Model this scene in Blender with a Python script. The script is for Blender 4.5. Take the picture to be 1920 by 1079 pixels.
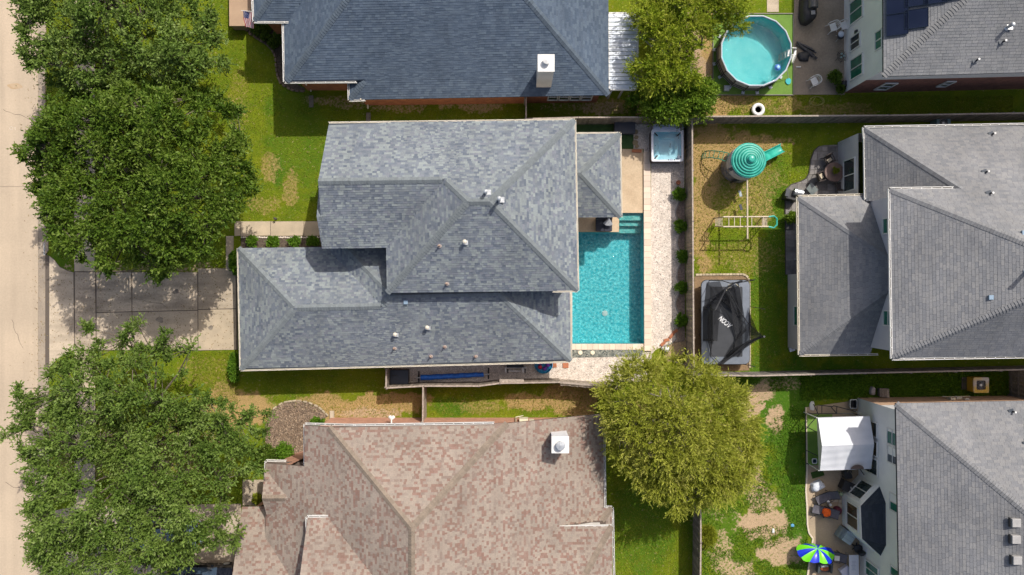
import bpy, math, random
import numpy as np
from mathutils import Vector, Matrix
random.seed(7)
RNG = np.random.default_rng(7)
SC = bpy.context.scene
for o in list(bpy.data.objects): bpy.data.objects.remove(o)
COL = SC.collection

# ------------------------------------------------------------------ camera, sky, sun, exposure
CAMH, S = 50.0, 0.035            # camera height (m); metres per photo pixel on the ground
cd = bpy.data.cameras.new('camera'); cam = bpy.data.objects.new('camera', cd); COL.objects.link(cam)
cd.sensor_width = 36; cd.lens = 18 / (960 * S / CAMH); cd.clip_end = 2000; cd.clip_start = 1
cam.location = (0, 0, CAMH); cam.rotation_euler = (0, 0, 0); SC.camera = cam
SUN_DIR = Vector((0.46, 0.66, 1.0)).normalized()
SUN_EL = math.asin(SUN_DIR.z); SUN_AZ = math.atan2(SUN_DIR.x, SUN_DIR.y)
w = bpy.data.worlds.new('World'); SC.world = w; w.use_nodes = True
nt = w.node_tree; sk = nt.nodes.new('ShaderNodeTexSky'); sk.sky_type = 'NISHITA'; sk.sun_disc = False; sk.dust_density = 4.0; sk.ozone_density = 0.3; sk.air_density = 0.9
sk.sun_elevation = SUN_EL; sk.sun_rotation = SUN_AZ
bg = nt.nodes['Background']; bg.inputs[1].default_value = 0.14; nt.links.new(sk.outputs[0], bg.inputs[0])
sd = bpy.data.lights.new('sun', 'SUN'); sd.energy = 3.7; sd.angle = math.radians(0.53); sd.color = (1, 0.965, 0.90)
sun = bpy.data.objects.new('sun', sd); COL.objects.link(sun); sun.location = SUN_DIR * 60
sun.rotation_euler = SUN_DIR.to_track_quat('Z', 'Y').to_euler()
SC.view_settings.view_transform = 'Standard'; SC.view_settings.look = 'None'
SC.view_settings.exposure = 0.17; SC.view_settings.gamma = 1; SC.view_settings.use_curve_mapping = False
SC.render.engine = 'CYCLES'; SC.cycles.max_bounces = 6; SC.cycles.transparent_max_bounces = 12
SC.cycles.caustics_refractive = False; SC.cycles.caustics_reflective = False

def P(px, py, z=0.0):
    k = S * (CAMH - z) / CAMH
    return Vector(((px - 960) * k, (539.5 - py) * k, z))
def L(s, z=0.0): return s * S * (CAMH - z) / CAMH      # a pixel length as metres

# ------------------------------------------------------------------ materials
MATS = {}
def lin(c):
    return tuple(((v / 12.92) if v <= 0.04045 else ((v + 0.055) / 1.055) ** 2.4) for v in c)
def mat(name, c1, c2=None, scale=3.0, rough=0.8, bump=0.0, bscale=40.0, metal=0.0, grain=0.12, gscale=25.0,
        ramp=None, attr='rnd', objrnd=0.0, spec=0.4, trans=0.0, kind=None, bdist=0.02, streak=None, weather=0.0):
    if name in MATS: return MATS[name]
    m = bpy.data.materials.new(name); m.use_nodes = True; t = m.node_tree; N = t.nodes; K = t.links
    b = N['Principled BSDF']; b.inputs['Roughness'].default_value = rough; b.inputs['Metallic'].default_value = metal
    b.inputs['Specular IOR Level'].default_value = spec
    g = N.new('ShaderNodeNewGeometry'); pos = g.outputs['Position']
    def noise(sc, det=4, vec=None):
        n = N.new('ShaderNodeTexNoise'); n.inputs['Scale'].default_value = sc; n.inputs['Detail'].default_value = det
        K.new(vec or pos, n.inputs['Vector']); return n.outputs['Fac']
    def mix(a, b_, f, mode='MIX'):
        x = N.new('ShaderNodeMix'); x.data_type = 'RGBA'; x.blend_type = mode
        for s_, v in ((x.inputs[0], f), (x.inputs[6], a), (x.inputs[7], b_)):
            if isinstance(v, (tuple, list)): s_.default_value = tuple(v) + (1,) if len(v) == 3 else v
            elif isinstance(v, (int, float)): s_.default_value = v
            else: K.new(v, s_)
        return x.outputs[2]
    def mapr(v, a, b_, c=0.0, d=1.0):
        x = N.new('ShaderNodeMapRange'); K.new(v, x.inputs[0])
        for i, q in enumerate((a, b_, c, d)): x.inputs[i + 1].default_value = q
        return x.outputs[0]
    if ramp:
        a = N.new('ShaderNodeAttribute'); a.attribute_name = attr
        r = N.new('ShaderNodeValToRGB'); r.color_ramp.interpolation = 'CONSTANT' if ramp[0] == 'C' else 'LINEAR'
        cols = ramp[1]; e = r.color_ramp.elements
        while len(e) < len(cols): e.new(0.5)
        for i, c in enumerate(cols):
            e[i].position = i / (len(cols) if ramp[0] == 'C' else max(1, len(cols) - 1)); e[i].color = tuple(c) + (1,)
        K.new(a.outputs['Fac'], r.inputs[0]); col = r.outputs[0]
        if c2: col = mix(col, c2, mapr(noise(scale), 0.45, 0.75, 0, 0.5))
    else:
        col = mix(c1, c2, mapr(noise(scale), 0.35, 0.65)) if c2 else mix(c1, c1, 0.0)
    if grain:
        col = mix(col, mapr_rgb(N, K, noise(gscale, 6), 1 - grain, 1 + grain), 1.0, 'MULTIPLY')
    if streak:
        vm = N.new('ShaderNodeVectorMath'); vm.operation = 'MULTIPLY'; K.new(pos, vm.inputs[0]); vm.inputs[1].default_value = (streak[0], streak[1], 1)
        col = mix(col, mapr_rgb(N, K, noise(1.0, 6, vm.outputs[0]), 1 + streak[2] * 0.4, 1 - streak[2], 0.42, 0.72), 1.0, 'MULTIPLY')
    if weather:
        col = mix(col, mapr_rgb(N, K, noise(0.30, 5), 1 - weather, 1 + weather, 0.3, 0.7), 1.0, 'MULTIPLY')
        vm = N.new('ShaderNodeVectorMath'); vm.operation = 'MULTIPLY'; K.new(pos, vm.inputs[0]); vm.inputs[1].default_value = (1.6, 0.35, 0.5)
        col = mix(col, mapr_rgb(N, K, noise(1.0, 5, vm.outputs[0]), 1 + weather * 0.3, 1 - weather, 0.48, 0.75), 1.0, 'MULTIPLY')
    if objrnd:
        oi = N.new('ShaderNodeObjectInfo')
        col = mix(col, mapr_rgb(N, K, oi.outputs['Random'], 1 - objrnd, 1 + objrnd, 0, 1), 1.0, 'MULTIPLY')
    if kind == 'brick':
        sx = N.new('ShaderNodeSeparateXYZ'); K.new(pos, sx.inputs[0]); ad = N.new('ShaderNodeMath'); K.new(sx.outputs[0], ad.inputs[0]); K.new(sx.outputs[1], ad.inputs[1])
        cb = N.new('ShaderNodeCombineXYZ'); K.new(ad.outputs[0], cb.inputs[0]); K.new(sx.outputs[2], cb.inputs[1])
        bt = N.new('ShaderNodeTexBrick'); K.new(cb.outputs[0], bt.inputs[0]); bt.inputs['Scale'].default_value = 1.0
        bt.inputs['Brick Width'].default_value = 0.22; bt.inputs['Row Height'].default_value = 0.075; bt.inputs['Mortar Size'].default_value = 0.008
        bt.inputs['Color1'].default_value = (0.75, 0.75, 0.75, 1); bt.inputs['Color2'].default_value = (1.15, 1.1, 1.05, 1); bt.inputs['Mortar'].default_value = (1.3, 1.3, 1.3, 1)
        col = mix(col, bt.outputs[0], 1.0, 'MULTIPLY')
    K.new(col, b.inputs['Base Color'])
    hgt = None
    if kind == 'siding':
        sx = N.new('ShaderNodeSeparateXYZ'); K.new(pos, sx.inputs[0]); mm = N.new('ShaderNodeMath'); mm.operation = 'MULTIPLY'; mm.inputs[1].default_value = 5.5
        K.new(sx.outputs[2], mm.inputs[0]); fr = N.new('ShaderNodeMath'); fr.operation = 'FRACT'; K.new(mm.outputs[0], fr.inputs[0]); hgt = fr.outputs[0]
        dist = 0.02; bump = 0.8
    elif bump: hgt = noise(bscale, 5); dist = bdist
    if hgt is not None:
        bp = N.new('ShaderNodeBump'); bp.inputs['Strength'].default_value = bump; bp.inputs['Distance'].default_value = dist
        K.new(hgt, bp.inputs['Height']); K.new(bp.outputs[0], b.inputs['Normal'])
    if trans:
        tb = N.new('ShaderNodeBsdfTranslucent'); K.new(col, tb.inputs[0]); ms = N.new('ShaderNodeMixShader'); ms.inputs[0].default_value = trans
        K.new(b.outputs[0], ms.inputs[1]); K.new(tb.outputs[0], ms.inputs[2]); K.new(ms.outputs[0], N['Material Output'].inputs[0])
    MATS[name] = m; return m
def mapr_rgb(N, K, v, c, d, a=0.3, b=0.7):
    x = N.new('ShaderNodeMapRange'); K.new(v, x.inputs[0])
    for i, q in enumerate((a, b, c, d)): x.inputs[i + 1].default_value = q
    cb = N.new('ShaderNodeCombineXYZ')
    for i in range(3): K.new(x.outputs[0], cb.inputs[i])
    return cb.outputs[0]

# ------------------------------------------------------------------ object helpers
ROOT = {}
def link(o, parent=None):
    COL.objects.link(o)
    if parent is not None: o.parent = parent; ROOT[o] = ROOT[parent]
    return o
def thing(name, label, cat, loc=(0, 0, 0), group=None):
    o = bpy.data.objects.new(name, None); o.empty_display_size = 0.3; COL.objects.link(o); o.location = loc
    ROOT[o] = Vector(loc); o['label'] = label; o['category'] = cat
    if group: o['group'] = group
    return o
def tag(o, label=None, cat=None, group=None, kind=None):
    if label: o['label'] = label
    if cat: o['category'] = cat
    if group: o['group'] = group
    if kind: o['kind'] = kind
    return o
class MB:
    def __init__(s): s.v = []; s.f = []; s.r = []; s.mi = []
    def add(s, vs, fs, r=0.0, mi=0):
        n = len(s.v); s.v += [tuple(a) for a in vs]
        for f in fs: s.f.append([n + i for i in f]); s.r.append(r); s.mi.append(mi)
        return s
    def box(s, c, d, rz=0.0, r=0.0, M=None, mi=0):
        x, y, z = d[0] / 2, d[1] / 2, d[2] / 2; cs, sn = math.cos(rz), math.sin(rz); out = []
        for q in ((-x, -y, -z), (x, -y, -z), (x, y, -z), (-x, y, -z), (-x, -y, z), (x, -y, z), (x, y, z), (-x, y, z)):
            if M is not None: p = M @ Vector(q); out.append((p.x + c[0], p.y + c[1], p.z + c[2]))
            else: out.append((c[0] + q[0] * cs - q[1] * sn, c[1] + q[0] * sn + q[1] * cs, c[2] + q[2]))
        return s.add(out, ((0, 3, 2, 1), (4, 5, 6, 7), (0, 1, 5, 4), (1, 2, 6, 5), (2, 3, 7, 6), (3, 0, 4, 7)), r, mi)
    def prism(s, poly, z0, z1, r=0.0, bottom=True, mi=0):
        n = len(poly); a = sum(poly[i][0] * poly[(i + 1) % n][1] - poly[(i + 1) % n][0] * poly[i][1] for i in range(n))
        if a < 0: poly = poly[::-1]
        vs = [(p[0], p[1], z0) for p in poly] + [(p[0], p[1], z1) for p in poly]
        fs = [[n + i for i in range(n)]] + [(i, (i + 1) % n, n + (i + 1) % n, n + i) for i in range(n)]
        if bottom: fs.append(list(range(n))[::-1])
        return s.add(vs, fs, r, mi)
    def cyl(s, p0, p1, r0, r1=None, n=12, caps=True, r=0.0, mi=0):
        r1 = r0 if r1 is None else r1; p0 = Vector(p0); p1 = Vector(p1); d = (p1 - p0).normalized()
        a = d.orthogonal().normalized(); b = d.cross(a); vs = []
        for p, q in ((p0, r0), (p1, r1)):
            for i in range(n):
                t = 2 * math.pi * i / n; vs.append(p + (a * math.cos(t) + b * math.sin(t)) * q)
        fs = [(i, (i + 1) % n, n + (i + 1) % n, n + i) for i in range(n)]
        if caps: fs += [list(range(n))[::-1], [n + i for i in range(n)]]
        return s.add(vs, fs, r, mi)
    def tube(s, pts, r, n=6, r1=None, closed=False, rr=0.0, mi=0):
        pts = [Vector(p) for p in pts]; m = len(pts); vs = []; ref = Vector((0, 0, 1))
        for i, p in enumerate(pts):
            a_ = pts[(i - 1) % m] if closed or i > 0 else p; b_ = pts[(i + 1) % m] if closed or i < m - 1 else p
            d = (b_ - a_).normalized(); sd_ = d.cross(ref)
            if sd_.length < 1e-3: sd_ = d.cross(Vector((1, 0, 0)))
            sd_.normalize(); u = sd_.cross(d); q = r if r1 is None else r + (r1 - r) * i / max(1, m - 1)
            for k in range(n):
                t = 2 * math.pi * k / n; vs.append(p + sd_ * math.cos(t) * q + u * math.sin(t) * q)
        fs = []
        for i in range(m if closed else m - 1):
            j = (i + 1) % m
            for k in range(n): k2 = (k + 1) % n; fs.append((i * n + k, i * n + k2, j * n + k2, j * n + k))
        if not closed: fs += [list(range(n))[::-1], [(m - 1) * n + k for k in range(n)]]
        return s.add(vs, fs, rr, mi)
    def lathe(s, c, prof, n=24, sx=1, sy=1, rz=0.0, r=0.0, mi=0):
        vs = []; fs = []; m = len(prof)
        for (q, z) in prof:
            for i in range(n):
                t = 2 * math.pi * i / n + rz; vs.append((c[0] + math.cos(t) * q * sx, c[1] + math.sin(t) * q * sy, c[2] + z))
        for i in range(m - 1):
            for k in range(n): k2 = (k + 1) % n; fs.append((i * n + k, i * n + k2, (i + 1) * n + k2, (i + 1) * n + k))
        if prof[0][0] > 1e-4: fs.append(list(range(n))[::-1])
        if prof[-1][0] > 1e-4: fs.append([(m - 1) * n + k for k in range(n)])
        return s.add(vs, fs, r, mi)
    def grid(s, fn, nu, nv, r=0.0, mi=0):
        vs = [fn(i / nu, j / nv) for j in range(nv + 1) for i in range(nu + 1)]
        fs = [(j * (nu + 1) + i, j * (nu + 1) + i + 1, (j + 1) * (nu + 1) + i + 1, (j + 1) * (nu + 1) + i) for j in range(nv) for i in range(nu)]
        return s.add(vs, fs, r, mi)
    def build(s, name, m, parent=None, origin=None, smooth=False, kind=None, bevel=0.0):
        if parent is not None: o0 = ROOT[parent]
        elif origin is not None: o0 = Vector(origin)
        else:
            xs = [v[0] for v in s.v]; ys = [v[1] for v in s.v]; zs = [v[2] for v in s.v]
            o0 = Vector(((min(xs) + max(xs)) / 2, (min(ys) + max(ys)) / 2, min(zs)))
        me = bpy.data.meshes.new(name); me.from_pydata([(v[0] - o0.x, v[1] - o0.y, v[2] - o0.z) for v in s.v], [], s.f)
        for mm in (m if isinstance(m, (list, tuple)) else [m]): me.materials.append(mm)
        if any(s.mi): me.polygons.foreach_set('material_index', s.mi)
        at = me.attributes.new('rnd', 'FLOAT', 'FACE'); at.data.foreach_set('value', s.r)
        if smooth: me.polygons.foreach_set('use_smooth', [True] * len(s.f))
        me.update(); o = bpy.data.objects.new(name, me); link(o, parent)
        if parent is None: o.location = o0; ROOT[o] = o0
        if kind: o['kind'] = kind
        if bevel:
            bv = o.modifiers.new('bevel', 'BEVEL'); bv.width = bevel; bv.segments = 2; bv.limit_method = 'ANGLE'
        return o
def copy_tree(o, loc=None, rz=None, parent=None, label=None):
    c = o.copy(); COL.objects.link(c)
    if parent is not None: c.parent = parent
    if loc is not None: c.location = loc
    if rz is not None: c.rotation_euler.z = rz
    if label: c['label'] = label
    for ch in o.children: copy_tree(ch, parent=c)
    return c
def polyP(pts, z=0.0): return [tuple(P(x, y, z)[:2]) for x, y in pts]
def sheet(name, pts, z, m, parent=None, z0=None, kind='structure', label=None, cat=None):
    mb = MB().prism(polyP(pts), z - 0.02 if z0 is None else z0, z)
    o = mb.build(name, m, parent)
    if kind: o['kind'] = kind
    return tag(o, label, cat)

def in_poly(x, y, poly):
    c = False; n = len(poly); j = n - 1
    for i in range(n):
        xi, yi = poly[i][0], poly[i][1]; xj, yj = poly[j][0], poly[j][1]
        if (yi > y) != (yj > y) and x < (xj - xi) * (y - yi) / (yj - yi) + xi: c = not c
        j = i
    return c
def in_poly_np(X, Y, poly):
    c = np.zeros(X.shape, bool); n = len(poly); j = n - 1
    for i in range(n):
        xi, yi = poly[i][0], poly[i][1]; xj, yj = poly[j][0], poly[j][1]
        if yi != yj: c ^= ((yi > Y) != (yj > Y)) & (X < (xj - xi) * (Y - yi) / (yj - yi) + xi)
        j = i
    return c
def dist_poly_np(X, Y, poly):
    d = np.full(X.shape, 1e9); n = len(poly)
    for i in range(n):
        ax, ay = poly[i][:2]; bx_, by_ = poly[(i + 1) % n][:2]; dx, dy = bx_ - ax, by_ - ay; L2 = dx * dx + dy * dy + 1e-12
        t = np.clip(((X - ax) * dx + (Y - ay) * dy) / L2, 0, 1); d = np.minimum(d, np.hypot(X - ax - t * dx, Y - ay - t * dy))
    return d
def clip(poly, f):
    out = []; n = len(poly)
    for i in range(n):
        p, q = poly[i], poly[(i + 1) % n]; a, b = f(p), f(q)
        if a >= 0: out.append(p)
        if (a > 0 and b < 0) or (a < 0 and b > 0):
            t = a / (a - b); out.append((p[0] + (q[0] - p[0]) * t, p[1] + (q[1] - p[1]) * t))
    return out
_vn = RNG.random((256, 256))
def vnoise(X, Y, sc):
    X = X * sc + 500.3; Y = Y * sc + 500.7; xi = np.floor(X).astype(int); yi = np.floor(Y).astype(int); fx = X - xi; fy = Y - yi
    fx = fx * fx * (3 - 2 * fx); fy = fy * fy * (3 - 2 * fy); g = lambda a, b: _vn[a % 256, b % 256]
    return (g(xi, yi) * (1 - fx) + g(xi + 1, yi) * fx) * (1 - fy) + (g(xi, yi + 1) * (1 - fx) + g(xi + 1, yi + 1) * fx) * fy
def fnoise(X, Y, sc, oc=4):
    s_ = 0; a = 1; t = 0
    for k in range(oc): s_ = s_ + a * vnoise(X + 17 * k, Y - 9 * k, sc * 2 ** k); t += a; a *= 0.5
    return s_ / t

# ------------------------------------------------------------------ ground
POOL = [(1073, 436), (1161, 436), (1161, 400), (1206, 400), (1208, 645), (1073, 645)]
def build_ground():
    x0, x1, y0, y1, st = -38.0, 38.0, -24.0, 24.0, 0.16
    nx = int((x1 - x0) / st); ny = int((y1 - y0) / st)
    xs = np.linspace(x0, x1, nx + 1); ys = np.linspace(y0, y1, ny + 1)
    X, Y = np.meshgrid(xs, ys); px = X / S + 960; py = 539.5 - Y / S
    n1 = fnoise(X, Y, 0.9); n2 = fnoise(X + 40, Y, 3.0)
    def blobs(lst, soft=0.35, amp=0.9):
        m = np.zeros(X.shape)
        for bx_, by_, rx, ry, a in lst:
            d = np.hypot((px - bx_) / rx, (py - by_) / ry) + (n1 - 0.5) * amp * 1.6 + (n2 - 0.5) * amp
            m = np.maximum(m, a * np.clip((1.0 - d) / soft + 0.5, 0, 1))
        return m
    dry = blobs([(505, 315, 20, 30, .5), (545, 350, 14, 34, .5), (490, 385, 34, 16, .4), (1330, 290, 60, 60, .95), (1315, 400, 22, 120, .75), (1390, 275, 90, 22, .8),
                 (1370, 360, 60, 60, .45), (1420, 340, 60, 40, .4), (1425, 385, 25, 40, .5), (1400, 480, 90, 35, .35), (1330, 410, 25, 15, .8), (1340, 200, 50, 25, .9), (1400, 195, 90, 16, .55),
                 (1480, 200, 30, 16, .6), (620, 765, 90, 25, .85), (700, 765, 80, 28, 1), (745, 750, 50, 14, .9), (900, 762, 60, 18, .45), (990, 755, 60, 18, .75), (1070, 765, 50, 20, .8), (1080, 740, 60, 20, .7),
                 (440, 770, 60, 30, .9), (430, 740, 30, 20, .6), (400, 700, 60, 30, .3), (1330, 120, 30, 100, .9), (450, 200, 20, 80, .3), (1200, 200, 140, 14, .5), (1560, 205, 80, 14, .5), (1230, 800, 100, 60, .4)])
    dirt = blobs([(1395, 760, 30, 30, 1), (1425, 735, 22, 16, .8), (1455, 790, 16, 22, .8), (1415, 900, 20, 34, .7), (1430, 940, 30, 30, .6), (1435, 990, 46, 34, .85), (1465, 1030, 44, 30, .75), (1350, 1040, 26, 40, .5),
                  (1385, 1070, 40, 22, .6), (1350, 880, 50, 90, .3), (700, 775, 70, 12, .8), (640, 190, 60, 12, .5), (900, 200, 60, 10, .7), (740, 200, 60, 10, .5), (1295, 100, 20, 110, .8), (1320, 150, 25, 40, .7),
                  (1265, 645, 22, 30, 1), (1320, 690, 40, 20, .8), (1150, 205, 60, 12, .6), (1310, 690, 30, 20, .8), (1060, 200, 60, 12, .35), (1460, 720, 40, 12, .4), (330, 520, 200, 30, .4), (260, 850, 160, 60, .35)], 0.3)
    lush = blobs([(560, 250, 60, 90, .5), (1460, 420, 30, 120, .8), (1435, 600, 25, 120, .7), (1475, 800, 55, 110, 1), (1495, 950, 36, 140, 1), (1350, 980, 40, 60, .7), (860, 765, 40, 20, .8), (1210, 1000, 70, 80, .7), (520, 320, 14, 28, .9), (110, 400, 30, 160, .7),
                  (1500, 710, 130, 30, .9), (1700, 725, 130, 22, .8), (1400, 1000, 120, 110, .45)])
    keep = np.ones((ny, nx), bool)
    pool = polyP(POOL); ins = in_poly_np(X, Y, pool)
    bad = ins[:-1, :-1] | ins[1:, :-1] | ins[:-1, 1:] | ins[1:, 1:]; keep &= ~bad
    Z = (fnoise(X, Y, 1.2) - 0.5) * 0.02 - 0.01
    Z[px < 87] = -0.16
    idx = np.arange((nx + 1) * (ny + 1)).reshape(ny + 1, nx + 1)
    q = np.stack([idx[:-1, :-1], idx[:-1, 1:], idx[1:, 1:], idx[1:, :-1]], -1)[keep]
    V = np.stack([X, Y, Z], -1).reshape(-1, 3); nV = len(V)
    B = 900.0; zz = -0.02     # sheets that run on to the horizon
    ext = np.array([(-B, -B, zz), (B, -B, zz), (B, B, zz), (-B, B, zz), (x0, y0, zz), (x1, y0, zz), (x1, y1, zz), (x0, y1, zz)])
    V = np.concatenate([V, ext]); e = nV
    q = np.concatenate([q, np.array([(e, e + 1, e + 5, e + 4), (e + 1, e + 2, e + 6, e + 5), (e + 2, e + 3, e + 7, e + 6), (e + 3, e, e + 4, e + 7)])])
    me = np_mesh('ground', V, q)
    for nm, a in (('dry', dry), ('dirt', dirt), ('lush', lush)):
        at = me.attributes.new(nm, 'FLOAT', 'POINT'); at.data.foreach_set('value', np.concatenate([a.ravel(), np.full(8, 0.2)]).astype(np.float32))
    m = bpy.data.materials.new('lawn'); m.use_nodes = True; t = m.node_tree; N = t.nodes; K = t.links; b = N['Principled BSDF']
    b.inputs['Roughness'].default_value = 0.95; b.inputs['Specular IOR Level'].default_value = 0.1
    g = N.new('ShaderNodeNewGeometry'); pos = g.outputs['Position']
    def noise(sc, det=5):
        n = N.new('ShaderNodeTexNoise'); n.inputs['Scale'].default_value = sc; n.inputs['Detail'].default_value = det; n.inputs['Roughness'].default_value = 0.65; K.new(pos, n.inputs['Vector']); return n.outputs['Fac']
    def mr(v, a, b_, c=0.0, d=1.0):
        x = N.new('ShaderNodeMapRange'); K.new(v, x.inputs[0])
        for i, q_ in enumerate((a, b_, c, d)): x.inputs[i + 1].default_value = q_
        return x.outputs[0]
    def mx(a, b_, f, mode='MIX'):
        x = N.new('ShaderNodeMix'); x.data_type = 'RGBA'; x.blend_type = mode
        for s_, v in ((x.inputs[0], f), (x.inputs[6], a), (x.inputs[7], b_)):
            if isinstance(v, tuple): s_.default_value = v + (1,)
            elif isinstance(v, float): s_.default_value = v
            else: K.new(v, s_)
        return x.outputs[2]
    def at(nm): a = N.new('ShaderNodeAttribute'); a.attribute_name = nm; return a.outputs['Fac']
    def brk(v, sc, k):      # break a mask up with noise
        a = N.new('ShaderNodeMath'); a.operation = 'MULTIPLY_ADD'; K.new(noise(sc), a.inputs[0]); a.inputs[1].default_value = k; K.new(v, a.inputs[2]); return mr(a.outputs[0], k * 0.5 + 0.25, k * 0.5 + 0.75)
    col = mx((0.098, 0.155, 0.008), (0.165, 0.195, 0.010), mr(noise(0.8), 0.35, 0.65))
    col = mx(col, (0.055, 0.135, 0.010), mr(at('lush'), 0, 1.1))
    col = mx(col, (0.20, 0.185, 0.03), mr(noise(5.0), 0.55, 0.8, 0, 0.55))
    col = mx(col, (0.38, 0.255, 0.105), brk(at('dry'), 6.0, 1.4))
    col = mx(col, (0.44, 0.31, 0.19), brk(at('dirt'), 6.0, 2.6))
    col = mx(col, mapr_rgb(N, K, noise(22.0, 8), 0.62, 1.38), 1.0, 'MULTIPLY')
    K.new(col, b.inputs['Base Color'])
    bp = N.new('ShaderNodeBump'); bp.inputs['Strength'].default_value = 0.9; bp.inputs['Distance'].default_value = 0.06; K.new(noise(16.0, 6), bp.inputs['Height']); K.new(bp.outputs[0], b.inputs['Normal'])
    me.materials.append(m); o = bpy.data.objects.new('ground', me); COL.objects.link(o); o['kind'] = 'structure'
    MATS['lawn'] = m
def np_mesh(name, V, Q):
    me = bpy.data.meshes.new(name); me.vertices.add(len(V)); me.vertices.foreach_set('co', np.asarray(V, np.float32).ravel())
    me.loops.add(Q.size); me.loops.foreach_set('vertex_index', Q.ravel().astype(np.int32)); me.polygons.add(len(Q))
    me.polygons.foreach_set('loop_start', (np.arange(len(Q)) * Q.shape[1]).astype(np.int32)); me.update(calc_edges=True); return me
build_ground()
CONC_ROAD = mat('road_concrete', (0.49, 0.385, 0.275), (0.43, 0.34, 0.245), scale=0.35, rough=0.9, streak=(1.6, 0.10, 0.09), grain=0.06, gscale=9, bump=0.2, bscale=60)
CONC_GUT = mat('gutter_concrete', (0.36, 0.29, 0.215), (0.27, 0.22, 0.17), scale=0.8, rough=0.9, grain=0.10, gscale=12)
CONC_DRV = mat('driveway_concrete', (0.48, 0.39, 0.285), (0.39, 0.315, 0.23), scale=0.55, rough=0.9, streak=(0.3, 2.2, 0.22), grain=0.10, gscale=14, objrnd=0.08, bump=0.2)
CONC_DIRTY = mat('stained_concrete', (0.40, 0.32, 0.235), (0.50, 0.40, 0.29), scale=0.45, rough=0.9, streak=(0.35, 1.8, 0.35), grain=0.16, gscale=8, objrnd=0.10)
CONC_WALK = mat('walk_concrete', (0.50, 0.40, 0.28), (0.42, 0.34, 0.24), scale=1.5, rough=0.9, grain=0.06, objrnd=0.04)
CONC_PATIO = mat('patio_concrete', (0.31, 0.25, 0.185), (0.23, 0.185, 0.135), scale=0.6, rough=0.9, grain=0.12, gscale=10)
CONC_FPAT = mat('warm_patio_concrete', (0.42, 0.32, 0.215), (0.34, 0.26, 0.175), scale=0.7, rough=0.9, grain=0.08, gscale=12)
# street: slabs of concrete with open joints
def strip(name, pxs, z, m, parent, zb, gap=0.012):
    mb = MB().prism(polyP(pxs), zb, z); return mb.build(name, m, parent)
road = MB().prism(polyP([(-700, -4000), (84, -4000), (84, 5000), (-700, 5000)]), -0.4, -0.135).build('road_bed', CONC_GUT, origin=(0, 0, 0)); road['kind'] = 'structure'; road.name = 'road'
for i, (ya, yb) in enumerate(((-900, -40), (-40, 349.3), (350.2, 830), (830.9, 1900))):
    strip('slab', [(-700, ya), (69, ya), (69, yb), (-700, yb)], -0.12, CONC_ROAD, road, -0.13)
    strip('slab', [(69.5, ya), (84, ya), (84.5, yb), (69.5, yb)], -0.118, CONC_GUT, road, -0.13)
kerb = MB()
kerb.prism(polyP([(84, -900), (90, -900), (90, 10), (84, 15)]), -0.13, 0.015); kerb.prism(polyP([(78, 150), (84, 150), (91, 470), (85, 478)]), -0.13, 0.02)
kerb.prism(polyP([(84, 690), (92, 690), (92, 1900), (84, 1900)]), -0.13, 0.02)
kerb.prism(polyP([(78, 60), (84, 60), (84, 149.5), (78, 149.5)]), -0.13, 0.018)
o = kerb.build('kerb', CONC_GUT); o['kind'] = 'structure'
# grass verge bites into the apron (rounded corner)
def arc(cx, cy, r, a0, a1, n=8): return [(cx + r * math.cos(math.radians(a0 + (a1 - a0) * i / n)), cy + r * math.sin(math.radians(a0 + (a1 - a0) * i / n))) for i in range(n + 1)]
JOINT = mat('joint_dirt', (0.12, 0.095, 0.075), rough=0.95)
drv = MB().prism(polyP([(85, 478), (92, 480)] + [(100, 485), (112, 500), (128, 508), (139, 511), (445, 511), (446, 656), (365, 658), (140, 657), (110, 672), (92, 690), (85, 690)]), -0.12, 0.012).build('driveway', JOINT, origin=(0, 0, 0)); drv['kind'] = 'structure'
for q, mm in ((([(93, 481), (101, 487), (112, 501), (128, 509), (138, 511.5), (139.5, 656), (110, 671), (93, 688)]), CONC_DRV),
              ([(140.9, 511), (177.7, 511), (179.5, 585), (179.6, 656), (141.2, 656)], CONC_DIRTY), ([(181.6, 511), (246, 511), (247, 584), (181.6, 586)], CONC_DIRTY), ([(181.6, 587.6), (247, 585.6), (247.5, 656), (181.6, 656)], CONC_DRV),
              ([(248.6, 511), (370, 511), (370.5, 581.5), (248.6, 584)], CONC_DIRTY), ([(248.8, 585.6), (370.5, 583), (371, 656), (249, 656)], CONC_DRV),
              ([(372, 504), (442, 504), (442.5, 578.5), (372.2, 580)], CONC_DRV), ([(372.2, 581.6), (442.6, 580), (443, 656), (372.5, 657)], CONC_WALK)):
    strip('slab', q, 0.03, mm, drv, 0.01)
walk = MB().prism(polyP([(440, 415.5), (600, 415), (602, 442), (440, 443)]), -0.05, 0.008).build('path', JOINT, origin=(0, 0, 0)); walk['kind'] = 'structure'
for a, b in ((440, 450.4), (451.4, 507), (508, 569.5), (570.5, 603)): strip('slab', [(a, 415.8), (b, 415.4), (b, 442), (a, 443)], 0.028, CONC_WALK, walk, 0.006)
strip('slab', [(424, 443), (438, 443), (438, 511), (424, 511)], 0.028, CONC_DRV, walk, 0.006)
side = MB().prism(polyP([(139, -400), (178, -400), (179, 511), (139, 511)]), -0.05, 0.006).build('sidewalk', JOINT, origin=(0, 0, 0)); side['kind'] = 'structure'
for k in range(24):
    ya = -390 + k * 37.5; strip('slab', [(140, ya), (177.5, ya), (178, ya + 36.6), (140, ya + 36.6)], 0.026, CONC_WALK, side, 0.004)
side2 = MB().prism(polyP([(139, 658), (178, 658), (180, 1500), (141, 1500)]), -0.05, 0.006).build('sidewalk', JOINT, origin=(0, 0, 0)); side2['kind'] = 'structure'
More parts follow.
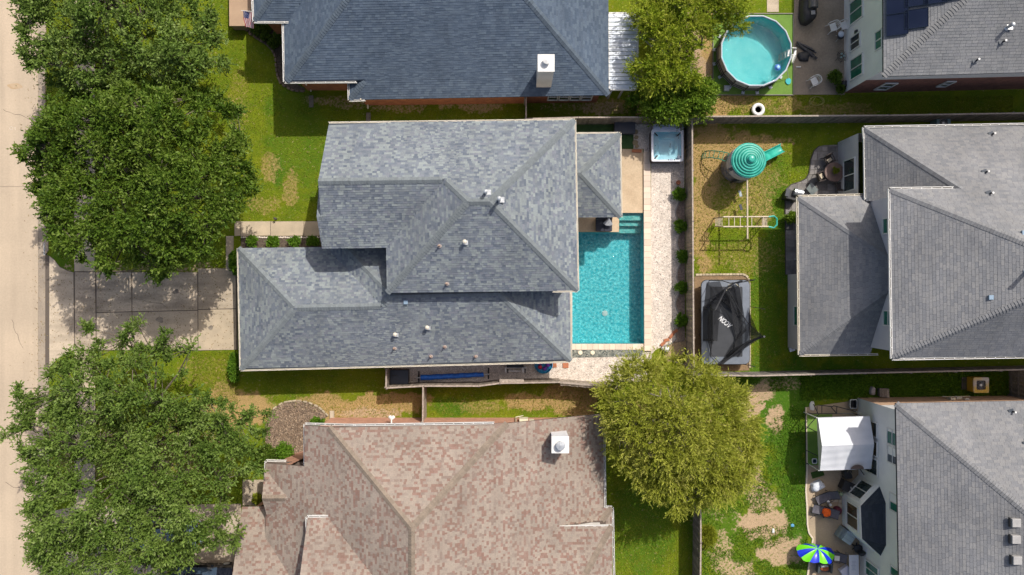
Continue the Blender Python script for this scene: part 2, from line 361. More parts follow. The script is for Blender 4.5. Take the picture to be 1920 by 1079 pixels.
for k in range(20):
    ya = 659 + k * 37.5; strip('slab', [(140, ya), (178, ya), (179, ya + 36.6), (140, ya + 36.6)], 0.026, CONC_WALK, side2, 0.004)
drc = sheet('driveway', [(92, 960), (140, 950), (452, 945), (452, 1500), (92, 1500)], 0.02, CONC_DRV, z0=-0.1)
for a, b in ((180, 300), (301, 375.5), (376.5, 448)):
    strip('slab', [(a, 952), (b, 950), (b, 1032), (a, 1032)], 0.034, CONC_DRV, drc, 0.02); strip('slab', [(a, 1033), (b, 1033), (b, 1250), (a, 1250)], 0.034, CONC_DRV, drc, 0.02)
drn = sheet('driveway', [(89, -30), (140, -40), (440, -40), (440, -400), (89, -400)], 0.02, CONC_DRV, z0=-0.1)
# ------------------------------------------------------------------ houses
WHITE = mat('white_trim', (0.72, 0.70, 0.66), (0.62, 0.60, 0.56), scale=2, rough=0.45, grain=0.03)
CREAM = mat('cream_gutter', (0.70, 0.63, 0.50), (0.60, 0.54, 0.43), scale=2, rough=0.45, grain=0.04)
GUT_IN = mat('gutter_inside', (0.10, 0.085, 0.07), (0.2, 0.17, 0.12), scale=6, rough=0.9)
GLASS_G = mat('green_window_glass', (0.02, 0.11, 0.075), (0.03, 0.17, 0.11), scale=1.2, rough=0.06, grain=0.0, spec=0.8)
GLASS_D = mat('dark_window_glass', (0.018, 0.03, 0.035), (0.05, 0.07, 0.07), scale=1.5, rough=0.05, grain=0.0, spec=0.8)
GLASS_W = mat('warm_window_glass', (0.10, 0.065, 0.03), (0.03, 0.035, 0.02), scale=2.5, rough=0.06, grain=0.0, spec=0.8)
METAL = mat('galvanised_metal', (0.62, 0.63, 0.63), (0.45, 0.46, 0.46), scale=8, rough=0.4, metal=0.6, grain=0.08)
COPPER = mat('rusty_pipe', (0.30, 0.17, 0.11), (0.42, 0.30, 0.22), scale=10, rough=0.7)
BLACKP = mat('black_plastic', (0.022, 0.022, 0.024), (0.035, 0.035, 0.037), scale=6, rough=0.5, grain=0.1)
SHINGLE = {}
def shingle_mat(nm, cols, cap, deck):
    SHINGLE[nm] = (mat(nm + '_shingle', cols[0], ramp=('C', cols), c2=tuple(sum(c[i] for c in cols) / len(cols) * 0.92 for i in range(3)), scale=0.8, weather=0.11, rough=0.93, grain=0.14, gscale=18, spec=0.25),
                   mat(nm + '_ridge_shingle', cap, tuple(c * 0.85 for c in cap), scale=5, rough=0.93, grain=0.12, gscale=18, objrnd=0.10, spec=0.25),
                   mat(nm + '_deck', deck, rough=0.95))
shingle_mat('slate_blend', [(.130, .146, .170), (.204, .227, .230), (.158, .176, .196), (.230, .252, .248), (.140, .158, .186), (.182, .198, .208), (.108, .124, .150), (.166, .176, .200), (.208, .230, .230), (.152, .168, .188)], (.185, .205, .212), (.05, .06, .07))
shingle_mat('navy', [(.068, .092, .128), (.082, .108, .146), (.060, .082, .115), (.092, .12, .155), (.075, .098, .132)], (.088, .112, .14), (.03, .045, .07))
shingle_mat('weathered_red', [(.285, .232, .188), (.265, .22, .18), (.212, .130, .102), (.295, .242, .195), (.215, .162, .132), (.27, .222, .18), (.232, .148, .118), (.285, .236, .192), (.25, .20, .165), (.208, .135, .106), (.275, .225, .182)], (.24, .19, .145), (.10, .075, .06))
shingle_mat('grey', [(.195, .195, .20), (.21, .21, .21), (.18, .182, .185), (.22, .218, .216), (.20, .20, .20)], (.21, .208, .205), (.05, .053, .056))
shingle_mat('greyblue', [(.19, .19, .195), (.205, .203, .205), (.17, .172, .18), (.218, .214, .212)], (.20, .20, .204), (.05, .053, .06))
shingle_mat('charcoal', [(.030, .037, .047), (.036, .043, .053), (.027, .034, .043)], (.033, .04, .05), (.015, .02, .025))

class Vol:
    def __init__(s, px, z, pitch, extra=(), zc=None):
        """px: corners in photo pixels of the eave line at height z; pitch: one per edge (None = gable)"""
        p = [tuple(P(x, y, z if zc is None else zc[i])[:2]) for i, (x, y) in enumerate(px)]; s.fp = p; s.z = z; n = len(p)
        A = sum(p[i][0] * p[(i + 1) % n][1] - p[(i + 1) % n][0] * p[i][1] for i in range(n)); sg = 1 if A > 0 else -1
        s.pl = []
        for i, t in enumerate(pitch):
            if t is None: continue
            a, b = p[i], p[(i + 1) % n]; dx, dy = b[0] - a[0], b[1] - a[1]; q = math.hypot(dx, dy); nx, ny = -dy / q * sg, dx / q * sg
            z0 = z
            if isinstance(t, tuple): t, z0 = t
            s.pl.append((t * nx, t * ny, z0 - t * (nx * a[0] + ny * a[1])))
        s.pl += list(extra)
    def h(s, x, y): return min(a * x + b * y + c for a, b, c in s.pl)
    def inside(s, x, y): return in_poly(x, y, s.fp)
    def faces(s):
        out = []
        for i, p in enumerate(s.pl):
            poly = s.fp
            for j, q in enumerate(s.pl):
                if i != j and poly:
                    poly = clip(poly, lambda v: (q[0] - p[0]) * v[0] + (q[1] - p[1]) * v[1] + q[2] - p[2] + 1e-9)
            if len(poly) > 2: out.append((i, poly))
        return out
def eplane(pa, pb, inside, z, pitch):
    a = P(*pa, z); b = P(*pb, z); c = P(*inside, z); dx, dy = b.x - a.x, b.y - a.y; q = math.hypot(dx, dy); nx, ny = -dy / q, dx / q
    if (c.x - a.x) * nx + (c.y - a.y) * ny < 0: nx, ny = -nx, -ny
    return (pitch * nx, pitch * ny, z - pitch * (nx * a.x + ny * a.y))
class House:
    def __init__(s, name, label, base, shingle, expo=0.142, tabs=(0.10, 0.30), thick=(0.012, 0.03), gap=0.0):
        s.gap = gap
        s.root = thing(name, label, 'house', tuple(P(*base, 0))); s.vols = []; s.sh = shingle; s.expo = expo; s.tabs = tabs; s.thick = thick
        s.roof = None
    def h(s, x, y, skip=None):
        z = -1e9
        for v in s.vols:
            if v is not skip and v.inside(x, y): z = max(z, v.h(x, y))
        return z
    def build_roof(s, over=0.17, capw=0.19):
        m_s, m_c, m_d = SHINGLE[s.sh]
        deck = MB()
        for v in s.vols:
            for i, poly in v.faces():
                a, b, c = v.pl[i]; top = [(x, y, a * x + b * y + c) for x, y in poly]; n = len(top)
                deck.add(top, [list(range(n))]); deck.add([(x, y, z - over) for x, y, z in top], [list(range(n))[::-1]])
            n = len(v.fp)
            for k in range(n):
                p, q = v.fp[k], v.fp[(k + 1) % n]; m = max(1, int(math.hypot(q[0] - p[0], q[1] - p[1]) / 0.5)); pr = None
                for t in range(m + 1):
                    x = p[0] + (q[0] - p[0]) * t / m; y = p[1] + (q[1] - p[1]) * t / m; z = v.h(x, y)
                    if pr: deck.add([pr, (x, y, z), (x, y, z - over), (pr[0], pr[1], pr[2] - over)], [(0, 1, 2, 3)])
                    pr = (x, y, z)
        s.roof = deck.build('roof', m_d, s.root)
        fld = MB(); rr = random.Random(len(s.vols) * 31 + int(s.vols[0].z * 10))
        for v in s.vols:
            others = [o for o in s.vols if o is not v]
            for i, poly in v.faces():
                a, b, c = v.pl[i]; sl = math.hypot(a, b); g = (a / sl, b / sl); e = (-g[1], g[0]); k = math.sqrt(1 + sl * sl); nz = 1 / k; nx, ny = -a / k, -b / k
                q = [(x * e[0] + y * e[1], x * g[0] + y * g[1]) for x, y in poly]; vmin = min(t[1] for t in q); vmax = max(t[1] for t in q); st = s.expo / k
                if vmax - vmin < 0.05: continue
                def iv(vv):
                    xs = []
                    n = len(q)
                    for t in range(n):
                        (u0, v0), (u1, v1) = q[t], q[(t + 1) % n]
                        if (v0 > vv) != (v1 > vv): xs.append(u0 + (u1 - u0) * (vv - v0) / (v1 - v0))
                    xs.sort(); return [(xs[t], xs[t + 1]) for t in range(0, len(xs) - 1, 2)]
                r0 = 0; vv = vmin
                while vv < vmax:
                    v1 = min(vv + st, vmax); I0 = iv(vv + 1e-3); I1 = iv(v1 - 1e-3)
                    if len(I0) != len(I1): I0 = I1 = iv((vv + v1) / 2)
                    for (a0, b0), (a1, b1) in zip(I0, I1):
                        u = min(a0, a1) - rr.random() * 0.3; um = max(b0, b1)
                        while u < um:
                            wd = rr.uniform(*s.tabs); cu = lambda t, lo, hi: max(lo, min(hi, t))
                            p0, p1 = cu(u, a0, b0), cu(u + wd, a0, b0); p2, p3 = cu(u + wd - s.gap, a1, b1), cu(u, a1, b1); p1 = max(p0, p1 - s.gap) if s.gap else p1; u += wd
                            if p1 - p0 < 0.01 and p2 - p3 < 0.01: continue
                            cx_, cv = (p0 + p1 + p2 + p3) / 4, (vv + v1) / 2; X = cx_ * e[0] + cv * g[0]; Y = cx_ * e[1] + cv * g[1]; Z = a * X + b * Y + c
                            if abs(X) > 38 or abs(Y) > 26: continue
                            if any(o.inside(X, Y) and Z + 0.04 < o.h(X, Y) < Z + 1.3 for o in others): continue
                            th = rr.uniform(*s.thick); tl = 0.004; vb = vv - 0.006
                            def pt(uu, w_, t_):
                                x = uu * e[0] + w_ * g[0]; y = uu * e[1] + w_ * g[1]; return (x + nx * t_, y + ny * t_, a * x + b * y + c + nz * t_)
                            fld.add([pt(p0, vb, th), pt(p1, vb, th), pt(p2, v1, tl), pt(p3, v1, tl), pt(p0, vb, 0.0), pt(p1, vb, 0.0)],
                                    [(0, 1, 2, 3), (4, 5, 1, 0)], rr.random())
                    vv += st
        sh = fld.build('shingles', m_s, s.roof); sh['kind'] = 'stuff'
        # ridge and hip caps, one object each until 300
        cnt = 0; extra = MB()
        for v in s.vols:
            fs = dict(v.faces()); done = set()
            for i, poly in fs.items():
                pi = v.pl[i]; n = len(poly)
                for t in range(n):
                    A, B = poly[t], poly[(t + 1) % n]
                    if math.hypot(A[0] - B[0], A[1] - B[1]) < 0.15: continue
                    for j in fs:
                        if j <= i or (i, j) in done: continue
                        pj = v.pl[j]; d = lambda p_: (pj[0] - pi[0]) * p_[0] + (pj[1] - pi[1]) * p_[1] + pj[2] - pi[2]
                        if abs(d(A)) < 1e-5 and abs(d(B)) < 1e-5:
                            done.add((i, j)); z = lambda p_: pi[0] * p_[0] + pi[1] * p_[1] + pi[2]
                            a3 = Vector((A[0], A[1], z(A))); b3 = Vector((B[0], B[1], z(B)))
                            if a3.z > b3.z: a3, b3 = b3, a3
                            T = (b3 - a3); Ln = T.length; T.normalize()
                            def side(f):
                                nn = Vector((-f[0], -f[1], 1)).normalized(); sd_ = nn.cross(T).normalized()
                                cen = fs[i] if f is pi else fs[j]; cx_ = sum(c_[0] for c_ in cen) / len(cen) - a3.x; cy_ = sum(c_[1] for c_ in cen) / len(cen) - a3.y
                                if sd_.x * cx_ + sd_.y * cy_ < 0: sd_ = -sd_
                                return sd_, nn
                            (s1, n1), (s2, n2) = side(pi), side(pj); nm_ = (n1 + n2).normalized(); step = 0.165; ln = 0.175; me = None
                            def shape(mb, o_):
                                lo, hi = 0.060, 0.03
                                pts = []
                                for dd, h_ in ((0, lo), (ln, hi)):
                                    c_ = o_ + T * dd
                                    pts += [c_ + s1 * capw + n1 * (h_ - 0.012), c_ + nm_ * h_, c_ + s2 * capw + n2 * (h_ - 0.012)]
                                for dd in (0, ln):
                                    c_ = o_ + T * dd; pts += [c_ + s1 * capw, c_ + s2 * capw]
                                mb.add(pts, [(0, 1, 4, 3), (1, 2, 5, 4), (6, 0, 3, 8), (2, 7, 9, 5), (6, 7, 2, 1, 0)], rr.random())
                            m_ = int(Ln / step)
                            for kk in range(m_):
                                o_ = a3 + T * (kk * step); c_ = o_ + T * 0.08
                                if abs(c_.x) > 36 or abs(c_.y) > 21 or any(o2 is not v and o2.inside(c_.x, c_.y) and c_.z - 0.09 < o2.h(c_.x, c_.y) < c_.z + 1.3 for o2 in s.vols): continue
                                if cnt < 300:
                                    if me is None:
                                        mb = MB(); shape(mb, Vector((0, 0, 0))); ob = mb_local(mb, 'ridge_shingle', m_c); me = ob
                                    o = bpy.data.objects.new('ridge_shingle', me); link(o, s.roof); o.location = o_ - ROOT[s.roof]; cnt += 1
                                else: shape(extra, o_)
        if extra.v:
            o = extra.build('ridge_shingles', m_c, s.roof); o['kind'] = 'stuff'
    def wall(s, pts, mtl, z1=None, step=0.6, drop=0.14, name='wall', z0=0.0, closed=False, th=0.12):
        """pts world xy along the outer face; top follows the roof's underside"""
        mb = MB(); n = len(pts)
        for k in range(n if closed else n - 1):
            a, b = pts[k], pts[(k + 1) % n]; dx, dy = b[0] - a[0], b[1] - a[1]; q = math.hypot(dx, dy); m = max(1, int(q / step)); pr = None
            for t in range(m + 1):
                x = a[0] + dx * t / m; y = a[1] + dy * t / m
                z = z1 if z1 is not None else s.h(x, y) - drop
                if z < 0.5: z = 2.7
                if pr: mb.add([(pr[0], pr[1], z0), (x, y, z0), (x, y, z), pr], [(0, 1, 2, 3)])
                pr = (x, y, z)
        return mb.build(name, mtl, s.root)
    def gutter(s, pts, z, m=WHITE, w_=0.095, hang=0.55, zs=None, bed=None):
        W = [Vector(P(x, y, zs[i] if zs else z)) for i, (x, y) in enumerate(pts)]
        mb = MB(); inn = MB()
        cx_ = sum(v.fp[0][0] + v.fp[2][0] for v in s.vols) / len(s.vols) / 2; cy_ = sum(v.fp[0][1] + v.fp[2][1] for v in s.vols) / len(s.vols) / 2
        for a, b in zip(W, W[1:]):
            d = (b - a); ln = d.length; d.normalize(); nrm = Vector((d.y, -d.x, 0))
            if nrm.x * (a.x - cx_) + nrm.y * (a.y - cy_) < 0: nrm = -nrm
            u = Vector((0, 0, 1)); rz = math.atan2(d.y, d.x); tilt = Matrix.Rotation(rz, 3, 'Z') @ Matrix.Rotation(-math.asin(max(-1, min(1, d.z))), 3, 'Y')
            c = (a + b) / 2
            mb.box(tuple(c + nrm * (w_ + 0.012) - u * 0.055), (ln + 0.06, 0.035, 0.13), M=tilt); mb.box(tuple(c + nrm * 0.02 - u * 0.045), (ln, 0.028, 0.12), M=tilt)
            inn.box(tuple(c + nrm * (w_ * 0.5 + 0.02) - u * 0.085), (ln, w_, 0.02), M=tilt)
            k = int(ln / hang)
            for t in range(k + 1):
                mb.box(tuple(a + d * (0.05 + t * (ln - 0.1) / max(1, k)) + nrm * (w_ * 0.5 + 0.02) + u * 0.004), (0.05, w_, 0.012), M=tilt)
        g = mb.build('gutter', m, s.root); inn.build('gutter_bed', bed or GUT_IN, g)
    def winx(s, X, x0, x1, y0, y1, glass=GLASS_G, side=-1, mull='h', sill=True, z=None):
        """window on a wall x = X seen between photo columns x0, x1 and rows y0, y1"""
        f = lambda x: 50 - X / ((x - 960) * 0.0007)
        za, zb = sorted((f(x0), f(x1))) if z is None else z
        zm = (za + zb) / 2; ya, yb = [-(y - 539.5) * 0.0007 * (50 - zm) for y in (y1, y0)]
        s._win((X, (ya + yb) / 2), (0, 1), (side, 0), yb - ya, za, zb, glass, mull)
    def winy(s, Y, x0, x1, z, glass=GLASS_G, side=1, mull='h'):
        zm = sum(z) / 2; xa, xb = [(x - 960) * 0.0007 * (50 - zm) for x in (x0, x1)]
        s._win(((xa + xb) / 2, Y), (1, 0), (0, side), xb - xa, z[0], z[1], glass, mull)
    def _win(s, c, d, n, wd, za, zb, glass, mull):
        fr = MB(); t = 0.07; D = Vector((d[0], d[1], 0)); Nn = Vector((n[0], n[1], 0)); C = Vector((c[0], c[1], 0)); rz = math.atan2(d[1], d[0])
        def bar(u, z, w_, h_, dep=0.08, off=0.03): fr.box(tuple(C + D * u + Nn * off + Vector((0, 0, z))), (w_, dep, h_), rz)
        zm = (za + zb) / 2
        bar(-wd / 2, zm, t, zb - za + t); bar(wd / 2, zm, t, zb - za + t); bar(0, za, wd - t, t); bar(0, zb, wd - t, t)
        if mull in ('h', 'b'): bar(0, zm, wd - t, 0.045, 0.06)
        if mull in ('v', 'b'): bar(0, zm, 0.05, zb - za - t, 0.062)
        w_ = fr.build('window', WHITE, s.root)
        if mull in ('v', 'b'):
            cs = ((-wd / 4, wd / 2 - 0.06), (wd / 4, wd / 2 - 0.06)); 
            for u, ww in cs: MB().box(tuple(C + D * u + Nn * 0.012 + Vector((0, 0, zm))), (ww, 0.015, zb - za - t), rz).build('pane', glass, w_)
        else:
            for zz in ((za + zm) / 2, (zb + zm) / 2): MB().box(tuple(C + D * 0 + Nn * 0.012 + Vector((0, 0, zz))), (wd - t, 0.015, (zb - za) / 2 - 0.05), rz).build('pane', glass, w_)
    def on_roof(s, px, py):
        z = 4.0
        for _ in range(12): p = P(px, py, z); z = max(s.h(p.x, p.y), s.vols[0].z)
        return Vector((p.x, p.y, z))
    def vent(s, px, py, kind='white', label=None, hgt=None):
        p = s.on_roof(px, py)
        if kind == 'white':
            o = MB().lathe(p - Vector((0, 0, .03)), [(0.09, 0), (0.06, 0.05), (0.06, 0.30)], 12).build('roof_vent', METAL, s.root)
            MB().lathe(p + Vector((0, 0, .30)), [(0.08, 0), (0.12, 0.03), (0.11, 0.08), (0.04, 0.12), (0.0, 0.125)], 14).build('vent_cap', CREAM, o)
            MB().box(p + Vector((0.02, -0.02, 0.045)), (0.30, 0.28, 0.012), M=Matrix.Rotation(0.0, 3, 'Z')).build('flashing', METAL, o)
        elif kind == 'tall':
            o = MB().lathe(p - Vector((0, 0, .03)), [(0.16, 0), (0.09, 0.08), (0.09, hgt or 0.75)], 14).build('roof_vent', METAL, s.root)
            MB().lathe(p + Vector((0, 0, (hgt or 0.75) - 0.04)), [(0.09, 0), (0.12, 0.04), (0.11, 0.12), (0.05, 0.16), (0.0, 0.165)], 16).build('vent_cap', METAL, o)
            MB().box(p + Vector((0.12, 0.02, 0.07)), (0.34, 0.3, 0.014)).build('flashing', METAL, o)
        elif kind == 'pipe':
            o = MB().cyl(p - Vector((0, 0, .03)), p + Vector((0.0, 0.0, 0.34)), 0.045, n=10).build('plumbing_vent', COPPER, s.root)
            MB().lathe(p, [(0.14, 0.02), (0.07, 0.07), (0.055, 0.12)], 12).build('flashing', mat('vent_boot', (0.33, 0.27, 0.24), rough=0.7), o)
        elif kind == 'black':
            o = MB().cyl(p - Vector((0, 0, .03)), p + Vector((0.0, 0.0, 0.30)), 0.05, n=10).build('plumbing_vent', BLACKP, s.root)
            MB().lathe(p + Vector((0, 0, .27)), [(0.055, 0), (0.06, 0.05), (0.0, 0.055)], 10).build('vent_cap', WHITE, o)
            MB().box(p + Vector((-0.08, 0.0, 0.03)), (0.30, 0.30, 0.02), 0.3).build('flashing', mat('lead_flashing', (0.05, 0.06, 0.075), rough=0.5), o)
        elif kind == 'square':
            o = MB().box(p + Vector((0, 0, 0.05)), (0.24, 0.24, 0.10)).build('roof_vent', mat('blue_grey_metal', (0.22, 0.30, 0.38), rough=0.5), s.root)
        elif kind == 'box':
            o = MB().box(p + Vector((0, 0, 0.12)), (0.48, 0.46, 0.26)).build('roof_vent', mat('grey_box_vent', (0.36, 0.345, 0.33), (0.30, 0.29, 0.28), rough=0.6), s.root, bevel=0.03)
            MB().box(p + Vector((-0.27, 0, 0.06)), (0.06, 0.5, 0.16)).build('vent_louvre', BLACKP, o)
        return o
def mb_local(mb, name, m):
    me = bpy.data.meshes.new(name); me.from_pydata([tuple(v) for v in mb.v], [], mb.f); me.materials.append(m); me.update(); return me
def XY(px, py, z): p = P(px, py, z); return (p.x, p.y)

BRICK_O = mat('orange_brick', (0.36, 0.135, 0.065), (0.27, 0.10, 0.055), scale=2.5, rough=0.9, grain=0.15, kind='brick')
BRICK_P = mat('pink_brick', (0.50, 0.27, 0.185), (0.42, 0.22, 0.15), scale=2.5, rough=0.9, grain=0.12, kind='brick')
BRICK_R = mat('red_brown_brick', (0.26, 0.12, 0.09), (0.19, 0.09, 0.07), scale=2.5, rough=0.9, grain=0.15, kind='brick')
BRICK_T = mat('tan_brick', (0.60, 0.40, 0.26), (0.52, 0.34, 0.22), scale=2.5, rough=0.9, grain=0.10, kind='brick')
SIDE_W = mat('white_siding', (0.84, 0.83, 0.80), (0.76, 0.75, 0.73), scale=0.9, rough=0.6, grain=0.03, kind='siding')
SIDE_L = mat('lavender_siding', (0.60, 0.57, 0.59), (0.54, 0.51, 0.53), scale=0.9, rough=0.6, grain=0.03, kind='siding')
SIDE_C = mat('cream_wall', (0.60, 0.55, 0.46), (0.52, 0.47, 0.38), scale=1, rough=0.7, grain=0.04)

# --- house A: the one with the pool
A = House('house', 'two-storey house with mottled blue-grey shingle roof beside the turquoise in-ground pool', (760, 470), 'slate_blend')
p5 = 0.5
_m = Vol([(720, 230), (1077, 226), (1083, 545), (726, 549)], 5.7, [0.5, 0.5, 0.5, 0.5]); _s = eplane((452, 693), (1070, 677), (760, 600), 2.9, 0.49)
A.vols += [Vol([(447, 466), (770, 462), (776, 686), (452, 693)], 2.9, [p5, None, None, p5 * 0.93], extra=(_s,)),
           Vol([(610, 424), (1066, 415), (1070, 677), (616, 689)], 2.9, [0.49, 0.49, None, 0.49], extra=(_s,)),
           Vol([(617, 232), (880, 229), (886, 462), (606, 466)], 5.7, [None, None, 0.5, None], extra=(_m.pl[0],)),
           Vol([(598, 351), (700, 350), (703, 465), (604, 466)], 5.7, [0.49, None, 0.5, None]),
           _m,
           Vol([(1000, 253), (1162, 251), (1164, 407), (1000, 409)], 2.85, [0.5, 0.5, 0.5, None])]
A.build_roof()
A.wall([XY(458, 477, 2.9), XY(608, 473, 2.9)], SIDE_C, z1=2.75); A.wall([XY(458, 477, 2.9), XY(463, 680, 2.9), XY(1058, 664, 2.9), XY(1055, 545, 2.9)], SIDE_C, z1=2.75)
A.wall([XY(627, 243, 5.7), XY(1066, 238, 5.7), XY(1071, 533, 5.7), XY(738, 537, 5.7), XY(735, 455, 5.7), XY(617, 456, 5.7), XY(627, 243, 5.7)], SIDE_C, drop=0.16)
for q in ((1150, 262), (1152, 396), (1095, 396)):       # porch posts
    c = P(*q, 2.8); MB().box((c.x, c.y, 1.35), (0.16, 0.16, 2.7)).build('porch_post', CREAM, A.root)
A.gutter([(605, 464), (447, 467), (452, 693.5), (1070, 677.5), (1069, 549)], 2.9, CREAM, bed=CREAM, w_=0.07)
A.gutter([(617, 232), (1077, 226), (1083, 545), (1037, 545.5)], 5.7, CREAM, bed=CREAM, w_=0.07)
A.gutter([(1081, 251.5), (1162, 251), (1164, 407), (1085, 408)], 2.85, CREAM, bed=CREAM, w_=0.07)
for q in ((742, 627), (802, 614), (872, 454)): A.vent(*q)
A.vent(911, 362, 'tall', hgt=0.6); A.vent(936, 376, 'tall', hgt=0.95)
for q in ((740, 653), (834, 650), (808, 668), (892, 668), (824, 461), (838, 532)): A.vent(*q, kind='pipe')
A.vent(761, 567, 'square')

# --- house B: navy roof to the north
B = House('house', 'brick house with navy shingle roof and tall white chimney at the top of the view', (820, 60), 'navy', tabs=(0.2, 0.34), thick=(0.016, 0.028))
_b = Vol([(656, 187), (1141, 178), (1139, -190), (656, -190)], 3.3, [0.5, 0.5, 0.5, 0.5])
B.vols += [_b, Vol([(534, 153), (900, 149), (900, -190), (532, -190)], 3.75, [None, None, 0.5, 0.5], extra=(_b.pl[0],)),
           Vol([(477, 39), (800, 40), (800, -160), (474, -160)], 3.9, [0.5, None, 0.5, 0.5])]
B.build_roof()
B.wall([XY(488, 30, 3.9), XY(546, 30, 3.9), XY(546, 140, 3.75), XY(668, 140, 3.75), XY(668, 174, 3.3), XY(1129, 168, 3.3), XY(1129, -150, 3.3)], BRICK_O, z1=3.15)
B.wall([XY(488, 30, 3.9), XY(486, -150, 3.9)], BRICK_O, z1=3.5)
B.gutter([(475, 0), (477, 40), (571, 40.5)], 3.9, WHITE); B.gutter([(532, 42), (534.5, 153), (668, 152)], 3.75, WHITE); B.gutter([(655, 156), (656, 187), (684, 186)], 3.3, WHITE)
Yb = XY(900, 171, 3.3)[1]
for a, b in ((1028, 1046), (1049, 1067), (1070, 1088), (1091, 1110)): B.winy(XY(1060, 169, 3.3)[1] - 0.01, a, b, (0.9, 2.5), GLASS_D, -1)
for a, b in ((706, 728), (736, 758)): B.winy(XY(730, 173, 3.3)[1] - 0.02, a, b, (1.9, 2.7), GLASS_D, -1, mull='v')
ch = MB(); zb = 3.2; c1, c2 = P(1009, 103, 7.0), P(1039, 134, 7.0)
o = MB().box(((c1.x + c2.x) / 2, (c1.y + c2.y) / 2, 5.0), (c2.x - c1.x, c1.y - c2.y, 3.9)).build('chimney', mat('cream_siding', (0.70, 0.66, 0.60), (0.62, 0.58, 0.52), scale=1, rough=0.7, kind='siding'), B.root)
cc = ((c1.x + c2.x) / 2, (c1.y + c2.y) / 2)
MB().box((cc[0], cc[1], 6.98), (c2.x - c1.x + 0.05, c1.y - c2.y + 0.05, 0.06)).build('chimney_cover', WHITE, o)
MB().lathe((cc[0] + 0.02, cc[1] + 0.08, 7.0), [(0.15, 0), (0.15, 0.22), (0.22, 0.23), (0.22, 0.30), (0.03, 0.36), (0, 0.36)], 20).build('chimney_pot', WHITE, o)
# metal-roofed patio cover
pc = thing('patio_cover', 'patio cover with pale corrugated metal panels against the navy-roofed house', 'patio cover', tuple(P(1168, 97, 0)))
PAN = mat('aluminium_panel', (0.52, 0.56, 0.62), (0.66, 0.68, 0.70), scale=1.6, rough=0.5, grain=0.07, gscale=8, metal=0.1, objrnd=0.05)
n = 18
for i in range(n):
    ya, yb = 26 + (167 - 26) * i / n, 26 + (167 - 26) * (i + 1) / n; a = P(1141.5, ya, 2.95); b = P(1194, yb, 2.95)
    mb = MB().box(((a.x + b.x) / 2, (a.y + b.y) / 2, 2.90 + 0.004 * (i % 2)), (b.x - a.x, a.y - b.y - 0.025, 0.03)); mb.box(((a.x + b.x) / 2, b.y + 0.03, 2.93), (b.x - a.x, 0.03, 0.05)); mb.build('panel', PAN, pc)
fr = MB(); q = [P(1140, 25, 2.9), P(1195.5, 25, 2.9), P(1195.5, 168, 2.9), P(1142, 168, 2.9)]
for a, b in zip(q, q[1:] + q[:1]): c = (a + b) / 2; fr.box((c.x, c.y, 2.84), ((b - a).length + 0.1, 0.1, 0.16), math.atan2((b - a).y, (b - a).x))
fr.build('frame', WHITE, pc)
for q in ((1190, 163), (1190, 30), (1150, 163), (1171, 163)): c = P(*q, 2.8); MB().box((c.x, c.y, 1.4), (0.1, 0.1, 2.8)).build('post', WHITE, pc)
for (x, y) in ((583, 155), (690, 187)):       # downspouts and splash blocks
    mb = MB(); t = P(x - 14, y - 1, 3.4); e = P(x, y + 20, 0.12); mb.tube([t, t + Vector((0.1, -0.1, -0.3)), (e.x, e.y + 0.42, 2.6), (e.x, e.y + 0.42, 0.25), (e.x, e.y + 0.1, 0.12)], 0.045, 6)
    mb.build('downspout', CREAM, B.root)
    c = P(x + 1, y + 36, 0); s_ = MB(); s_.box((c.x, c.y, 0.03), (0.26, 0.75, 0.05)); s_.box((c.x - 0.12, c.y, 0.06), (0.04, 0.75, 0.08)); s_.box((c.x + 0.12, c.y, 0.06), (0.04, 0.75, 0.08)); s_.box((c.x, c.y + 0.36, 0.06), (0.26, 0.04, 0.08))
    tag(s_.build('splash_block', mat('aged_concrete', (0.16, 0.14, 0.11), (0.22, 0.2, 0.16), scale=8)), 'concrete splash block under the %s downspout of the navy-roofed house' % ('left' if x < 600 else 'right'), 'splash block')

# --- house C: red-brown shingles, south
C = House('house', 'brick house with mottled red-brown shingle roof at the bottom of the view', (800, 930), 'weathered_red', expo=0.15, tabs=(0.09, 0.25))
west = eplane((455, 960), (455, 1060), (800, 1000), 2.9, 0.5); east = eplane((1133, 776), (1133, 953), (800, 900), 2.9, 0.5); north = eplane((665, 798), (925, 795), (800, 900), 5.9, 0.5)
zW = lambda x: 2.9 + (x - 455) * 0.0155
C.vols += [Vol([(573, 797), (665, 800), (926, 795), (1131, 776), (1133, 954), (1135, 1500), (573, 1500)], 4.9, [], extra=(west, east, north), zc=[4.9, 6.05, 6.0, 2.9, 2.9, 2.9, 4.9]),
           Vol([(500, 868), (573, 873), (573, 1500), (500, 1500)], 3.6, [], extra=(west, east), zc=[3.6, 4.85, 4.85, 3.6]),
           Vol([(498, 867), (640, 867), (640, 985), (505, 985)], 3.55, [0.52, None, 0.52, None]),
           Vol([(454, 951), (640, 948), (640, 1300), (450, 1300)], 3.05, [0.42, None, 0.42, None]),
           Vol([(577, 971), (800, 969), (800, 1170), (573, 1170)], 5.9, [0.5, None, 0.5, None]),
           Vol([(1060, 954), (1147, 953), (1150, 1500), (1060, 1500)], 2.9, [0.55, 0.55, None, None]),
           Vol([(900, 988), (1147, 987), (1150, 1600), (900, 1600)], 4.35, [0.42, 0.62, None, None])]
C.build_roof()
yn = -8.54
C.wall([(XY(585, 0, 4.9)[0], yn), (XY(925, 0, 5.9)[0], yn)], BRICK_P, drop=0.2); C.wall([(XY(925, 0, 5.9)[0], yn), (5.6, yn + 0.02)], BRICK_P, drop=0.12)
C.wall([(XY(584, 0, 4.9)[0], yn), XY(584, 862, 4.9), XY(511, 878, 3.6), XY(509, 940, 3.6), XY(466, 962, 2.9), XY(464, 1200, 2.9)], BRICK_P, drop=0.2)
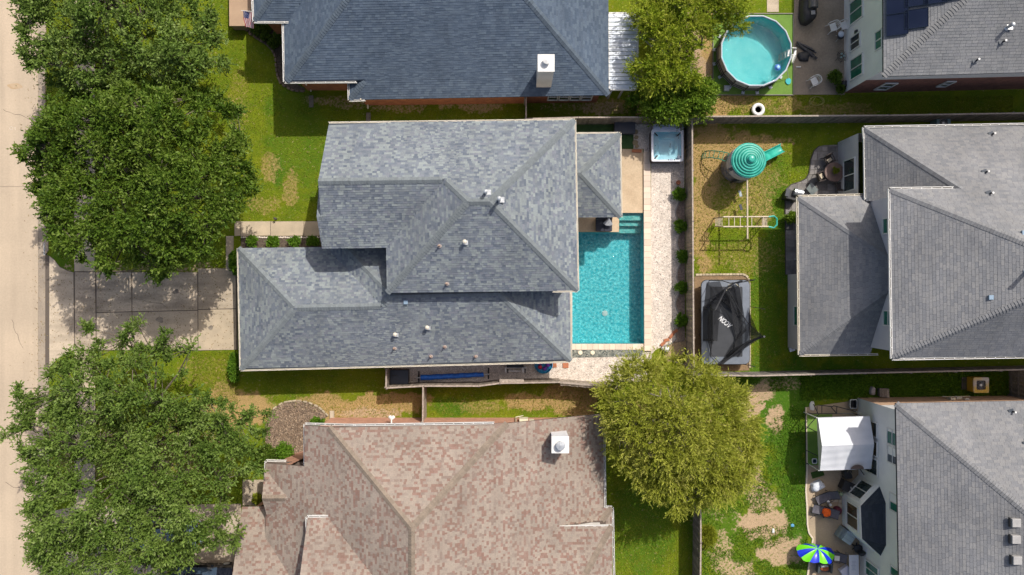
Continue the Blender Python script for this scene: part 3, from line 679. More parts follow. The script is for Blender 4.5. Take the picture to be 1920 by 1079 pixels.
C.wall([(5.6, yn), XY(1121, 953, 2.9), XY(1136, 965, 2.9), XY(1138, 1200, 2.9)], BRICK_P, z1=2.75)
C.wall([XY(587, 982, 5.6), XY(587, 1160, 5.6)], BRICK_P, drop=0.15); C.wall([XY(587, 982, 5.6), XY(700, 980, 5.6)], BRICK_P, drop=0.15)
C.wall([XY(930, 990, 4.35), XY(1128, 990, 4.35)], WHITE, z1=4.2, z0=2.5)
C.gutter([(573, 873), (573, 797), (665, 799.5), (926, 795.5)], 5, WHITE, zs=[4.85, 4.9, 5.95, 5.95])
C.gutter([(1131, 776), (1133, 953), (1147, 953), (1150, 1100)], 2.9, WHITE); C.gutter([(577, 1010), (577, 971), (664, 970)], 5.9, WHITE); C.gutter([(498, 905), (500, 866), (536, 867)], 3.55, WHITE)
C.gutter([(962, 991), (1146, 987)], 4.35, WHITE, w_=0.06, hang=50)
for a, b in ((640, 660), (674, 694)): C.winy(yn + 0.01, a, b, (3.6, 5.2), GLASS_D, 1)
C.winy(yn + 0.01, 902, 926, (3.6, 5.0), GLASS_D, 1)
c1, c2 = P(1035, 819, 6.0), P(1066, 849, 6.0); cc = ((c1.x + c2.x) / 2, (c1.y + c2.y) / 2)
o = MB().box((cc[0], cc[1], 4.9), (c2.x - c1.x, c1.y - c2.y, 2.2)).build('chimney', mat('white_chimney_siding', (0.78, 0.78, 0.78), (0.70, 0.70, 0.72), scale=1, rough=0.5, kind='siding'), C.root)
MB().box((cc[0], cc[1], 6.02), (c2.x - c1.x + 0.06, c1.y - c2.y + 0.06, 0.06)).build('chimney_cover', WHITE, o)
MB().lathe((cc[0], cc[1], 6.04), [(0.16, 0), (0.16, 0.2), (0.26, 0.2), (0.26, 0.3), (0.0, 0.33)], 22).build('chimney_pot', METAL, o)
for i, (x, y) in enumerate(((873, 784), (1040, 776))):
    pass
mb = MB(); c = P(982, 783, 1.6)
mb.box((c.x, yn + 0.12, 1.4), (0.55, 0.2, 0.7)); mb.box((c.x + 0.5, yn + 0.1, 1.7), (0.3, 0.16, 0.4)); mb.tube([(c.x - 0.5, yn + 0.1, 2.4), (c.x - 0.5, yn + 0.1, 0.4), (c.x, yn + 0.2, 0.4)], 0.03)
mb.build('utility_box', mat('beige_metal', (0.6, 0.55, 0.4), rough=0.5), C.root)
mb = MB(); c = P(739, 788, 1.2); mb.cyl((c.x, yn + 0.02, 2.3), (c.x, yn + 0.32, 2.3), 0.05); mb.cyl((c.x, yn + 0.3, 2.3), (c.x + 0.12, yn + 0.42, 2.15), 0.09, 0.12); mb.cyl((c.x, yn + 0.3, 2.3), (c.x - 0.12, yn + 0.42, 2.15), 0.09, 0.12); mb.build('floodlight', WHITE, C.root)

# --- house D: white two-storey top right
D = House('house', 'white two-storey house with rooftop solar panels in the top right corner', (1750, 80), 'grey', expo=0.17, tabs=(0.3, 0.38), thick=(0.014, 0.02), gap=0.009)
D.vols += [Vol([(1657, 143), (2200, 128), (2200, -400), (1655, -400)], 6.3, [0.5, 0.5, 0.5, 0.5])]
D.build_roof()
xd = 21.78; ydn = XY(1583, 175, 0)[1]
D.wall([(xd, 30), (xd, ydn)], SIDE_W, z1=6.15); D.wall([(xd, ydn), (44, ydn + 0.5)], BRICK_R, z1=3.15); D.wall([(xd, ydn), (44, ydn + 0.5)], SIDE_W, z1=6.15, z0=3.15)
for r in ((1594, 1618, -2, 40), (1595, 1613, 66, 92), (1595, 1618, 107, 145), (1594, 1612, -32, -6)): D.winx(xd - 0.01, *r, glass=GLASS_G if r[2] != 66 else GLASS_D, mull='v')
D.winx(xd - 0.01, 1642, 1654.5, 58, 92, mull='v')
D.winy(ydn - 0.005, 1650, 1672, (1.0, 2.5), GLASS_D, -1); D.winy(ydn + 0.08, 1766, 1782, (1.4, 2.6), GLASS_D, -1)
MB().box((xd - 0.06, XY(1600, 61, 1.8)[1], 1.9), (0.12, 0.2, 0.25)).build('wall_lamp', BLACKP, D.root)
for q in ((1888, 52), (1880, 79), (1830, 114)): D.vent(*q, kind='tall' if q[0] == 1888 else 'black', hgt=0.5)
SOLAR = mat('solar_panel', (0.008, 0.013, 0.032), (0.012, 0.018, 0.04), scale=1, rough=0.35, grain=0.0, spec=0.12)
for (x0, x1, y0, y1) in ((1662, 1695, 0, 30), (1662, 1695, 31, 70), (1696, 1731, 22, 57), (1696, 1731, -10, 16), (1732, 1766, -24, 11), (1767, 1800, -34, 3), (1662, 1695, -34, -1), (1696, 1731, -42, -11)):
    pv = D.vols[0]; pl = pv.pl[-1] if False else min(pv.pl, key=lambda t: t[0] * D.on_roof(1670, 20).x + t[1] * D.on_roof(1670, 20).y + t[2])
    a = D.on_roof(x0, y1); wdt = L(x1 - x0, 6.9); ht = L(y1 - y0, 6.9)
    def R(u, v, t): x = a.x + u; y = a.y + v; return (x - pl[0] * t, y - pl[1] * t, pl[0] * x + pl[1] * y + pl[2] + t)
    mb = MB(); mb.add([R(0, 0, .12), R(wdt, 0, .12), R(wdt, ht, .12), R(0, ht, .12), R(0, 0, .07), R(wdt, 0, .07), R(wdt, ht, .07), R(0, ht, .07)], [(0, 1, 2, 3), (4, 5, 1, 0), (5, 6, 2, 1), (6, 7, 3, 2), (7, 4, 0, 3), (7, 6, 5, 4)])
    mb.build('solar_panel', SOLAR, D.roof)
    mb = MB()
    for q in (0.0, 1.0): mb.tube([R(q * wdt, 0, .13), R(q * wdt, ht, .13)], 0.014, 4); mb.tube([R(0, q * ht, .13), R(wdt, q * ht, .13)], 0.014, 4)
    mb.build('panel_frame', mat('anodised_frame', (0.02, 0.03, 0.05), rough=0.4, metal=0.3), D.roof)

# --- house E: grey roofs, centre right
E = House('house', 'grey-roofed two-storey house with lavender siding beside the flagstone patio', (1750, 460), 'greyblue', expo=0.17, tabs=(0.3, 0.38), thick=(0.012, 0.018), gap=0.009)
_e = Vol([(1669, 355), (2260, 351), (2260, 665), (1674, 672)], 6.9, [0.853, None, 0.853, 0.48])
E.vols += [Vol([(1621, 240), (2150, 231), (2150, 378), (1624, 378)], 3.3, [None, None, None, 0.98], extra=(_e.pl[0],)),
           _e,
           Vol([(1497, 370), (1629, 367.5), (1632, 663.5), (1500, 665)], 3.0, [0.64, None, 0.64, 0.577])]
E.build_roof()
E.wall([(XY(1610, 0, 3)[0], XY(0, 378, 3)[1]), (XY(1610, 0, 3.0)[0], XY(0, 250, 3)[1]), (44, XY(0, 246, 3)[1])], SIDE_L, z1=2.95)
E.wall([(18.1, XY(0, 515, 0)[1]), (18.1, XY(0, 652, 0)[1]), (21.9, XY(0, 650, 0)[1])], SIDE_L, z1=2.85); E.wall([(18.1, XY(0, 515, 0)[1]), (19.0, XY(0, 515, 0)[1]), (19.0, XY(0, 384, 2.9)[1]), (22.2, XY(0, 382, 2.9)[1])], SIDE_L, z1=2.85)
E.wall([(21.98, XY(0, 366, 6.5)[1]), (21.98, XY(0, 660, 6.5)[1]), (44, XY(0, 656, 6.5)[1])], SIDE_L, z1=6.75); E.wall([(21.98, XY(0, 366, 6.5)[1]), (25.5, XY(0, 366, 6.5)[1])], SIDE_L, z1=6.75)
E.gutter([(1622, 259), (1621, 240), (1925, 234.5)], 3.3, WHITE); E.gutter([(1623, 259), (1624.5, 374)], 3.3, WHITE); E.gutter([(1787, 354), (1669, 355.5), (1674, 672), (1925, 668)], 6.9, WHITE)
E.gutter([(1621, 367), (1497, 370), (1500, 665), (1646, 663)], 3.0, CREAM)
E.winx(21.40, 1606, 1622, 299, 358, glass=GLASS_D, mull='v', z=(0.9, 2.5)); E.winx(18.09, 1491, 1500, 575, 611, z=(1.2, 2.6), glass=GLASS_G, mull='h')
E.winx(21.97, 1656, 1672, 409, 438, z=(4.95, 6.1)); E.winx(21.97, 1658, 1674, 583, 611, z=(5.0, 6.1))
for q in ((1860, 252), (1848, 323), (1856, 363)): E.vent(*q, kind='black')
E.vent(1919, 437, 'square'); E.vent(1857, 558, 'square'); E.vent(1925, 508, 'tall', hgt=1.0)

# --- house F: white, bottom right
F = House('house', 'white two-storey house with bay window behind the cluttered patio', (1780, 900), 'greyblue', expo=0.17, tabs=(0.3, 0.38), thick=(0.012, 0.018), gap=0.009)
F.vols += [Vol([(1680, 757), (2300, 745), (2300, 1300), (1690, 1300)], 5.6, [0.5, None, None, 0.5])]
F.build_roof()
xf = 22.65; yf = XY(0, 746, 0)[1]
F.wall([(xf, yf), (xf + 0.3, -28)], SIDE_W, z1=5.55); F.wall([(xf, yf), (44, yf + 0.3)], BRICK_T, z1=3.2); F.wall([(xf, yf), (44, yf + 0.3)], SIDE_W, z1=5.5, z0=3.2)
F.winx(xf + 0.01, 1618, 1646, 788, 815, glass=GLASS_D, mull='n', z=(0.5, 2.75)); F.winx(xf + 0.02, 1618, 1646, 823, 850, glass=GLASS_W, mull='n', z=(0.5, 2.75)); F.winx(xf + 0.04, 1618, 1646, 856, 886, glass=GLASS_D, mull='n', z=(0.5, 2.75))
F.winx(xf + 0.04, 1664, 1680, 806, 835, mull='h', z=(4.0, 5.2)); F.winx(xf + 0.06, 1664, 1680, 839, 870, glass=GLASS_D, mull='h', z=(4.0, 5.2))
F.winx(xf + 0.10, 1669, 1684, 927, 960, mull='v', z=(4.2, 5.3)); F.winx(xf + 0.13, 1675, 1689, 1066, 1100, mull='v', z=(4.2, 5.3)); F.winx(xf + 0.12, 1634, 1653, 1058, 1085, mull='v', z=(1.0, 2.7))
for q in ((1898, 772), (1925, 832)): F.vent(*q, kind='black')
for q in ((1901, 979), (1901, 1010), (1903, 1049)): F.vent(*q, kind='box')
# bay
bay = [(22.75, -12.25), (21.62, -13.45), (21.66, -15.55), (22.85, -16.7)]
F.wall(bay, SIDE_W, z1=2.85)
for (a, b, g) in ((bay[0], bay[1], GLASS_D), (bay[1], bay[2], GLASS_W)):
    d = Vector((b[0] - a[0], b[1] - a[1])); ln = d.length; d /= ln; nn = (d.y, -d.x) if (d.y < 0) else (-d.y, d.x)
    c = ((a[0] + b[0]) / 2, (a[1] + b[1]) / 2); nn = (d.y, -d.x)
    F._win(c, (d.x, d.y), nn, ln * 0.72, 0.8, 2.4, g, 'v')
e = [P(1650, 912, 2.9), P(1614, 949, 2.9), P(1616.5, 1010.5, 2.9), P(1654, 1045, 2.9)]; tp = [Vector((22.75, -13.1, 3.65)), Vector((22.85, -15.7, 3.65))]
mb = MB(); pts = e + tp; mb.add(pts, [(0, 1, 4), (1, 2, 5, 4), (2, 3, 5)]); mb.add([p - Vector((0, 0, 0.12)) for p in e] + e, [(0, 1, 5, 4), (1, 2, 6, 5), (2, 3, 7, 6)])
br = mb.build('bay_roof', SHINGLE['charcoal'][0], F.root)
mb = MB()
for a, b in zip(e, e[1:]): mb.tube([a - Vector((0, 0, 0.05)), b - Vector((0, 0, 0.05))], 0.045, 6)
mb.build('fascia', WHITE, br)
mb = MB()        # courses of the little roof
for (a, b, t0, t1) in ((e[1], e[2], tp[0], tp[1]), (e[0], e[1], tp[0], tp[0]), (e[2], e[3], tp[1], tp[1])):
    for k in range(7):
        f0, f1 = k / 7, (k + 1) / 7; m_ = max(1, int((b - a).length * (1 - f0 * 0.5) / 0.3))
        for i in range(m_):
            q = [a.lerp(t0, f0).lerp(b.lerp(t1, f0), i / m_), a.lerp(t0, f0).lerp(b.lerp(t1, f0), (i + 1) / m_), a.lerp(t0, f1).lerp(b.lerp(t1, f1), (i + 1) / m_), a.lerp(t0, f1).lerp(b.lerp(t1, f1), i / m_)]
            up = Vector((0, 0, 1)); mb.add([q[0] + up * .03, q[1] + up * .03, q[2] + up * .008, q[3] + up * .008, q[0], q[1]], [(0, 1, 2, 3), (4, 5, 1, 0)], random.random())
o = mb.build('shingles', SHINGLE['charcoal'][0], br); o['kind'] = 'stuff'
# ------------------------------------------------------------------ pools and yards
def water(name, tint, bs=9.0, bump=0.35, rough=0.03, gl=0.5):
    m = bpy.data.materials.new(name); m.use_nodes = True; t = m.node_tree; N = t.nodes; K = t.links; N.remove(N['Principled BSDF'])
    tr = N.new('ShaderNodeBsdfTransparent'); tr.inputs[0].default_value = tint + (1,); rf = N.new('ShaderNodeBsdfRefraction'); rf.inputs['IOR'].default_value = 1.33; rf.inputs[0].default_value = tint + (1,); rf.inputs['Roughness'].default_value = 0.0
    g = N.new('ShaderNodeBsdfGlossy'); g.inputs['Roughness'].default_value = rough; f = N.new('ShaderNodeFresnel'); f.inputs[0].default_value = 1.33
    p = N.new('ShaderNodeNewGeometry'); n1 = N.new('ShaderNodeTexNoise'); n1.inputs['Scale'].default_value = bs; n1.inputs['Detail'].default_value = 3; n1.inputs['Distortion'].default_value = 0.6
    K.new(p.outputs['Position'], n1.inputs['Vector']); b = N.new('ShaderNodeBump'); b.inputs['Strength'].default_value = bump; b.inputs['Distance'].default_value = 0.08
    K.new(n1.outputs['Fac'], b.inputs['Height'])
    for q in (rf, g, f): K.new(b.outputs[0], q.inputs['Normal'])
    mm = N.new('ShaderNodeMixShader'); mm.inputs[0].default_value = 0.22; K.new(tr.outputs[0], mm.inputs[1]); K.new(rf.outputs[0], mm.inputs[2])
    ms = N.new('ShaderNodeMixShader'); K.new(f.outputs[0], ms.inputs[0]); K.new(mm.outputs[0], ms.inputs[1]); K.new(g.outputs[0], ms.inputs[2]); K.new(ms.outputs[0], N['Material Output'].inputs[0]); MATS[name] = m; return m
PLASTER = mat('turquoise_plaster_painted_ripples', (0.012, 0.41, 0.48), (0.24, 0.72, 0.72), scale=5.5, rough=0.8, grain=0.30, gscale=9)  # two-tone mottling paints ripple and caustic light into the pool floor colour
WATER = water('pool_water', (0.82, 0.97, 0.99), bs=7, bump=0.7)
TRAV = mat('travertine', (0.70, 0.56, 0.43), (0.62, 0.50, 0.40), scale=2.5, rough=0.8, grain=0.07, objrnd=0.10)
DECK = mat('tan_pool_deck', (0.55, 0.42, 0.28), (0.46, 0.34, 0.22), scale=1.2, rough=0.85, grain=0.10, gscale=12)
pool = thing('swimming_pool', 'long turquoise in-ground pool with corner steps and pale coping behind the blue-grey house', 'swimming pool', tuple(P(1140, 530, 0)))
pp = polyP(POOL); zf = -1.45
mb = MB(); mb.add([(x, y, zf) for x, y in pp], [list(range(len(pp)))[::-1]])
for a, b in zip(pp, pp[1:] + pp[:1]): mb.add([(a[0], a[1], zf), (b[0], b[1], zf), (b[0], b[1], 0.0), (a[0], a[1], 0.0)], [(0, 1, 2, 3)])
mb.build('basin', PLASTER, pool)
mb = MB()
a = P(1161, 0, 0).x; b = P(1206, 0, 0).x; 
for k, (ya, yb, zt) in enumerate(((400, 413, -0.25), (413, 423, -0.5), (423, 436, -0.8))):
    mb.box(((a + b) / 2, (P(0, ya).y + P(0, yb).y) / 2, (zt + zf) / 2), (b - a - 0.01, P(0, ya).y - P(0, yb).y, zt - zf))
mb.build('step', mat('step_plaster', (0.10, 0.45, 0.42), (0.30, 0.60, 0.52), scale=6, rough=0.8, grain=0.1), pool)
mb = MB().prism(pp, -0.10, -0.095, bottom=False); mb.f = mb.f[:1]; mb.r = mb.r[:1]; mb.mi = mb.mi[:1]; mb.build('water', WATER, pool)
c = P(1134, 588, zf); mb = MB().lathe((c.x, c.y, zf), [(0.20, 0.004), (0.18, 0.03), (0.04, 0.05), (0, 0.05)], 16); mb.build('drain', WHITE, pool)
def pieces(name, a, b, wd, n, m, parent, z0, z1, gap=0.012):
    a = Vector(a); b = Vector(b); d = b - a; ln = d.length; d.normalize(); rz = math.atan2(d.y, d.x)
    for i in range(n):
        c = a + d * ln * (i + 0.5) / n; MB().box((c.x, c.y, (z0 + z1) / 2), (ln / n - gap, wd, z1 - z0), rz).build(name, m, parent)
w13 = 13 * S
pieces('coping_stone', P(1212.5, 286)[:2], P(1214, 658)[:2], w13, 34, TRAV, pool, -0.12, 0.16)
pieces('coping_stone', P(1069, 650.5)[:2], P(1206.5, 650.5)[:2], 11 * S, 13, TRAV, pool, -0.12, 0.06)
pieces('coping_stone', P(1070.6, 440)[:2], P(1070.6, 644)[:2], 4.6 * S, 18, TRAV, pool, -0.12, 0.06)
# decks by the pool
dk = sheet('pool_deck', [(1079, 280), (1205.5, 280), (1205.5, 399.6), (1160.6, 399.6), (1160.6, 435.5), (1060, 435.5), (1060, 280)], 0.03, DECK, z0=-0.1)
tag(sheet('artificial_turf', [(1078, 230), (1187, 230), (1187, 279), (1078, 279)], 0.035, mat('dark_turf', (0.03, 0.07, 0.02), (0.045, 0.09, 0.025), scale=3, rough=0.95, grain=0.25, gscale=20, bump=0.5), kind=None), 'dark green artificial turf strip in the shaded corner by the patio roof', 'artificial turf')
def gravel(name, c1, c2, c3, sc=18):
    m = bpy.data.materials.new(name); m.use_nodes = True; t = m.node_tree; N = t.nodes; K = t.links; b = N['Principled BSDF']; b.inputs['Roughness'].default_value = 0.85
    p = N.new('ShaderNodeNewGeometry'); v = N.new('ShaderNodeTexVoronoi'); v.inputs['Scale'].default_value = sc; K.new(p.outputs['Position'], v.inputs['Vector'])
    sx = N.new('ShaderNodeSeparateColor'); K.new(v.outputs['Color'], sx.inputs[0]); r = N.new('ShaderNodeValToRGB'); K.new(sx.outputs[0], r.inputs[0]); e = r.color_ramp.elements
    while len(e) < 5: e.new(0.5)
    for i, c_ in enumerate((c3, c1, c2, c1, tuple(min(0.9, q * 1.25) for q in c2))): e[i].position = i / 4; e[i].color = c_ + (1,)
    n = N.new('ShaderNodeTexNoise'); n.inputs['Scale'].default_value = 2.0; K.new(p.outputs['Position'], n.inputs['Vector'])
    mx = N.new('ShaderNodeMix'); mx.data_type = 'RGBA'; mx.blend_type = 'MULTIPLY'; mx.inputs[0].default_value = 1; K.new(r.outputs[0], mx.inputs[6]); K.new(mapr_rgb(N, K, n.outputs['Fac'], 0.85, 1.12), mx.inputs[7]); K.new(mx.outputs[2], b.inputs['Base Color'])
    bp = N.new('ShaderNodeBump'); bp.inputs['Strength'].default_value = 0.8; bp.inputs['Distance'].default_value = 0.03; bp.invert = True; K.new(v.outputs['Distance'], bp.inputs['Height']); K.new(bp.outputs[0], b.inputs['Normal']); MATS[name] = m; return m
GRAV = gravel('white_gravel', (0.58, 0.49, 0.41), (0.68, 0.60, 0.52), (0.38, 0.31, 0.25), 20)
GRAVD = gravel('dark_river_rock', (0.13, 0.14, 0.12), (0.25, 0.25, 0.21), (0.05, 0.06, 0.06), 11)
scal = []
for i in range(57):
    y = 356 + i * 5; scal.append((1271 + 4.5 * math.sin((y - 356) / 57 * 2 * math.pi) + (3 if 430 < y < 520 else 0), y))
gy = sheet('gravel_yard', [(1188, 226), (1283, 226), (1283, 352)] + scal + [(1262, 642), (1246, 648), (1230, 656), (1222, 664), (1222, 716), (1080, 716), (900, 719), (735, 719), (733, 690), (733, 676), (1069, 660), (1069, 657), (1219, 657), (1221, 300), (1207, 300), (1207, 279.4), (1188, 279.4)], 0.022, GRAV, z0=-0.06)
rk = sheet('river_rock_strip', [(1070, 656.5), (1205, 656.5), (1205, 668), (1160, 669), (1072, 671)], 0.045, GRAVD, z0=0.0)
# individual pebbles, sitting in the gravel
mb = MB(); rr = random.Random(5)
for i in range(2600):
    x = rr.uniform(1070, 1283); y = rr.uniform(228, 716); big = False
    if 1072 < x < 1204 and 657 < y < 669: big = True
    elif not (in_poly(x, y, [(1224, 300), (1268, 300), (1266, 640), (1224, 655)]) or (y > 672 and x < 1220)): continue
    c = P(x, y, 0.02); r_ = rr.uniform(0.025, 0.05) * (1.5 if big else 1); v = []
    for k in range(5): t = k * 2 * math.pi / 5 + rr.random(); v.append((c.x + math.cos(t) * r_, c.y + math.sin(t) * r_, c.z))
    v.append((c.x, c.y, c.z + r_ * 0.8 + (0.03 if big else 0))); mb.add(v, [(k, (k + 1) % 5, 5) for k in range(5)], rr.random() * (0.35 if big else 1))
o = mb.build('pebbles', mat('pebble', (0.5, 0.45, 0.4), ramp=('L', [(.20, .19, .18), (.28, .26, .22), (.66, .58, .50), (.74, .66, .57), (.58, .48, .39)]), rough=0.85), origin=(0, 0, 0)); o['kind'] = 'stuff'
BEDM = mat('garden_mulch', (0.19, 0.14, 0.11), (0.28, 0.21, 0.165), scale=6, rough=0.95, grain=0.35, gscale=14, bump=0.8, bscale=20)
bed = sheet('garden_bed', [(s_[0] + 0.3, s_[1]) for s_ in [(1268, 352)] + scal] + [(1262, 643), (1284, 640), (1284, 352)], 0.03, BEDM, z0=-0.05)
edg = MB(); edg.tube([P(x, y, 0.05) for x, y in [(1283, 353)] + scal + [(1258, 645), (1243, 650)]], 0.045, 5)
tag(edg.build('bed_edging', mat('grey_edging', (0.30, 0.28, 0.26), rough=0.8)), 'scalloped grey edging between the white gravel and the shrub bed', 'edging')
REDB = mat('terracotta_brick', (0.42, 0.16, 0.075), (0.35, 0.13, 0.07), scale=5, rough=0.9, grain=0.12, objrnd=0.15)
for i, (x, y, a) in enumerate(((1266, 622, 0.6), (1259, 630, 0.9), (1250, 638, 0.3), (1243, 645, 0.7))):
    c = P(x, y, 0.07); tag(MB().box(c, (0.36, 0.19, 0.08), a).build('loose_brick', REDB, bevel=0.01), ('loose red brick at the fence end of the gravel edge', 'second loose red brick down from the last bed shrub', 'third loose red brick along the gravel edge', 'loose red brick nearest the pool corner')[i], 'brick', 'loose bricks by the willow')
for i, (x, y, rz) in enumerate(((1060.5, 685, 0.02), (1038, 684, 0.1))):
    c = P(x, y, 0.05); tag(MB().box(c, (0.38, 0.38, 0.05), rz).build('paver', REDB, bevel=0.008), ('square red paver on the gravel at the house corner', 'square red paver half under the eave by the toy pool')[i], 'paver')
for i, x in enumerate((1088, 1111)):
    c = P(x, 661.5, 0.05); tag(MB().lathe(c, [(0.145, 0), (0.14, 0.05), (0.0, 0.06)], 18).build('stepping_stone', mat('cream_stone', (0.75, 0.65, 0.48), rough=0.7)), ('round cream stone on dark river rock, nearest the house', 'round cream stone on dark river rock, farther from the house')[i], 'stepping stone', 'round stones by the pool')
c = P(1249, 655, 0); mb = MB().lathe((c.x, c.y, 0.02), [(0.17, 0), (0.2, 0.2), (0.17, 0.32), (0.0, 0.36)], 16); mb.lathe((c.x - 0.22, c.y + 0.05, 0.02), [(0.12, 0), (0.12, 0.2), (0, 0.24)], 12)
tag(mb.build('garden_pot', mat('chalk_white', (0.72, 0.70, 0.66), (0.55, 0.53, 0.5), scale=6), smooth=True), 'chalky white pot lying on bare soil below the shrub bed', 'pot')
c = P(1271.5, 343, 0.1); tag(MB().lathe(c, [(0.10, -0.08), (0.15, 0.05), (0.14, 0.14), (0.06, 0.12), (0.0, 0.05)], 16).build('flower_pot', REDB, smooth=True), 'small terracotta pot on gravel between hot tub and shrub bed', 'pot')
# stepping edge stones beside the turf
for i, (x, y, r_) in enumerate(((1192, 248, .2), (1193, 258, .17), (1191, 268, .22), (1194, 275, .16))):
    c = P(x, y, 0.03); mb = MB(); mb.prism([(c.x + math.cos(k * .9 + i) * r_ * (0.8 + 0.3 * ((k * 7 + i) % 3) / 2), c.y + math.sin(k * .9 + i) * r_ * 0.8) for k in range(7)], 0.0, 0.10)
    tag(mb.build('edge_stone', mat('sandstone', (0.32, 0.24, 0.13), (0.24, 0.18, 0.1), scale=5), bevel=0.02), ('topmost edge stone', 'second edge stone', 'third edge stone', 'lowest edge stone')[i] + ' between dark turf and gravel path', 'stone', 'edge stones by the turf')
c = P(1194, 283.5, 0.06); tag(MB().box(c, (0.62, 0.2, 0.1), -0.05).build('log_border', REDB, bevel=0.02), 'reddish border block where turf meets the tan deck', 'border block')
# storage bench
c = P(1169, 243.5, 0); st = thing('storage_box', 'dark grey storage box on the shaded turf by the north fence', 'storage box', (c.x, c.y, 0))
DGREY = mat('dark_grey_resin', (0.035, 0.038, 0.05), (0.045, 0.048, 0.06), scale=2, rough=0.5, grain=0.04)
MB().box((c.x, c.y, 0.3), (1.30, 0.72, 0.55)).build('body', DGREY, st, bevel=0.03); MB().box((c.x, c.y, 0.61), (1.36, 0.78, 0.07)).build('lid', DGREY, st, bevel=0.02)
# daybed / wicker lounge with a grey cover by the steps
ch = thing('lounge_chair', 'black outdoor lounge with a grey cushion between patio roof and pool', 'lounge chair', tuple(P(1132, 420, 0)))
ROPE = mat('black_fabric', (0.030, 0.032, 0.045), (0.045, 0.047, 0.06), scale=12, rough=0.9, grain=0.15)
c = P(1131, 422, 0)
mb = MB(); [mb.box((c.x + sx * 0.48, c.y + sy * 0.36, 0.17), (0.06, 0.06, 0.34)) for sx in (-1, 1) for sy in (-1, 1)]; mb.box((c.x, c.y, 0.33), (1.08, 0.82, 0.05)); mb.build('frame', BLACKP, ch)
for sx in (-1, 1): MB().box((c.x + sx * 0.265, c.y - 0.03, 0.40), (0.51, 0.86, 0.11)).build('seat_cushion', ROPE, ch, bevel=0.03)
for sx in (-1, 1): MB().box((c.x + sx * 0.265, c.y + 0.38, 0.62), (0.51, 0.12, 0.42), M=Matrix.Rotation(-0.25, 3, 'X')).build('back_cushion', ROPE, ch, bevel=0.03)
g_ = MB(); c2 = P(1141, 412, 0.7)
for k in range(7): a = -0.9 + k * 0.25; g_.box((c2.x + math.sin(a) * 0.18, c2.y - math.cos(a) * 0.16, 0.72 + 0.01 * k), (0.09, 0.50, 0.03), a * 0.9)
g_.build('folded_throw', mat('grey_cloth', (0.22, 0.23, 0.25), (0.32, 0.33, 0.35), scale=8, rough=0.9), ch)
# hot tub
def rrect(cx, cy, w_, h_, r, n=6):
    out = []
    for (sx, sy, a0) in ((1, 1, 0), (-1, 1, 90), (-1, -1, 180), (1, -1, 270)):
        for k in range(n + 1): t = math.radians(a0 + 90 * k / n); out.append((cx + sx * (w_ / 2 - r) + r * math.cos(t), cy + sy * (h_ / 2 - r) + r * math.sin(t)))
    return out
c = P(1251.5, 273, 0.92); cx, cy = c.x, c.y; ht = thing('hot_tub', 'square white hot tub with pale blue water on the gravel', 'hot tub', (cx, cy, 0))
W_, H_ = 2.09, 2.1
_cb = MB().prism(rrect(cx, cy, W_ - 0.08, H_ - 0.08, 0.1), 0, 0.84, bottom=False); _cb.f = _cb.f[1:]; _cb.r = _cb.r[1:]; _cb.mi = _cb.mi[1:]; _cb.build('cabinet', mat('espresso_cabinet', (0.05, 0.035, 0.03), (0.07, 0.05, 0.04), scale=4, rough=0.7), ht)
ACR = mat('white_acrylic', (0.72, 0.73, 0.76), (0.64, 0.66, 0.70), scale=3, rough=0.15, grain=0.02)
ACB = mat('blue_acrylic', (0.48, 0.78, 0.90), (0.60, 0.85, 0.94), scale=2.2, rough=0.3, grain=0.04)
mb = MB(); rings = [(W_, H_, 0.14, 0.80), (W_, H_, 0.14, 0.90), (W_ - 0.04, H_ - 0.04, 0.13, 0.935), (W_ - 0.26, H_ - 0.26, 0.22, 0.935), (W_ - 0.32, H_ - 0.32, 0.23, 0.89)]
R_ = [rrect(cx, cy - 0.02 * (i > 2), a, b, r) for i, (a, b, r, z) in enumerate(rings)]; n = len(R_[0]); vs = [(p[0], p[1], rings[i][3]) for i, rg in enumerate(R_) for p in rg]
mb.add(vs, [(i * n + k, i * n + (k + 1) % n, (i + 1) * n + (k + 1) % n, (i + 1) * n + k) for i in range(4) for k in range(n)]); mb.build('shell', ACR, ht, smooth=False)
mb = MB(); rings = [(W_ - 0.32, H_ - 0.32, 0.23, 0.89), (W_ - 0.36, H_ - 0.36, 0.24, 0.74), (W_ - 1.0, H_ - 1.0, 0.15, 0.62), (W_ - 1.2, H_ - 1.2, 0.12, 0.40)]
R_ = [rrect(cx, cy - 0.02, a, b, r) for a, b, r, z in rings]; vs = [(p[0], p[1], rings[i][3]) for i, rg in enumerate(R_) for p in rg]
mb.add(vs, [(i * n + k, i * n + (k + 1) % n, (i + 1) * n + (k + 1) % n, (i + 1) * n + k) for i in range(3) for k in range(n)] + [[3 * n + k for k in range(n)]]); mb.build('basin', ACB, ht)
mb = MB().prism(rrect(cx, cy - 0.02, W_ - 0.33, H_ - 0.33, 0.235), 0.86, 0.865); mb.build('water', water('tub_water', (0.93, 0.985, 0.995), bs=5, bump=0.1), ht)
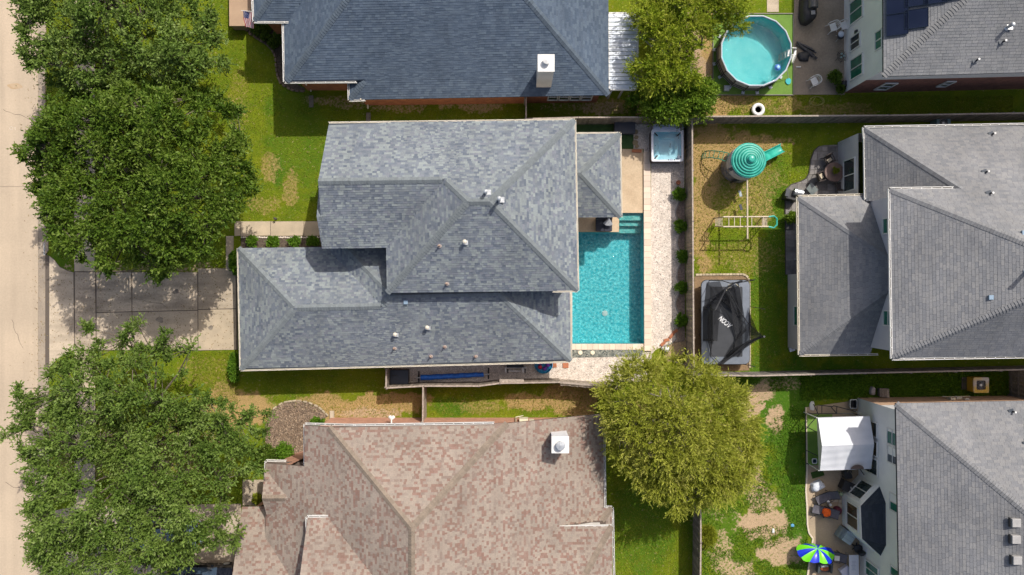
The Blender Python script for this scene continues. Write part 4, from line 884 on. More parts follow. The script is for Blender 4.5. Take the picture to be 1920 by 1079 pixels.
for (sx, sy) in ((-1, 1), (1, 1), (-1, -1), (1, -1)):
    q = (cx + sx * 0.74, cy - 0.02 + sy * 0.74, 0.90); mb = MB(); 
    if (sx, sy) != (1, -1): mb.tube([(q[0] - 0.11, q[1] - 0.11 * sx * sy * -1 * -1 if False else q[1] + (0.11 if sx * sy < 0 else 0.11) * (-1 if sx * sy < 0 else 1) * (-1), q[2]), (q[0] + sx * 0.03, q[1] + sy * 0.03, q[2] + 0.01), (q[0] + 0.11, q[1] + (0.11 if sx * sy < 0 else -0.11) * (-1) * (1 if sx * sy > 0 else 1) * (1), q[2])], 0.04, 6); mb.build('headrest', BLACKP, ht)
    else: mb.lathe((q[0] + 0.0, q[1], 0.90), [(0.13, 0.0), (0.13, 0.04), (0.10, 0.05), (0.09, 0.02), (0.03, 0.02), (0.03, 0.05), (0, 0.05)], 18).build('filter_lid', mat('charcoal_blue', (0.10, 0.13, 0.18), rough=0.5), ht)
mb = MB(); mb.box((cx + 0.25, cy - 0.92, 0.945), (0.2, 0.08, 0.02)); mb.build('control_panel', mat('panel_blue', (0.35, 0.4, 0.5), rough=0.4), ht)
for dx in (0.07, 0.45): MB().lathe((cx + dx, cy - 0.93, 0.935), [(0.035, 0), (0.03, 0.03), (0, 0.03)], 10).build('valve_knob', BLACKP, ht)
mb = MB(); rr = random.Random(3)
for (dx, dy, k) in ((-.8, 0, 0), (.78, .5, 3), (.62, .62, 2), (-.78, -.5, 2), (-.72, -.72, 1), (.2, -.1, 1), (.22, .05, 1), (.17, -.35, 0), (.6, -.2, 2)):
    for j in range(k + 1): mb.lathe((cx + dx * 0.95, cy + dy * 0.95 + j * 0.07, 0.81), [(0.03, 0), (0.025, 0.012), (0, 0.012)], 8)
mb.build('jet', mat('jet_grey', (0.12, 0.2, 0.25), rough=0.4), ht)
mb = MB(); q = P(1253, 240, 0.98); mb.box((q.x, q.y, 0.75), (1.92, 0.16, 0.62)); mb.box((q.x, q.y + 0.17, 0.76), (1.92, 0.14, 0.62)); mb.build('folded_cover', mat('cover_vinyl', (0.46, 0.49, 0.60), rough=0.5), ht, bevel=0.02)
mb = MB().tube([(cx - 1.02, cy + 0.9, 0.7), (cx - 1.0, cy + 1.25, 1.0), (cx + 1.0, cy + 1.25, 1.0), (cx + 1.02, cy + 0.9, 0.7)], 0.025); mb.build('cover_lifter', BLACKP, ht)

# --- side strip south of house A
c = P(752, 704.5, 0); b_ = thing('pool_equipment_box', 'black equipment box at the fenced corner of the shaded gravel strip', 'equipment box', (c.x, c.y, 0))
MB().box((c.x, c.y, 0.4), (1.12, 0.85, 0.78)).build('body', BLACKP, b_, bevel=0.03); MB().box((c.x, c.y, 0.82), (1.18, 0.9, 0.07)).build('lid', mat('navy_black_lid', (0.028, 0.033, 0.045), rough=0.45), b_, bevel=0.02); MB().box((c.x - .3, c.y + .1, 0.88), (0.3, 0.06, 0.05)).build('handle', BLACKP, b_)
ro = thing('pool_cover_roller', 'long blue pool cover rolled on a reel in the shaded side strip', 'cover reel', tuple(P(850, 705, 0)))
a, b = P(789, 708.5, 0.5), P(907, 702.5, 0.5); mb = MB(); rr = random.Random(8); pts = [a.lerp(b, t / 24) + Vector((0, math.sin(t * 1.3) * 0.012, 0)) for t in range(25)]
mb.tube(pts, 0.185, 14, r1=0.15); mb.build('rolled_cover', mat('blue_solar_cover', (0.015, 0.10, 0.42), (0.02, 0.14, 0.52), scale=6, rough=0.45, grain=0.15, gscale=6), ro)
d = (b - a).normalized(); MB().cyl(a - d * 0.3, a, 0.04).cyl(b, b + d * 0.35, 0.045).build('shaft', METAL, ro)
for q in (a - d * 0.18, b + d * 0.3): mb = MB(); mb.tube([q + Vector((0, 0.33, -0.5)), q, q + Vector((0, -0.33, -0.5))], 0.03); mb.box(q + Vector((0, 0, -0.46)), (0.08, 0.75, 0.05)); mb.build('stand', BLACKP, ro)
c = P(966, 690, 0); wb = thing('weight_bench', 'black weight bench with white barbell half under the eave', 'weight bench', (c.x, c.y, 0))
mb = MB(); mb.box((c.x, c.y + 0.2, 0.45), (1.1, 0.28, 0.08)); mb.build('pad', BLACKP, wb, bevel=0.02); mb = MB(); [mb.cyl((c.x + sx * 0.65, c.y + sy * 0.1, 0), (c.x + sx * 0.65, c.y + sy * 0.1, 0.8), 0.03) for sx in (-1, 1) for sy in (-1, 1)]; mb.box((c.x, c.y + 0.05, 0.2), (1.3, 0.06, 0.06)); mb.build('frame', METAL, wb)
MB().cyl((c.x - 0.45, c.y - 0.12, 0.85), (c.x + 0.35, c.y - 0.12, 0.85), 0.035).build('barbell', WHITE, wb)
for dx in (-0.62, 0.5): MB().box((c.x + dx, c.y - 0.05, 0.85), (0.07, 0.3, 0.3)).build('weight_plate', WHITE, wb); MB().cyl((c.x + dx + 0.1, c.y - 0.12, 0.85), (c.x + dx + 0.18, c.y - 0.12, 0.85), 0.14).build('weight_plate', BLACKP, wb)
c = P(1019, 683, 0); kp = thing('paddling_pool', 'small blue paddling pool with red toys half under the eave', 'paddling pool', (c.x, c.y, 0))
MB().lathe((c.x, c.y, 0.02), [(0.55, 0), (0.60, 0.22), (0.56, 0.24), (0.52, 0.04), (0, 0.03)], 24).build('tub', mat('toy_blue', (0.02, 0.25, 0.45), rough=0.4), kp)
for k in range(5): t = k * 1.25; MB().lathe((c.x + math.cos(t) * 0.28, c.y - 0.05 + math.sin(t) * 0.24, 0.06), [(0.12, 0), (0.14, 0.12), (0.08, 0.2), (0, 0.22)], 10).build('toy', mat('toy_red' if k % 2 else 'toy_purple', (0.6, 0.03, 0.06) if k % 2 else (0.2, 0.05, 0.4), rough=0.4), kp)

# ------------------------------------------------------------------ fences: every picket an object
WOOD = mat('weathered_fence', (0.30, 0.25, 0.20), (0.20, 0.165, 0.13), scale=5, rough=0.9, grain=0.22, gscale=14, objrnd=0.28)
WOODG = mat('grey_fence', (0.24, 0.215, 0.19), (0.15, 0.135, 0.12), scale=5, rough=0.9, grain=0.22, gscale=14, objrnd=0.28)
CAPW = mat('fence_cap_rail', (0.40, 0.33, 0.27), (0.28, 0.23, 0.19), scale=6, rough=0.85, grain=0.2, gscale=14)
PICK = {}
def fence(label, pts, h=1.85, m=WOOD, pitch=0.145, cap=True, side=1, limit=300, z0=0.0, lean=0.0):
    W = [P(x, y, 0) for x, y in pts]; c = sum(W, Vector()) / len(W); root = thing('fence', label, 'fence', (c.x, c.y, 0)); cnt = 0; rr = random.Random(int(pts[0][0]))
    for a, b in zip(W, W[1:]):
        d = (b - a); ln = d.length; d.normalize(); rz = math.atan2(d.y, d.x); n = max(1, int(ln / pitch)); pw = ln / n; key = (round(pw, 3), h, m.name); nrm = Vector((-d.y, d.x, 0)) * side
        if key not in PICK:
            mb = MB(); w2 = pw / 2 - 0.005; t = 0.009; f = 0.03
            pr = [(-w2, 0), (w2, 0), (w2, h - f), (w2 - f, h), (-w2 + f, h), (-w2, h - f)]
            mb.add([(x, -t, z) for x, z in pr] + [(x, t, z) for x, z in pr], [(0, 1, 2, 3, 4, 5), (11, 10, 9, 8, 7, 6)] + [(i, i + 6, (i + 1) % 6 + 6, (i + 1) % 6) for i in range(6)]); PICK[key] = mb_local(mb, 'picket', m)
        for i in range(n):
            p = a + d * (i + 0.5) * pw
            if abs(p.x) > 35 or abs(p.y) > 20.5 or cnt >= limit: continue
            o = bpy.data.objects.new('picket', PICK[key]); link(o, root); o.location = p + nrm * rr.uniform(0, 0.012) + Vector((0, 0, z0 + rr.uniform(-0.02, 0.015))) - ROOT[root]; o.rotation_euler = (lean + rr.uniform(-.01, .01), rr.uniform(-0.008, 0.008), rz); cnt += 1
        mid = (a + b) / 2
        mb = MB()
        for z in (0.3, 1.0, h - 0.2): mb.box(tuple(mid - nrm * 0.035 + Vector((0, 0, z))), (ln, 0.04, 0.09), rz)
        mb.build('rail', m, root)
        if cap: mb = MB(); mb.box(tuple(mid - nrm * 0.02 + Vector((0, 0, h + 0.03))), (ln + 0.03, 0.09, 0.035), rz); mb.build('cap_rail', CAPW, root)
        k = max(1, int(ln / 2.4))
        for i in range(k + 1):
            p = a + d * ln * i / k - nrm * 0.09
            if abs(p.x) < 36 and abs(p.y) < 21: MB().box((p.x, p.y, h / 2), (0.09, 0.09, h - 0.05), rz).build('post', m, root)
    return root
FH = 1.95
fence('long weathered plank fence between the shrub bed and the playset lawn', [(1284, 236), (1285, 420), (1286, 560), (1287, 700)], FH, WOOD, pitch=0.15, side=-1)
fence('plank fence running down from the round willow to the bottom edge', [(1299, 905), (1299.5, 1000), (1298, 1120)], FH, WOODG, pitch=0.15, side=-1)
fence('dark plank fence between the above-ground pool yard and the playset yard', [(1292, 236), (1320, 232), (1640, 230), (1940, 225)], FH, WOODG, side=-1, pitch=0.15)
fence('thin-railed fence in shade between the navy-roofed house and the patio roof', [(985, 236), (1080, 233.5), (1188, 233), (1290, 236)], 1.9, WOODG, side=-1, pitch=0.15)
fence('short fence across the narrow passage below the navy-roofed house', [(986, 197), (986, 235)], 1.8, WOODG, pitch=0.15)
fence('sunlit-topped fence along the gravel side strip of the blue-grey house', [(733.5, 720), (801, 716.5), (900, 716.5), (938, 711.5), (1048, 709.5)], 1.9, WOOD, pitch=0.15)
fence('leaning end section of the side strip fence beside the willow', [(1048, 711), (1110, 716), (1160, 718)], 1.7, WOOD, pitch=0.16, lean=0.12)
fence('short return fence at the left end of the gravel side strip', [(734, 686), (733.5, 720)], 1.9, WOOD, pitch=0.15)
fence('fence section crossing the narrow lawn towards the red-brown roof', [(800, 718), (799.5, 782)], 1.85, WOOD, pitch=0.15)
fence('shaded fence between the trampoline yard and the white canopy yard', [(1290, 697), (1400, 698), (1600, 693), (1925, 686)], 1.9, WOODG, pitch=0.15)
fence('small gate fence beside the yellow air conditioner', [(1890, 688), (1892, 740)], 1.8, WOODG, pitch=0.15)
fence('brown picket gate in the mulch bed behind the red-brown roof', [(547, 858), (576, 858)], 1.0, mat('brown_gate_wood', (0.34, 0.17, 0.08), (0.28, 0.14, 0.07), scale=5, grain=0.15), pitch=0.12, cap=False)
# firewood log rack on the fence
c = P(959.5, 713, 0); rk_ = thing('planter_trough', 'weathered wooden trough hung along the side strip fence', 'trough', (c.x, c.y, 1.2)); L_ = 1.55
for i in range(7): MB().box((c.x - L_ / 2 + (i + 0.5) * L_ / 7, c.y + 0.12, 1.5), (L_ / 7 - 0.01, 0.2, 0.5)).build('board', WOOD, rk_)
MB().box((c.x, c.y + 0.12, 1.78), (L_, 0.28, 0.05)).build('lid', CAPW, rk_)

# ------------------------------------------------------------------ above-ground pool
TURFM = mat('bright_turf', (0.15, 0.26, 0.045), (0.13, 0.23, 0.04), scale=2, rough=0.95, grain=0.12, gscale=20, bump=0.3)
tag(sheet('artificial_turf', [(1338, 27), (1487, 27), (1487, 178), (1337, 178)], 0.02, TURFM, z0=-0.04, kind=None), 'bright green artificial turf square under the round pool', 'artificial turf')
mb = MB(); q = [P(1337, 26, 0.04), P(1487.5, 26, 0.04), P(1487.5, 178.5, 0.04), P(1336.5, 178.5, 0.04)]
for a, b in zip(q, q[1:] + q[:1]): c = (a + b) / 2; mb.box(c, ((b - a).length, 0.05, 0.09), math.atan2((b - a).y, (b - a).x))
tag(mb.build('turf_border', mat('border_steel', (0.22, 0.20, 0.17), rough=0.7)), 'thin dark border strip framing the bright turf square', 'edging')
pd = sheet('patio', [(1488.5, -60), (1584, -60), (1584, 178), (1488.5, 178)], 0.035, CONC_PATIO, z0=-0.1)
for a, b in (((1489, 82.5), (1583, 83.5)),): pass
tag(sheet('path', [(1438, -60), (1460, -60), (1460, 23), (1438, 23)], 0.02, CONC_DRV, z0=-0.05), None)
ph = 1.32; c = P(1418, 95.6, ph); cx, cy = c.x, c.y; RP = 2.26; NP = 16
ap = thing('above_ground_pool', 'round above-ground pool with grey panel wall and white rim', 'pool', (cx, cy, 0))
def pg(k, r, z): t = 2 * math.pi * (k + 0.5) / NP; return (cx + r * math.cos(t), cy + r * math.sin(t), z)
WALLG = mat('pool_wall_vinyl', (0.58, 0.59, 0.63), (0.50, 0.51, 0.55), scale=2, rough=0.5, grain=0.06); LINER = mat('pool_liner', (0.12, 0.66, 0.68), (0.18, 0.72, 0.72), scale=1.5, rough=0.6, grain=0.04)
for k in range(NP): MB().add([pg(k, RP - 0.02, 0.02), pg(k + 1, RP - 0.02, 0.02), pg(k + 1, RP - 0.02, ph - 0.04), pg(k, RP - 0.02, ph - 0.04)], [(0, 1, 2, 3)]).build('wall_panel', WALLG, ap)
mb = MB(); [mb.add([pg(k, RP - 0.06, 0.03), pg(k, RP - 0.06, ph - 0.05), pg(k + 1, RP - 0.06, ph - 0.05), pg(k + 1, RP - 0.06, 0.03)], [(0, 1, 2, 3)]) for k in range(NP)]; mb.add([pg(k, RP - 0.06, 0.03) for k in range(NP)], [list(range(NP))]); mb.build('liner', LINER, ap)
mb = MB().add([pg(k, RP - 0.065, ph - 0.16) for k in range(NP)], [list(range(NP))]); mb.build('water', water('round_pool_water', (0.90, 0.985, 0.985), bs=9, bump=0.8, rough=0.04), ap)
mb = MB(); mb.tube([pg(k, RP, ph) for k in range(NP)], 0.055, 8, closed=True); mb.build('rim', mat('rim_white', (0.48, 0.51, 0.55), rough=0.3), ap)
BAND = mat('dark_band', (0.04, 0.045, 0.055), rough=0.5)
for z in (0.35, 0.62): MB().tube([pg(k, RP + 0.03, z) for k in range(NP)], 0.025, 5, closed=True).build('band', BAND, ap)
for k in range(NP):
    mb = MB(); mb.tube([pg(k, RP + 0.02, ph), pg(k, RP + 0.06, 0.03)], 0.035, 6); mb.build('leg', BAND, ap); q = pg(k, RP + 0.14, 0.05); MB().box(q, (0.2, 0.2, 0.08), 2 * math.pi * (k + 0.5) / NP).build('foot', mat('rim_white', (0, 0, 0)), ap)
# ladder over the rim
mb = MB(); lc = P(1479, 113, 0); ang = math.atan2(lc.y - cy, lc.x - cx); u = Vector((math.cos(ang), math.sin(ang), 0)); v = Vector((-u.y, u.x, 0)); o_ = Vector((cx, cy, 0)) + u * RP
for sgn in (-0.22, 0.22):
    mb.tube([o_ - u * 0.45 + v * sgn + Vector((0, 0, 0.15)), o_ - u * 0.12 + v * sgn + Vector((0, 0, ph + 0.45)), o_ + u * 0.12 + v * sgn + Vector((0, 0, ph + 0.45)), o_ + u * 0.55 + v * sgn + Vector((0, 0, 0.03))], 0.025, 6)
for i in range(4):
    for s_, f0, f1 in ((-1, 0.45, 0.12), (1, 0.55, 0.12)):
        z = 0.25 + i * 0.36; x = f0 + (f1 - f0) * (z / (ph + 0.45)); mb.box(o_ + u * s_ * x + Vector((0, 0, z)), (0.12, 0.44, 0.03), ang)
tag(mb.build('pool_ladder', WHITE), 'white ladder hooked over the rim of the round pool', 'ladder')
fl = thing('pool_float', 'blue floating chlorinator drifting in the round pool', 'float', tuple(P(1458, 127, 1.16))); c = ROOT[fl]
MB().lathe((c.x, c.y, 1.15), [(0.02, 0), (0.19, 0.0), (0.2, 0.05), (0.12, 0.08), (0.06, 0.08)], 20).build('float_ring', mat('float_blue', (0.03, 0.12, 0.40), rough=0.4), fl); MB().lathe((c.x, c.y, 1.2), [(0.11, 0), (0.1, 0.1), (0, 0.13)], 16).build('cap', mat('float_light', (0.35, 0.6, 0.85), rough=0.4), fl)
c = P(1478, 153, 0.05); nt_ = thing('skimmer_net', 'teal leaf skimmer net leaning against the round pool', 'skimmer net', (c.x, c.y, 0.05))
mb = MB().prism([(c.x + 0.17 * math.cos(t) * (1 + 0.15 * (math.sin(t) > 0)), c.y + 0.21 * math.sin(t)) for t in [k * math.pi / 6 for k in range(12)]], 0.06, 0.085); mb.build('net', mat('teal_mesh', (0.05, 0.42, 0.42), rough=0.7), nt_); MB().tube([(c.x, c.y + 0.2, 0.08), tuple(P(1476, 131, 0.9))], 0.018, 5).build('pole', WHITE, nt_)
c = P(1361, 167, 0); mb = MB().box((c.x, c.y, 0.12), (0.34, 0.34, 0.22)); mb.cyl((c.x + .15, c.y + .1, 0.2), (c.x + .45, c.y + .35, 0.5), 0.03); tag(mb.build('pool_pump', mat('pump_grey', (0.42, 0.45, 0.48), rough=0.5), bevel=0.02), 'grey box pump at the foot of the round pool wall', 'pump')
# swim ring against the fence
c = P(1421.5, 206, 0.16); tag(MB().lathe((c.x, c.y, 0.15), [(0.19 + 0.13 * 1 + 0.125 * math.cos(t), 0.125 * math.sin(t)) for t in [k * 2 * math.pi / 12 for k in range(13)]], 28).build('swim_ring', mat('ring_white', (0.74, 0.73, 0.70), rough=0.35), smooth=True), 'white inflatable swim ring lying on dry grass by the fence', 'swim ring')
# hose
rr = random.Random(2); c = P(1531, 190, 0.03); mb = MB(); mb.tube([(c.x + math.cos(t * .5) * (0.35 + 0.06 * rr.random()) * (1 + t * 0.01), c.y + math.sin(t * .5) * 0.28 * (1 + 0.1 * rr.random()), 0.03 + t * 0.001) for t in range(42)] + [tuple(P(1517, 200, 0.03)), tuple(P(1512, 206, 0.03))], 0.012, 4)
tag(mb.build('garden_hose', mat('hose_yellow', (0.36, 0.33, 0.10), rough=0.5)), 'yellow garden hose coiled on the shaded grass below the patio', 'hose')
# patio contents
def blob(c, rx, ry, h, m, name='cover', parent=None, seed=1, n=20, flat=0.6, rz=0.0):
    rr = random.Random(seed); ph_ = [rr.uniform(0, 6.28) for _ in range(4)]
    def rad(t): return 1 + 0.07 * math.sin(3 * t + ph_[0]) + 0.05 * math.sin(5 * t + ph_[1]) + 0.03 * math.sin(9 * t + ph_[2])
    mb = MB(); vs = []; prof = [(1.05, 0), (1.0, 0.15 * h), (0.95, 0.6 * h), (0.85, 0.9 * h), (0.5, h), (0.2, h * 1.02)]
    for i, (r_, z) in enumerate(prof):
        for k in range(n): t = 2 * math.pi * k / n; q = r_ * rad(t + 0.1 * i); x = math.copysign(abs(math.cos(t)) ** flat, math.cos(t)) * rx * q; y = math.copysign(abs(math.sin(t)) ** flat, math.sin(t)) * ry * q; vs.append((c[0] + x * math.cos(rz) - y * math.sin(rz), c[1] + x * math.sin(rz) + y * math.cos(rz), c[2] + z * (1 + 0.04 * math.sin(2 * t + ph_[3]))))
    mb.add(vs, [(i * n + k, i * n + (k + 1) % n, (i + 1) * n + (k + 1) % n, (i + 1) * n + k) for i in range(len(prof) - 1) for k in range(n)] + [[(len(prof) - 1) * n + k for k in range(n)]])
    return mb.build(name, m, parent, smooth=True)
c = P(1512, 22, 0); g = thing('covered_grill', 'large grill under a black cover at the top of the concrete patio', 'grill', (c.x, c.y, 0)); GC = mat('grill_cover', (0.028, 0.026, 0.025), (0.05, 0.046, 0.042), scale=2, rough=0.55, grain=0.12)
blob((c.x - 0.05, c.y, 0), 0.50, 0.88, 0.85, GC, 'cover', g, 3); MB().cyl((c.x + 0.08, c.y - 0.1, 0.95), (c.x + 0.06, c.y + 0.75, 0.97), 0.30, n=18).build('lid', mat('grill_cover_top', (0.13, 0.12, 0.11), (0.09, 0.085, 0.08), scale=3, rough=0.4), g); MB().box((c.x + 0.05, c.y - 0.42, 1.0), (0.26, 0.26, 0.05), 0.05).build('side_shelf', mat('shelf_grey', (0.24, 0.24, 0.24)), g, bevel=0.01)
c = P(1512, 97, 0); um = thing('folded_gazebo', 'bundle of folded black gazebo poles lying on the concrete patio', 'folded gazebo', (c.x, c.y, 0)); rr = random.Random(4)
BUND = mat('dark_bundle', (0.035, 0.033, 0.035), (0.10, 0.095, 0.10), scale=9, rough=0.5, objrnd=0.3)
for i in range(9):
    a = P(1494 + rr.uniform(-3, 4), 79 + i * 0.9, 0); b = P(1524 + rr.uniform(-3, 8), 92 + i * 2.6, 0); z = 0.08 + 0.05 * (i % 3)
    MB().tube([(a.x, a.y, z), (b.x, b.y, z)], 0.045, 6).build('folded_pole', BUND, um)
blob(tuple(P(1506, 107, 0)), 0.38, 0.32, 0.25, BLACKP, 'fabric', um, 6)
c = P(1497, 126, 0.05); tag(MB().cyl((c.x - 0.15, c.y, 0.05), (c.x + 0.15, c.y, 0.05), 0.05).build('bottle', WHITE), 'white bottle lying on the concrete patio by the pole bundle', 'bottle')
def plastic_chair(x, y, rz, label):
    r = thing('plastic_chair', label, 'chair', (0, 0, 0), 'white plastic chairs on the concrete patio'); PW = mat('white_plastic', (0.78, 0.76, 0.72), (0.70, 0.68, 0.63), scale=5, rough=0.4, grain=0.04)
    MB().prism([(-0.22, -0.2), (0.22, -0.22), (0.24, 0.2), (-0.24, 0.2)], 0.41, 0.44).build('seat', PW, r)
    mb = MB()
    for i in range(7): t = math.pi * (0.15 + 0.7 * i / 6); mb.box((math.cos(t) * 0.25, 0.1 + math.sin(t) * 0.18, 0.62), (0.035, 0.02, 0.38), t + math.pi / 2)
    mb.tube([(math.cos(t) * 0.28, 0.1 + math.sin(t) * 0.22, 0.82) for t in [math.pi * k / 12 for k in range(13)]], 0.022, 6); mb.build('backrest', PW, r)
    for s_ in (-1, 1): MB().tube([(s_ * 0.28, 0.12, 0.8), (s_ * 0.3, 0.0, 0.66), (s_ * 0.29, -0.22, 0.65), (s_ * 0.27, -0.26, 0.4)], 0.025, 6).build('armrest', PW, r)
    for sx in (-1, 1):
        for sy in (-1, 1): MB().tube([(sx * 0.21, sy * 0.19, 0.42), (sx * 0.29, sy * 0.3, 0)], 0.025, 6, r1=0.018).build('leg', PW, r)
    c = P(x, y, 0.0); r.location = (c.x, c.y, 0.035); r.rotation_euler.z = rz; return r
plastic_chair(1557, 55, -1.25, 'left one of the two white plastic chairs side by side near the white wall'); plastic_chair(1577, 52, -1.25, 'white plastic chair nearest the white wall, right of its twin'); plastic_chair(1522, 156, -1.1, 'lone white plastic chair with a dark hole near the lower patio edge')
c = P(1570, 73, 0); gr = thing('small_charcoal_grill', 'small black kettle grill with pale lid between chairs and wall', 'grill', (c.x, c.y, 0)); MB().lathe((c.x, c.y, 0.3), [(0.02, 0), (0.16, 0.05), (0.22, 0.2)], 18).build('bowl', BLACKP, gr); MB().lathe((c.x + .02, c.y + .12, 0.52), [(0.2, 0), (0.17, 0.1), (0.06, 0.16), (0, 0.165)], 18).build('lid', mat('pale_lid', (0.5, 0.55, 0.62), rough=0.3), gr)
mb = MB(); [mb.cyl((c.x, c.y, 0.4), (c.x + 0.25 * math.cos(k * 2.1), c.y + 0.25 * math.sin(k * 2.1), 0), 0.015) for k in range(3)]; mb.build('leg', METAL, gr)
c = P(1572, 110, 0); fp = thing('wire_table', 'round dark wire table cluttered with small pots by the wall', 'table', (c.x, c.y, 0)); mb = MB(); [mb.tube([(c.x + r_ * math.cos(k * .45), c.y + r_ * 1.3 * math.sin(k * .45), 0.5) for k in range(14)], 0.012, 4, closed=True) for r_ in (0.12, 0.2, 0.28)]; [mb.cyl((c.x - .26, c.y + dy, .5), (c.x + .26, c.y - dy, .5), 0.01) for dy in (-.3, -.1, .1, .3)]; mb.build('tabletop', BLACKP, fp)
for k in range(4): t = k * 1.57 + .5; MB().cyl((c.x + .2 * math.cos(t), c.y + .26 * math.sin(t), .5), (c.x + .24 * math.cos(t), c.y + .3 * math.sin(t), 0), 0.012).build('leg', BLACKP, fp)
for k in range(3): MB().lathe((c.x + 0.1 * math.cos(k * 2), c.y + 0.14 * math.sin(k * 2), 0.51), [(0.05, 0), (0.07, 0.1), (0.04, 0.1)], 10).build('pot', mat('sage_pot', (0.22, 0.3, 0.28), rough=0.6), fp)
c = P(1587, 159, 0); tag(blob((c.x - .3, c.y - .05, 0), 0.20, 0.22, 0.5, BLACKP, 'waste_bag', None, 9), 'shiny black round bin beside the white wall corner', 'bin')

# ------------------------------------------------------------------ playset
c = P(1405, 300.5, 2.75); tx, ty = c.x, c.y; pl = thing('playset_tower', 'round playset tower with green ridged roof and stone-pattern wall', 'playset', (tx, ty, 0))
TEAL = mat('playset_green', (0.012, 0.27, 0.20), (0.05, 0.40, 0.31), scale=2.5, rough=0.32, grain=0.04, spec=0.5)
prof = [(1.07, 0.0), (1.09, 0.05)]; 
for i in range(6): r0 = 1.05 - i * 0.155; z = 0.08 + i * 0.09; prof += [(r0, z), (r0 - 0.03, z + 0.045), (r0 - 0.10, z + 0.05), (r0 - 0.12, z + 0.02)]
prof += [(0.22, 0.62), (0.21, 0.68), (0.14, 0.73), (0.0, 0.75)]
MB().lathe((tx, ty, 2.6), prof, 40).build('canopy', TEAL, pl)
STONEP = mat('moulded_stone', (0.34, 0.315, 0.295), (0.20, 0.18, 0.165), scale=4.5, rough=0.8, grain=0.2, gscale=6); PALE = mat('pale_panel', (0.60, 0.58, 0.56), (0.5, 0.48, 0.47), scale=3, rough=0.6, grain=0.05)
MB().lathe((tx, ty, 0), [(1.02, 0), (1.0, 1.55), (0.96, 1.56)], 28).build('lower_wall', STONEP, pl)
MB().lathe((tx, ty, 1.4), [(0.95, 0), (0, 0.001)], 28).build('platform', PALE, pl)
mb = MB()
for k in range(28):
    t = 2 * math.pi * k / 28
    if k % 7 in (2,): continue
    mb.box((tx + math.cos(t) * 1.02, ty + math.sin(t) * 1.03, 1.80), (0.05, 0.235, 0.85), t)
mb.build('railing', PALE, pl)
for k in range(6): t = math.pi * k / 3 + .3; MB().cyl((tx + math.cos(t) * .98, ty + math.sin(t) * .98, 1.5), (tx + math.cos(t) * .98, ty + math.sin(t) * .98, 2.62), 0.05).build('post', PALE, pl)
for k in range(16):
    t = math.pi + k * math.pi / 16 * 1.15; z = 0.2 + (k % 4) * 0.33
    MB().box((tx + math.cos(t) * 1.03, ty + math.sin(t) * 1.03, z), (0.06, 0.30, 0.2), t).build('stone', mat('stone_boss', (0.26, 0.235, 0.215), (0.17, 0.15, 0.14), scale=9, objrnd=0.2), pl, bevel=0.03)
MB().box((tx - 0.25, ty - 1.0, 0.75), (0.5, 0.1, 0.8), 0.25).build('door_opening', BLACKP, pl)
mb = MB(); a = P(1428, 297, 1.5); b = P(1463, 279.5, 0.45); d = (b - a); d.normalize(); sd_ = Vector((-d.y, d.x, 0)).normalized()
prof = [(-.3, .2), (-.27, .2), (-.24, 0.02), (-.12, -.03), (.12, -.03), (.24, .02), (.27, .2), (.3, .2)]; path = [a - d * 0.5 + Vector((0, 0, 0.0)), a, a.lerp(b, .3) + Vector((0, 0, -.1)), a.lerp(b, .7) + Vector((0, 0, -.15)), b, b + Vector((d.x, d.y, -0.03)) * 0.12]
vs = [tuple(p + sd_ * x + Vector((0, 0, z))) for p in path for x, z in prof]; mb.add(vs, [(i * 8 + k, i * 8 + k + 1, (i + 1) * 8 + k + 1, (i + 1) * 8 + k) for i in range(5) for k in range(7)]); sl = mb.build('slide', TEAL, pl, smooth=True); sm = sl.modifiers.new('solid', 'SOLIDIFY'); sm.thickness = 0.03
mb = MB(); A0 = [P(1367, 288, 1.45), P(1352, 284.5, 1.35), P(1335, 283, 0.95), P(1322, 284, 0.35), P(1318, 288, 0.0)]; B0 = [P(1361, 303, 1.45), P(1348, 298, 1.35), P(1333, 296, 0.95), P(1319, 297, 0.35), P(1315, 300, 0.0)]
GPIPE = mat('green_pipe', (0.03, 0.20, 0.12), rough=0.4); mb.tube(A0, 0.03, 6); mb.tube(B0, 0.03, 6); mb.build('climber_rail', GPIPE, pl)
for t in range(8):
    f = t / 7 * 4; i = min(3, int(f)); MB().tube([A0[i].lerp(A0[i + 1], f - i), B0[i].lerp(B0[i + 1], f - i)], 0.022, 5).build('rung', GPIPE, pl)
TANP = mat('tan_steel', (0.56, 0.46, 0.33), (0.48, 0.40, 0.29), scale=4, rough=0.4, grain=0.05)
mk = thing('monkey_bars', 'tan monkey bar frame with swing beam and green end loop', 'monkey bars', tuple(P(1400, 416, 0)))
MB().tube([P(1401, 334, 2.4), P(1401.5, 448, 2.4)], 0.055, 8).build('swing_beam', TANP, mk)
zt = 2.1
for y in (407, 425.5): MB().tube([P(1356, y, zt), P(1441, y - 0.3, zt)], 0.045, 8).build('side_rail', TANP, mk)
for x in (1366.5, 1377, 1388): MB().tube([P(x, 407, zt), P(x, 425.5, zt)], 0.028, 6).build('rung', TANP, mk)
for x in (1409.5, 1431.5): MB().tube([P(x, 407, zt), P(x, 425.5, zt)], 0.028, 6).build('rung', TANP, mk)
MB().tube([P(1441, 407, zt), P(1451, 405.5, zt), P(1456.5, 410, zt), P(1456.5, 422, zt), P(1451, 427.5, zt), P(1441, 425.5, zt)], 0.055, 8).build('end_loop', TEAL, mk)
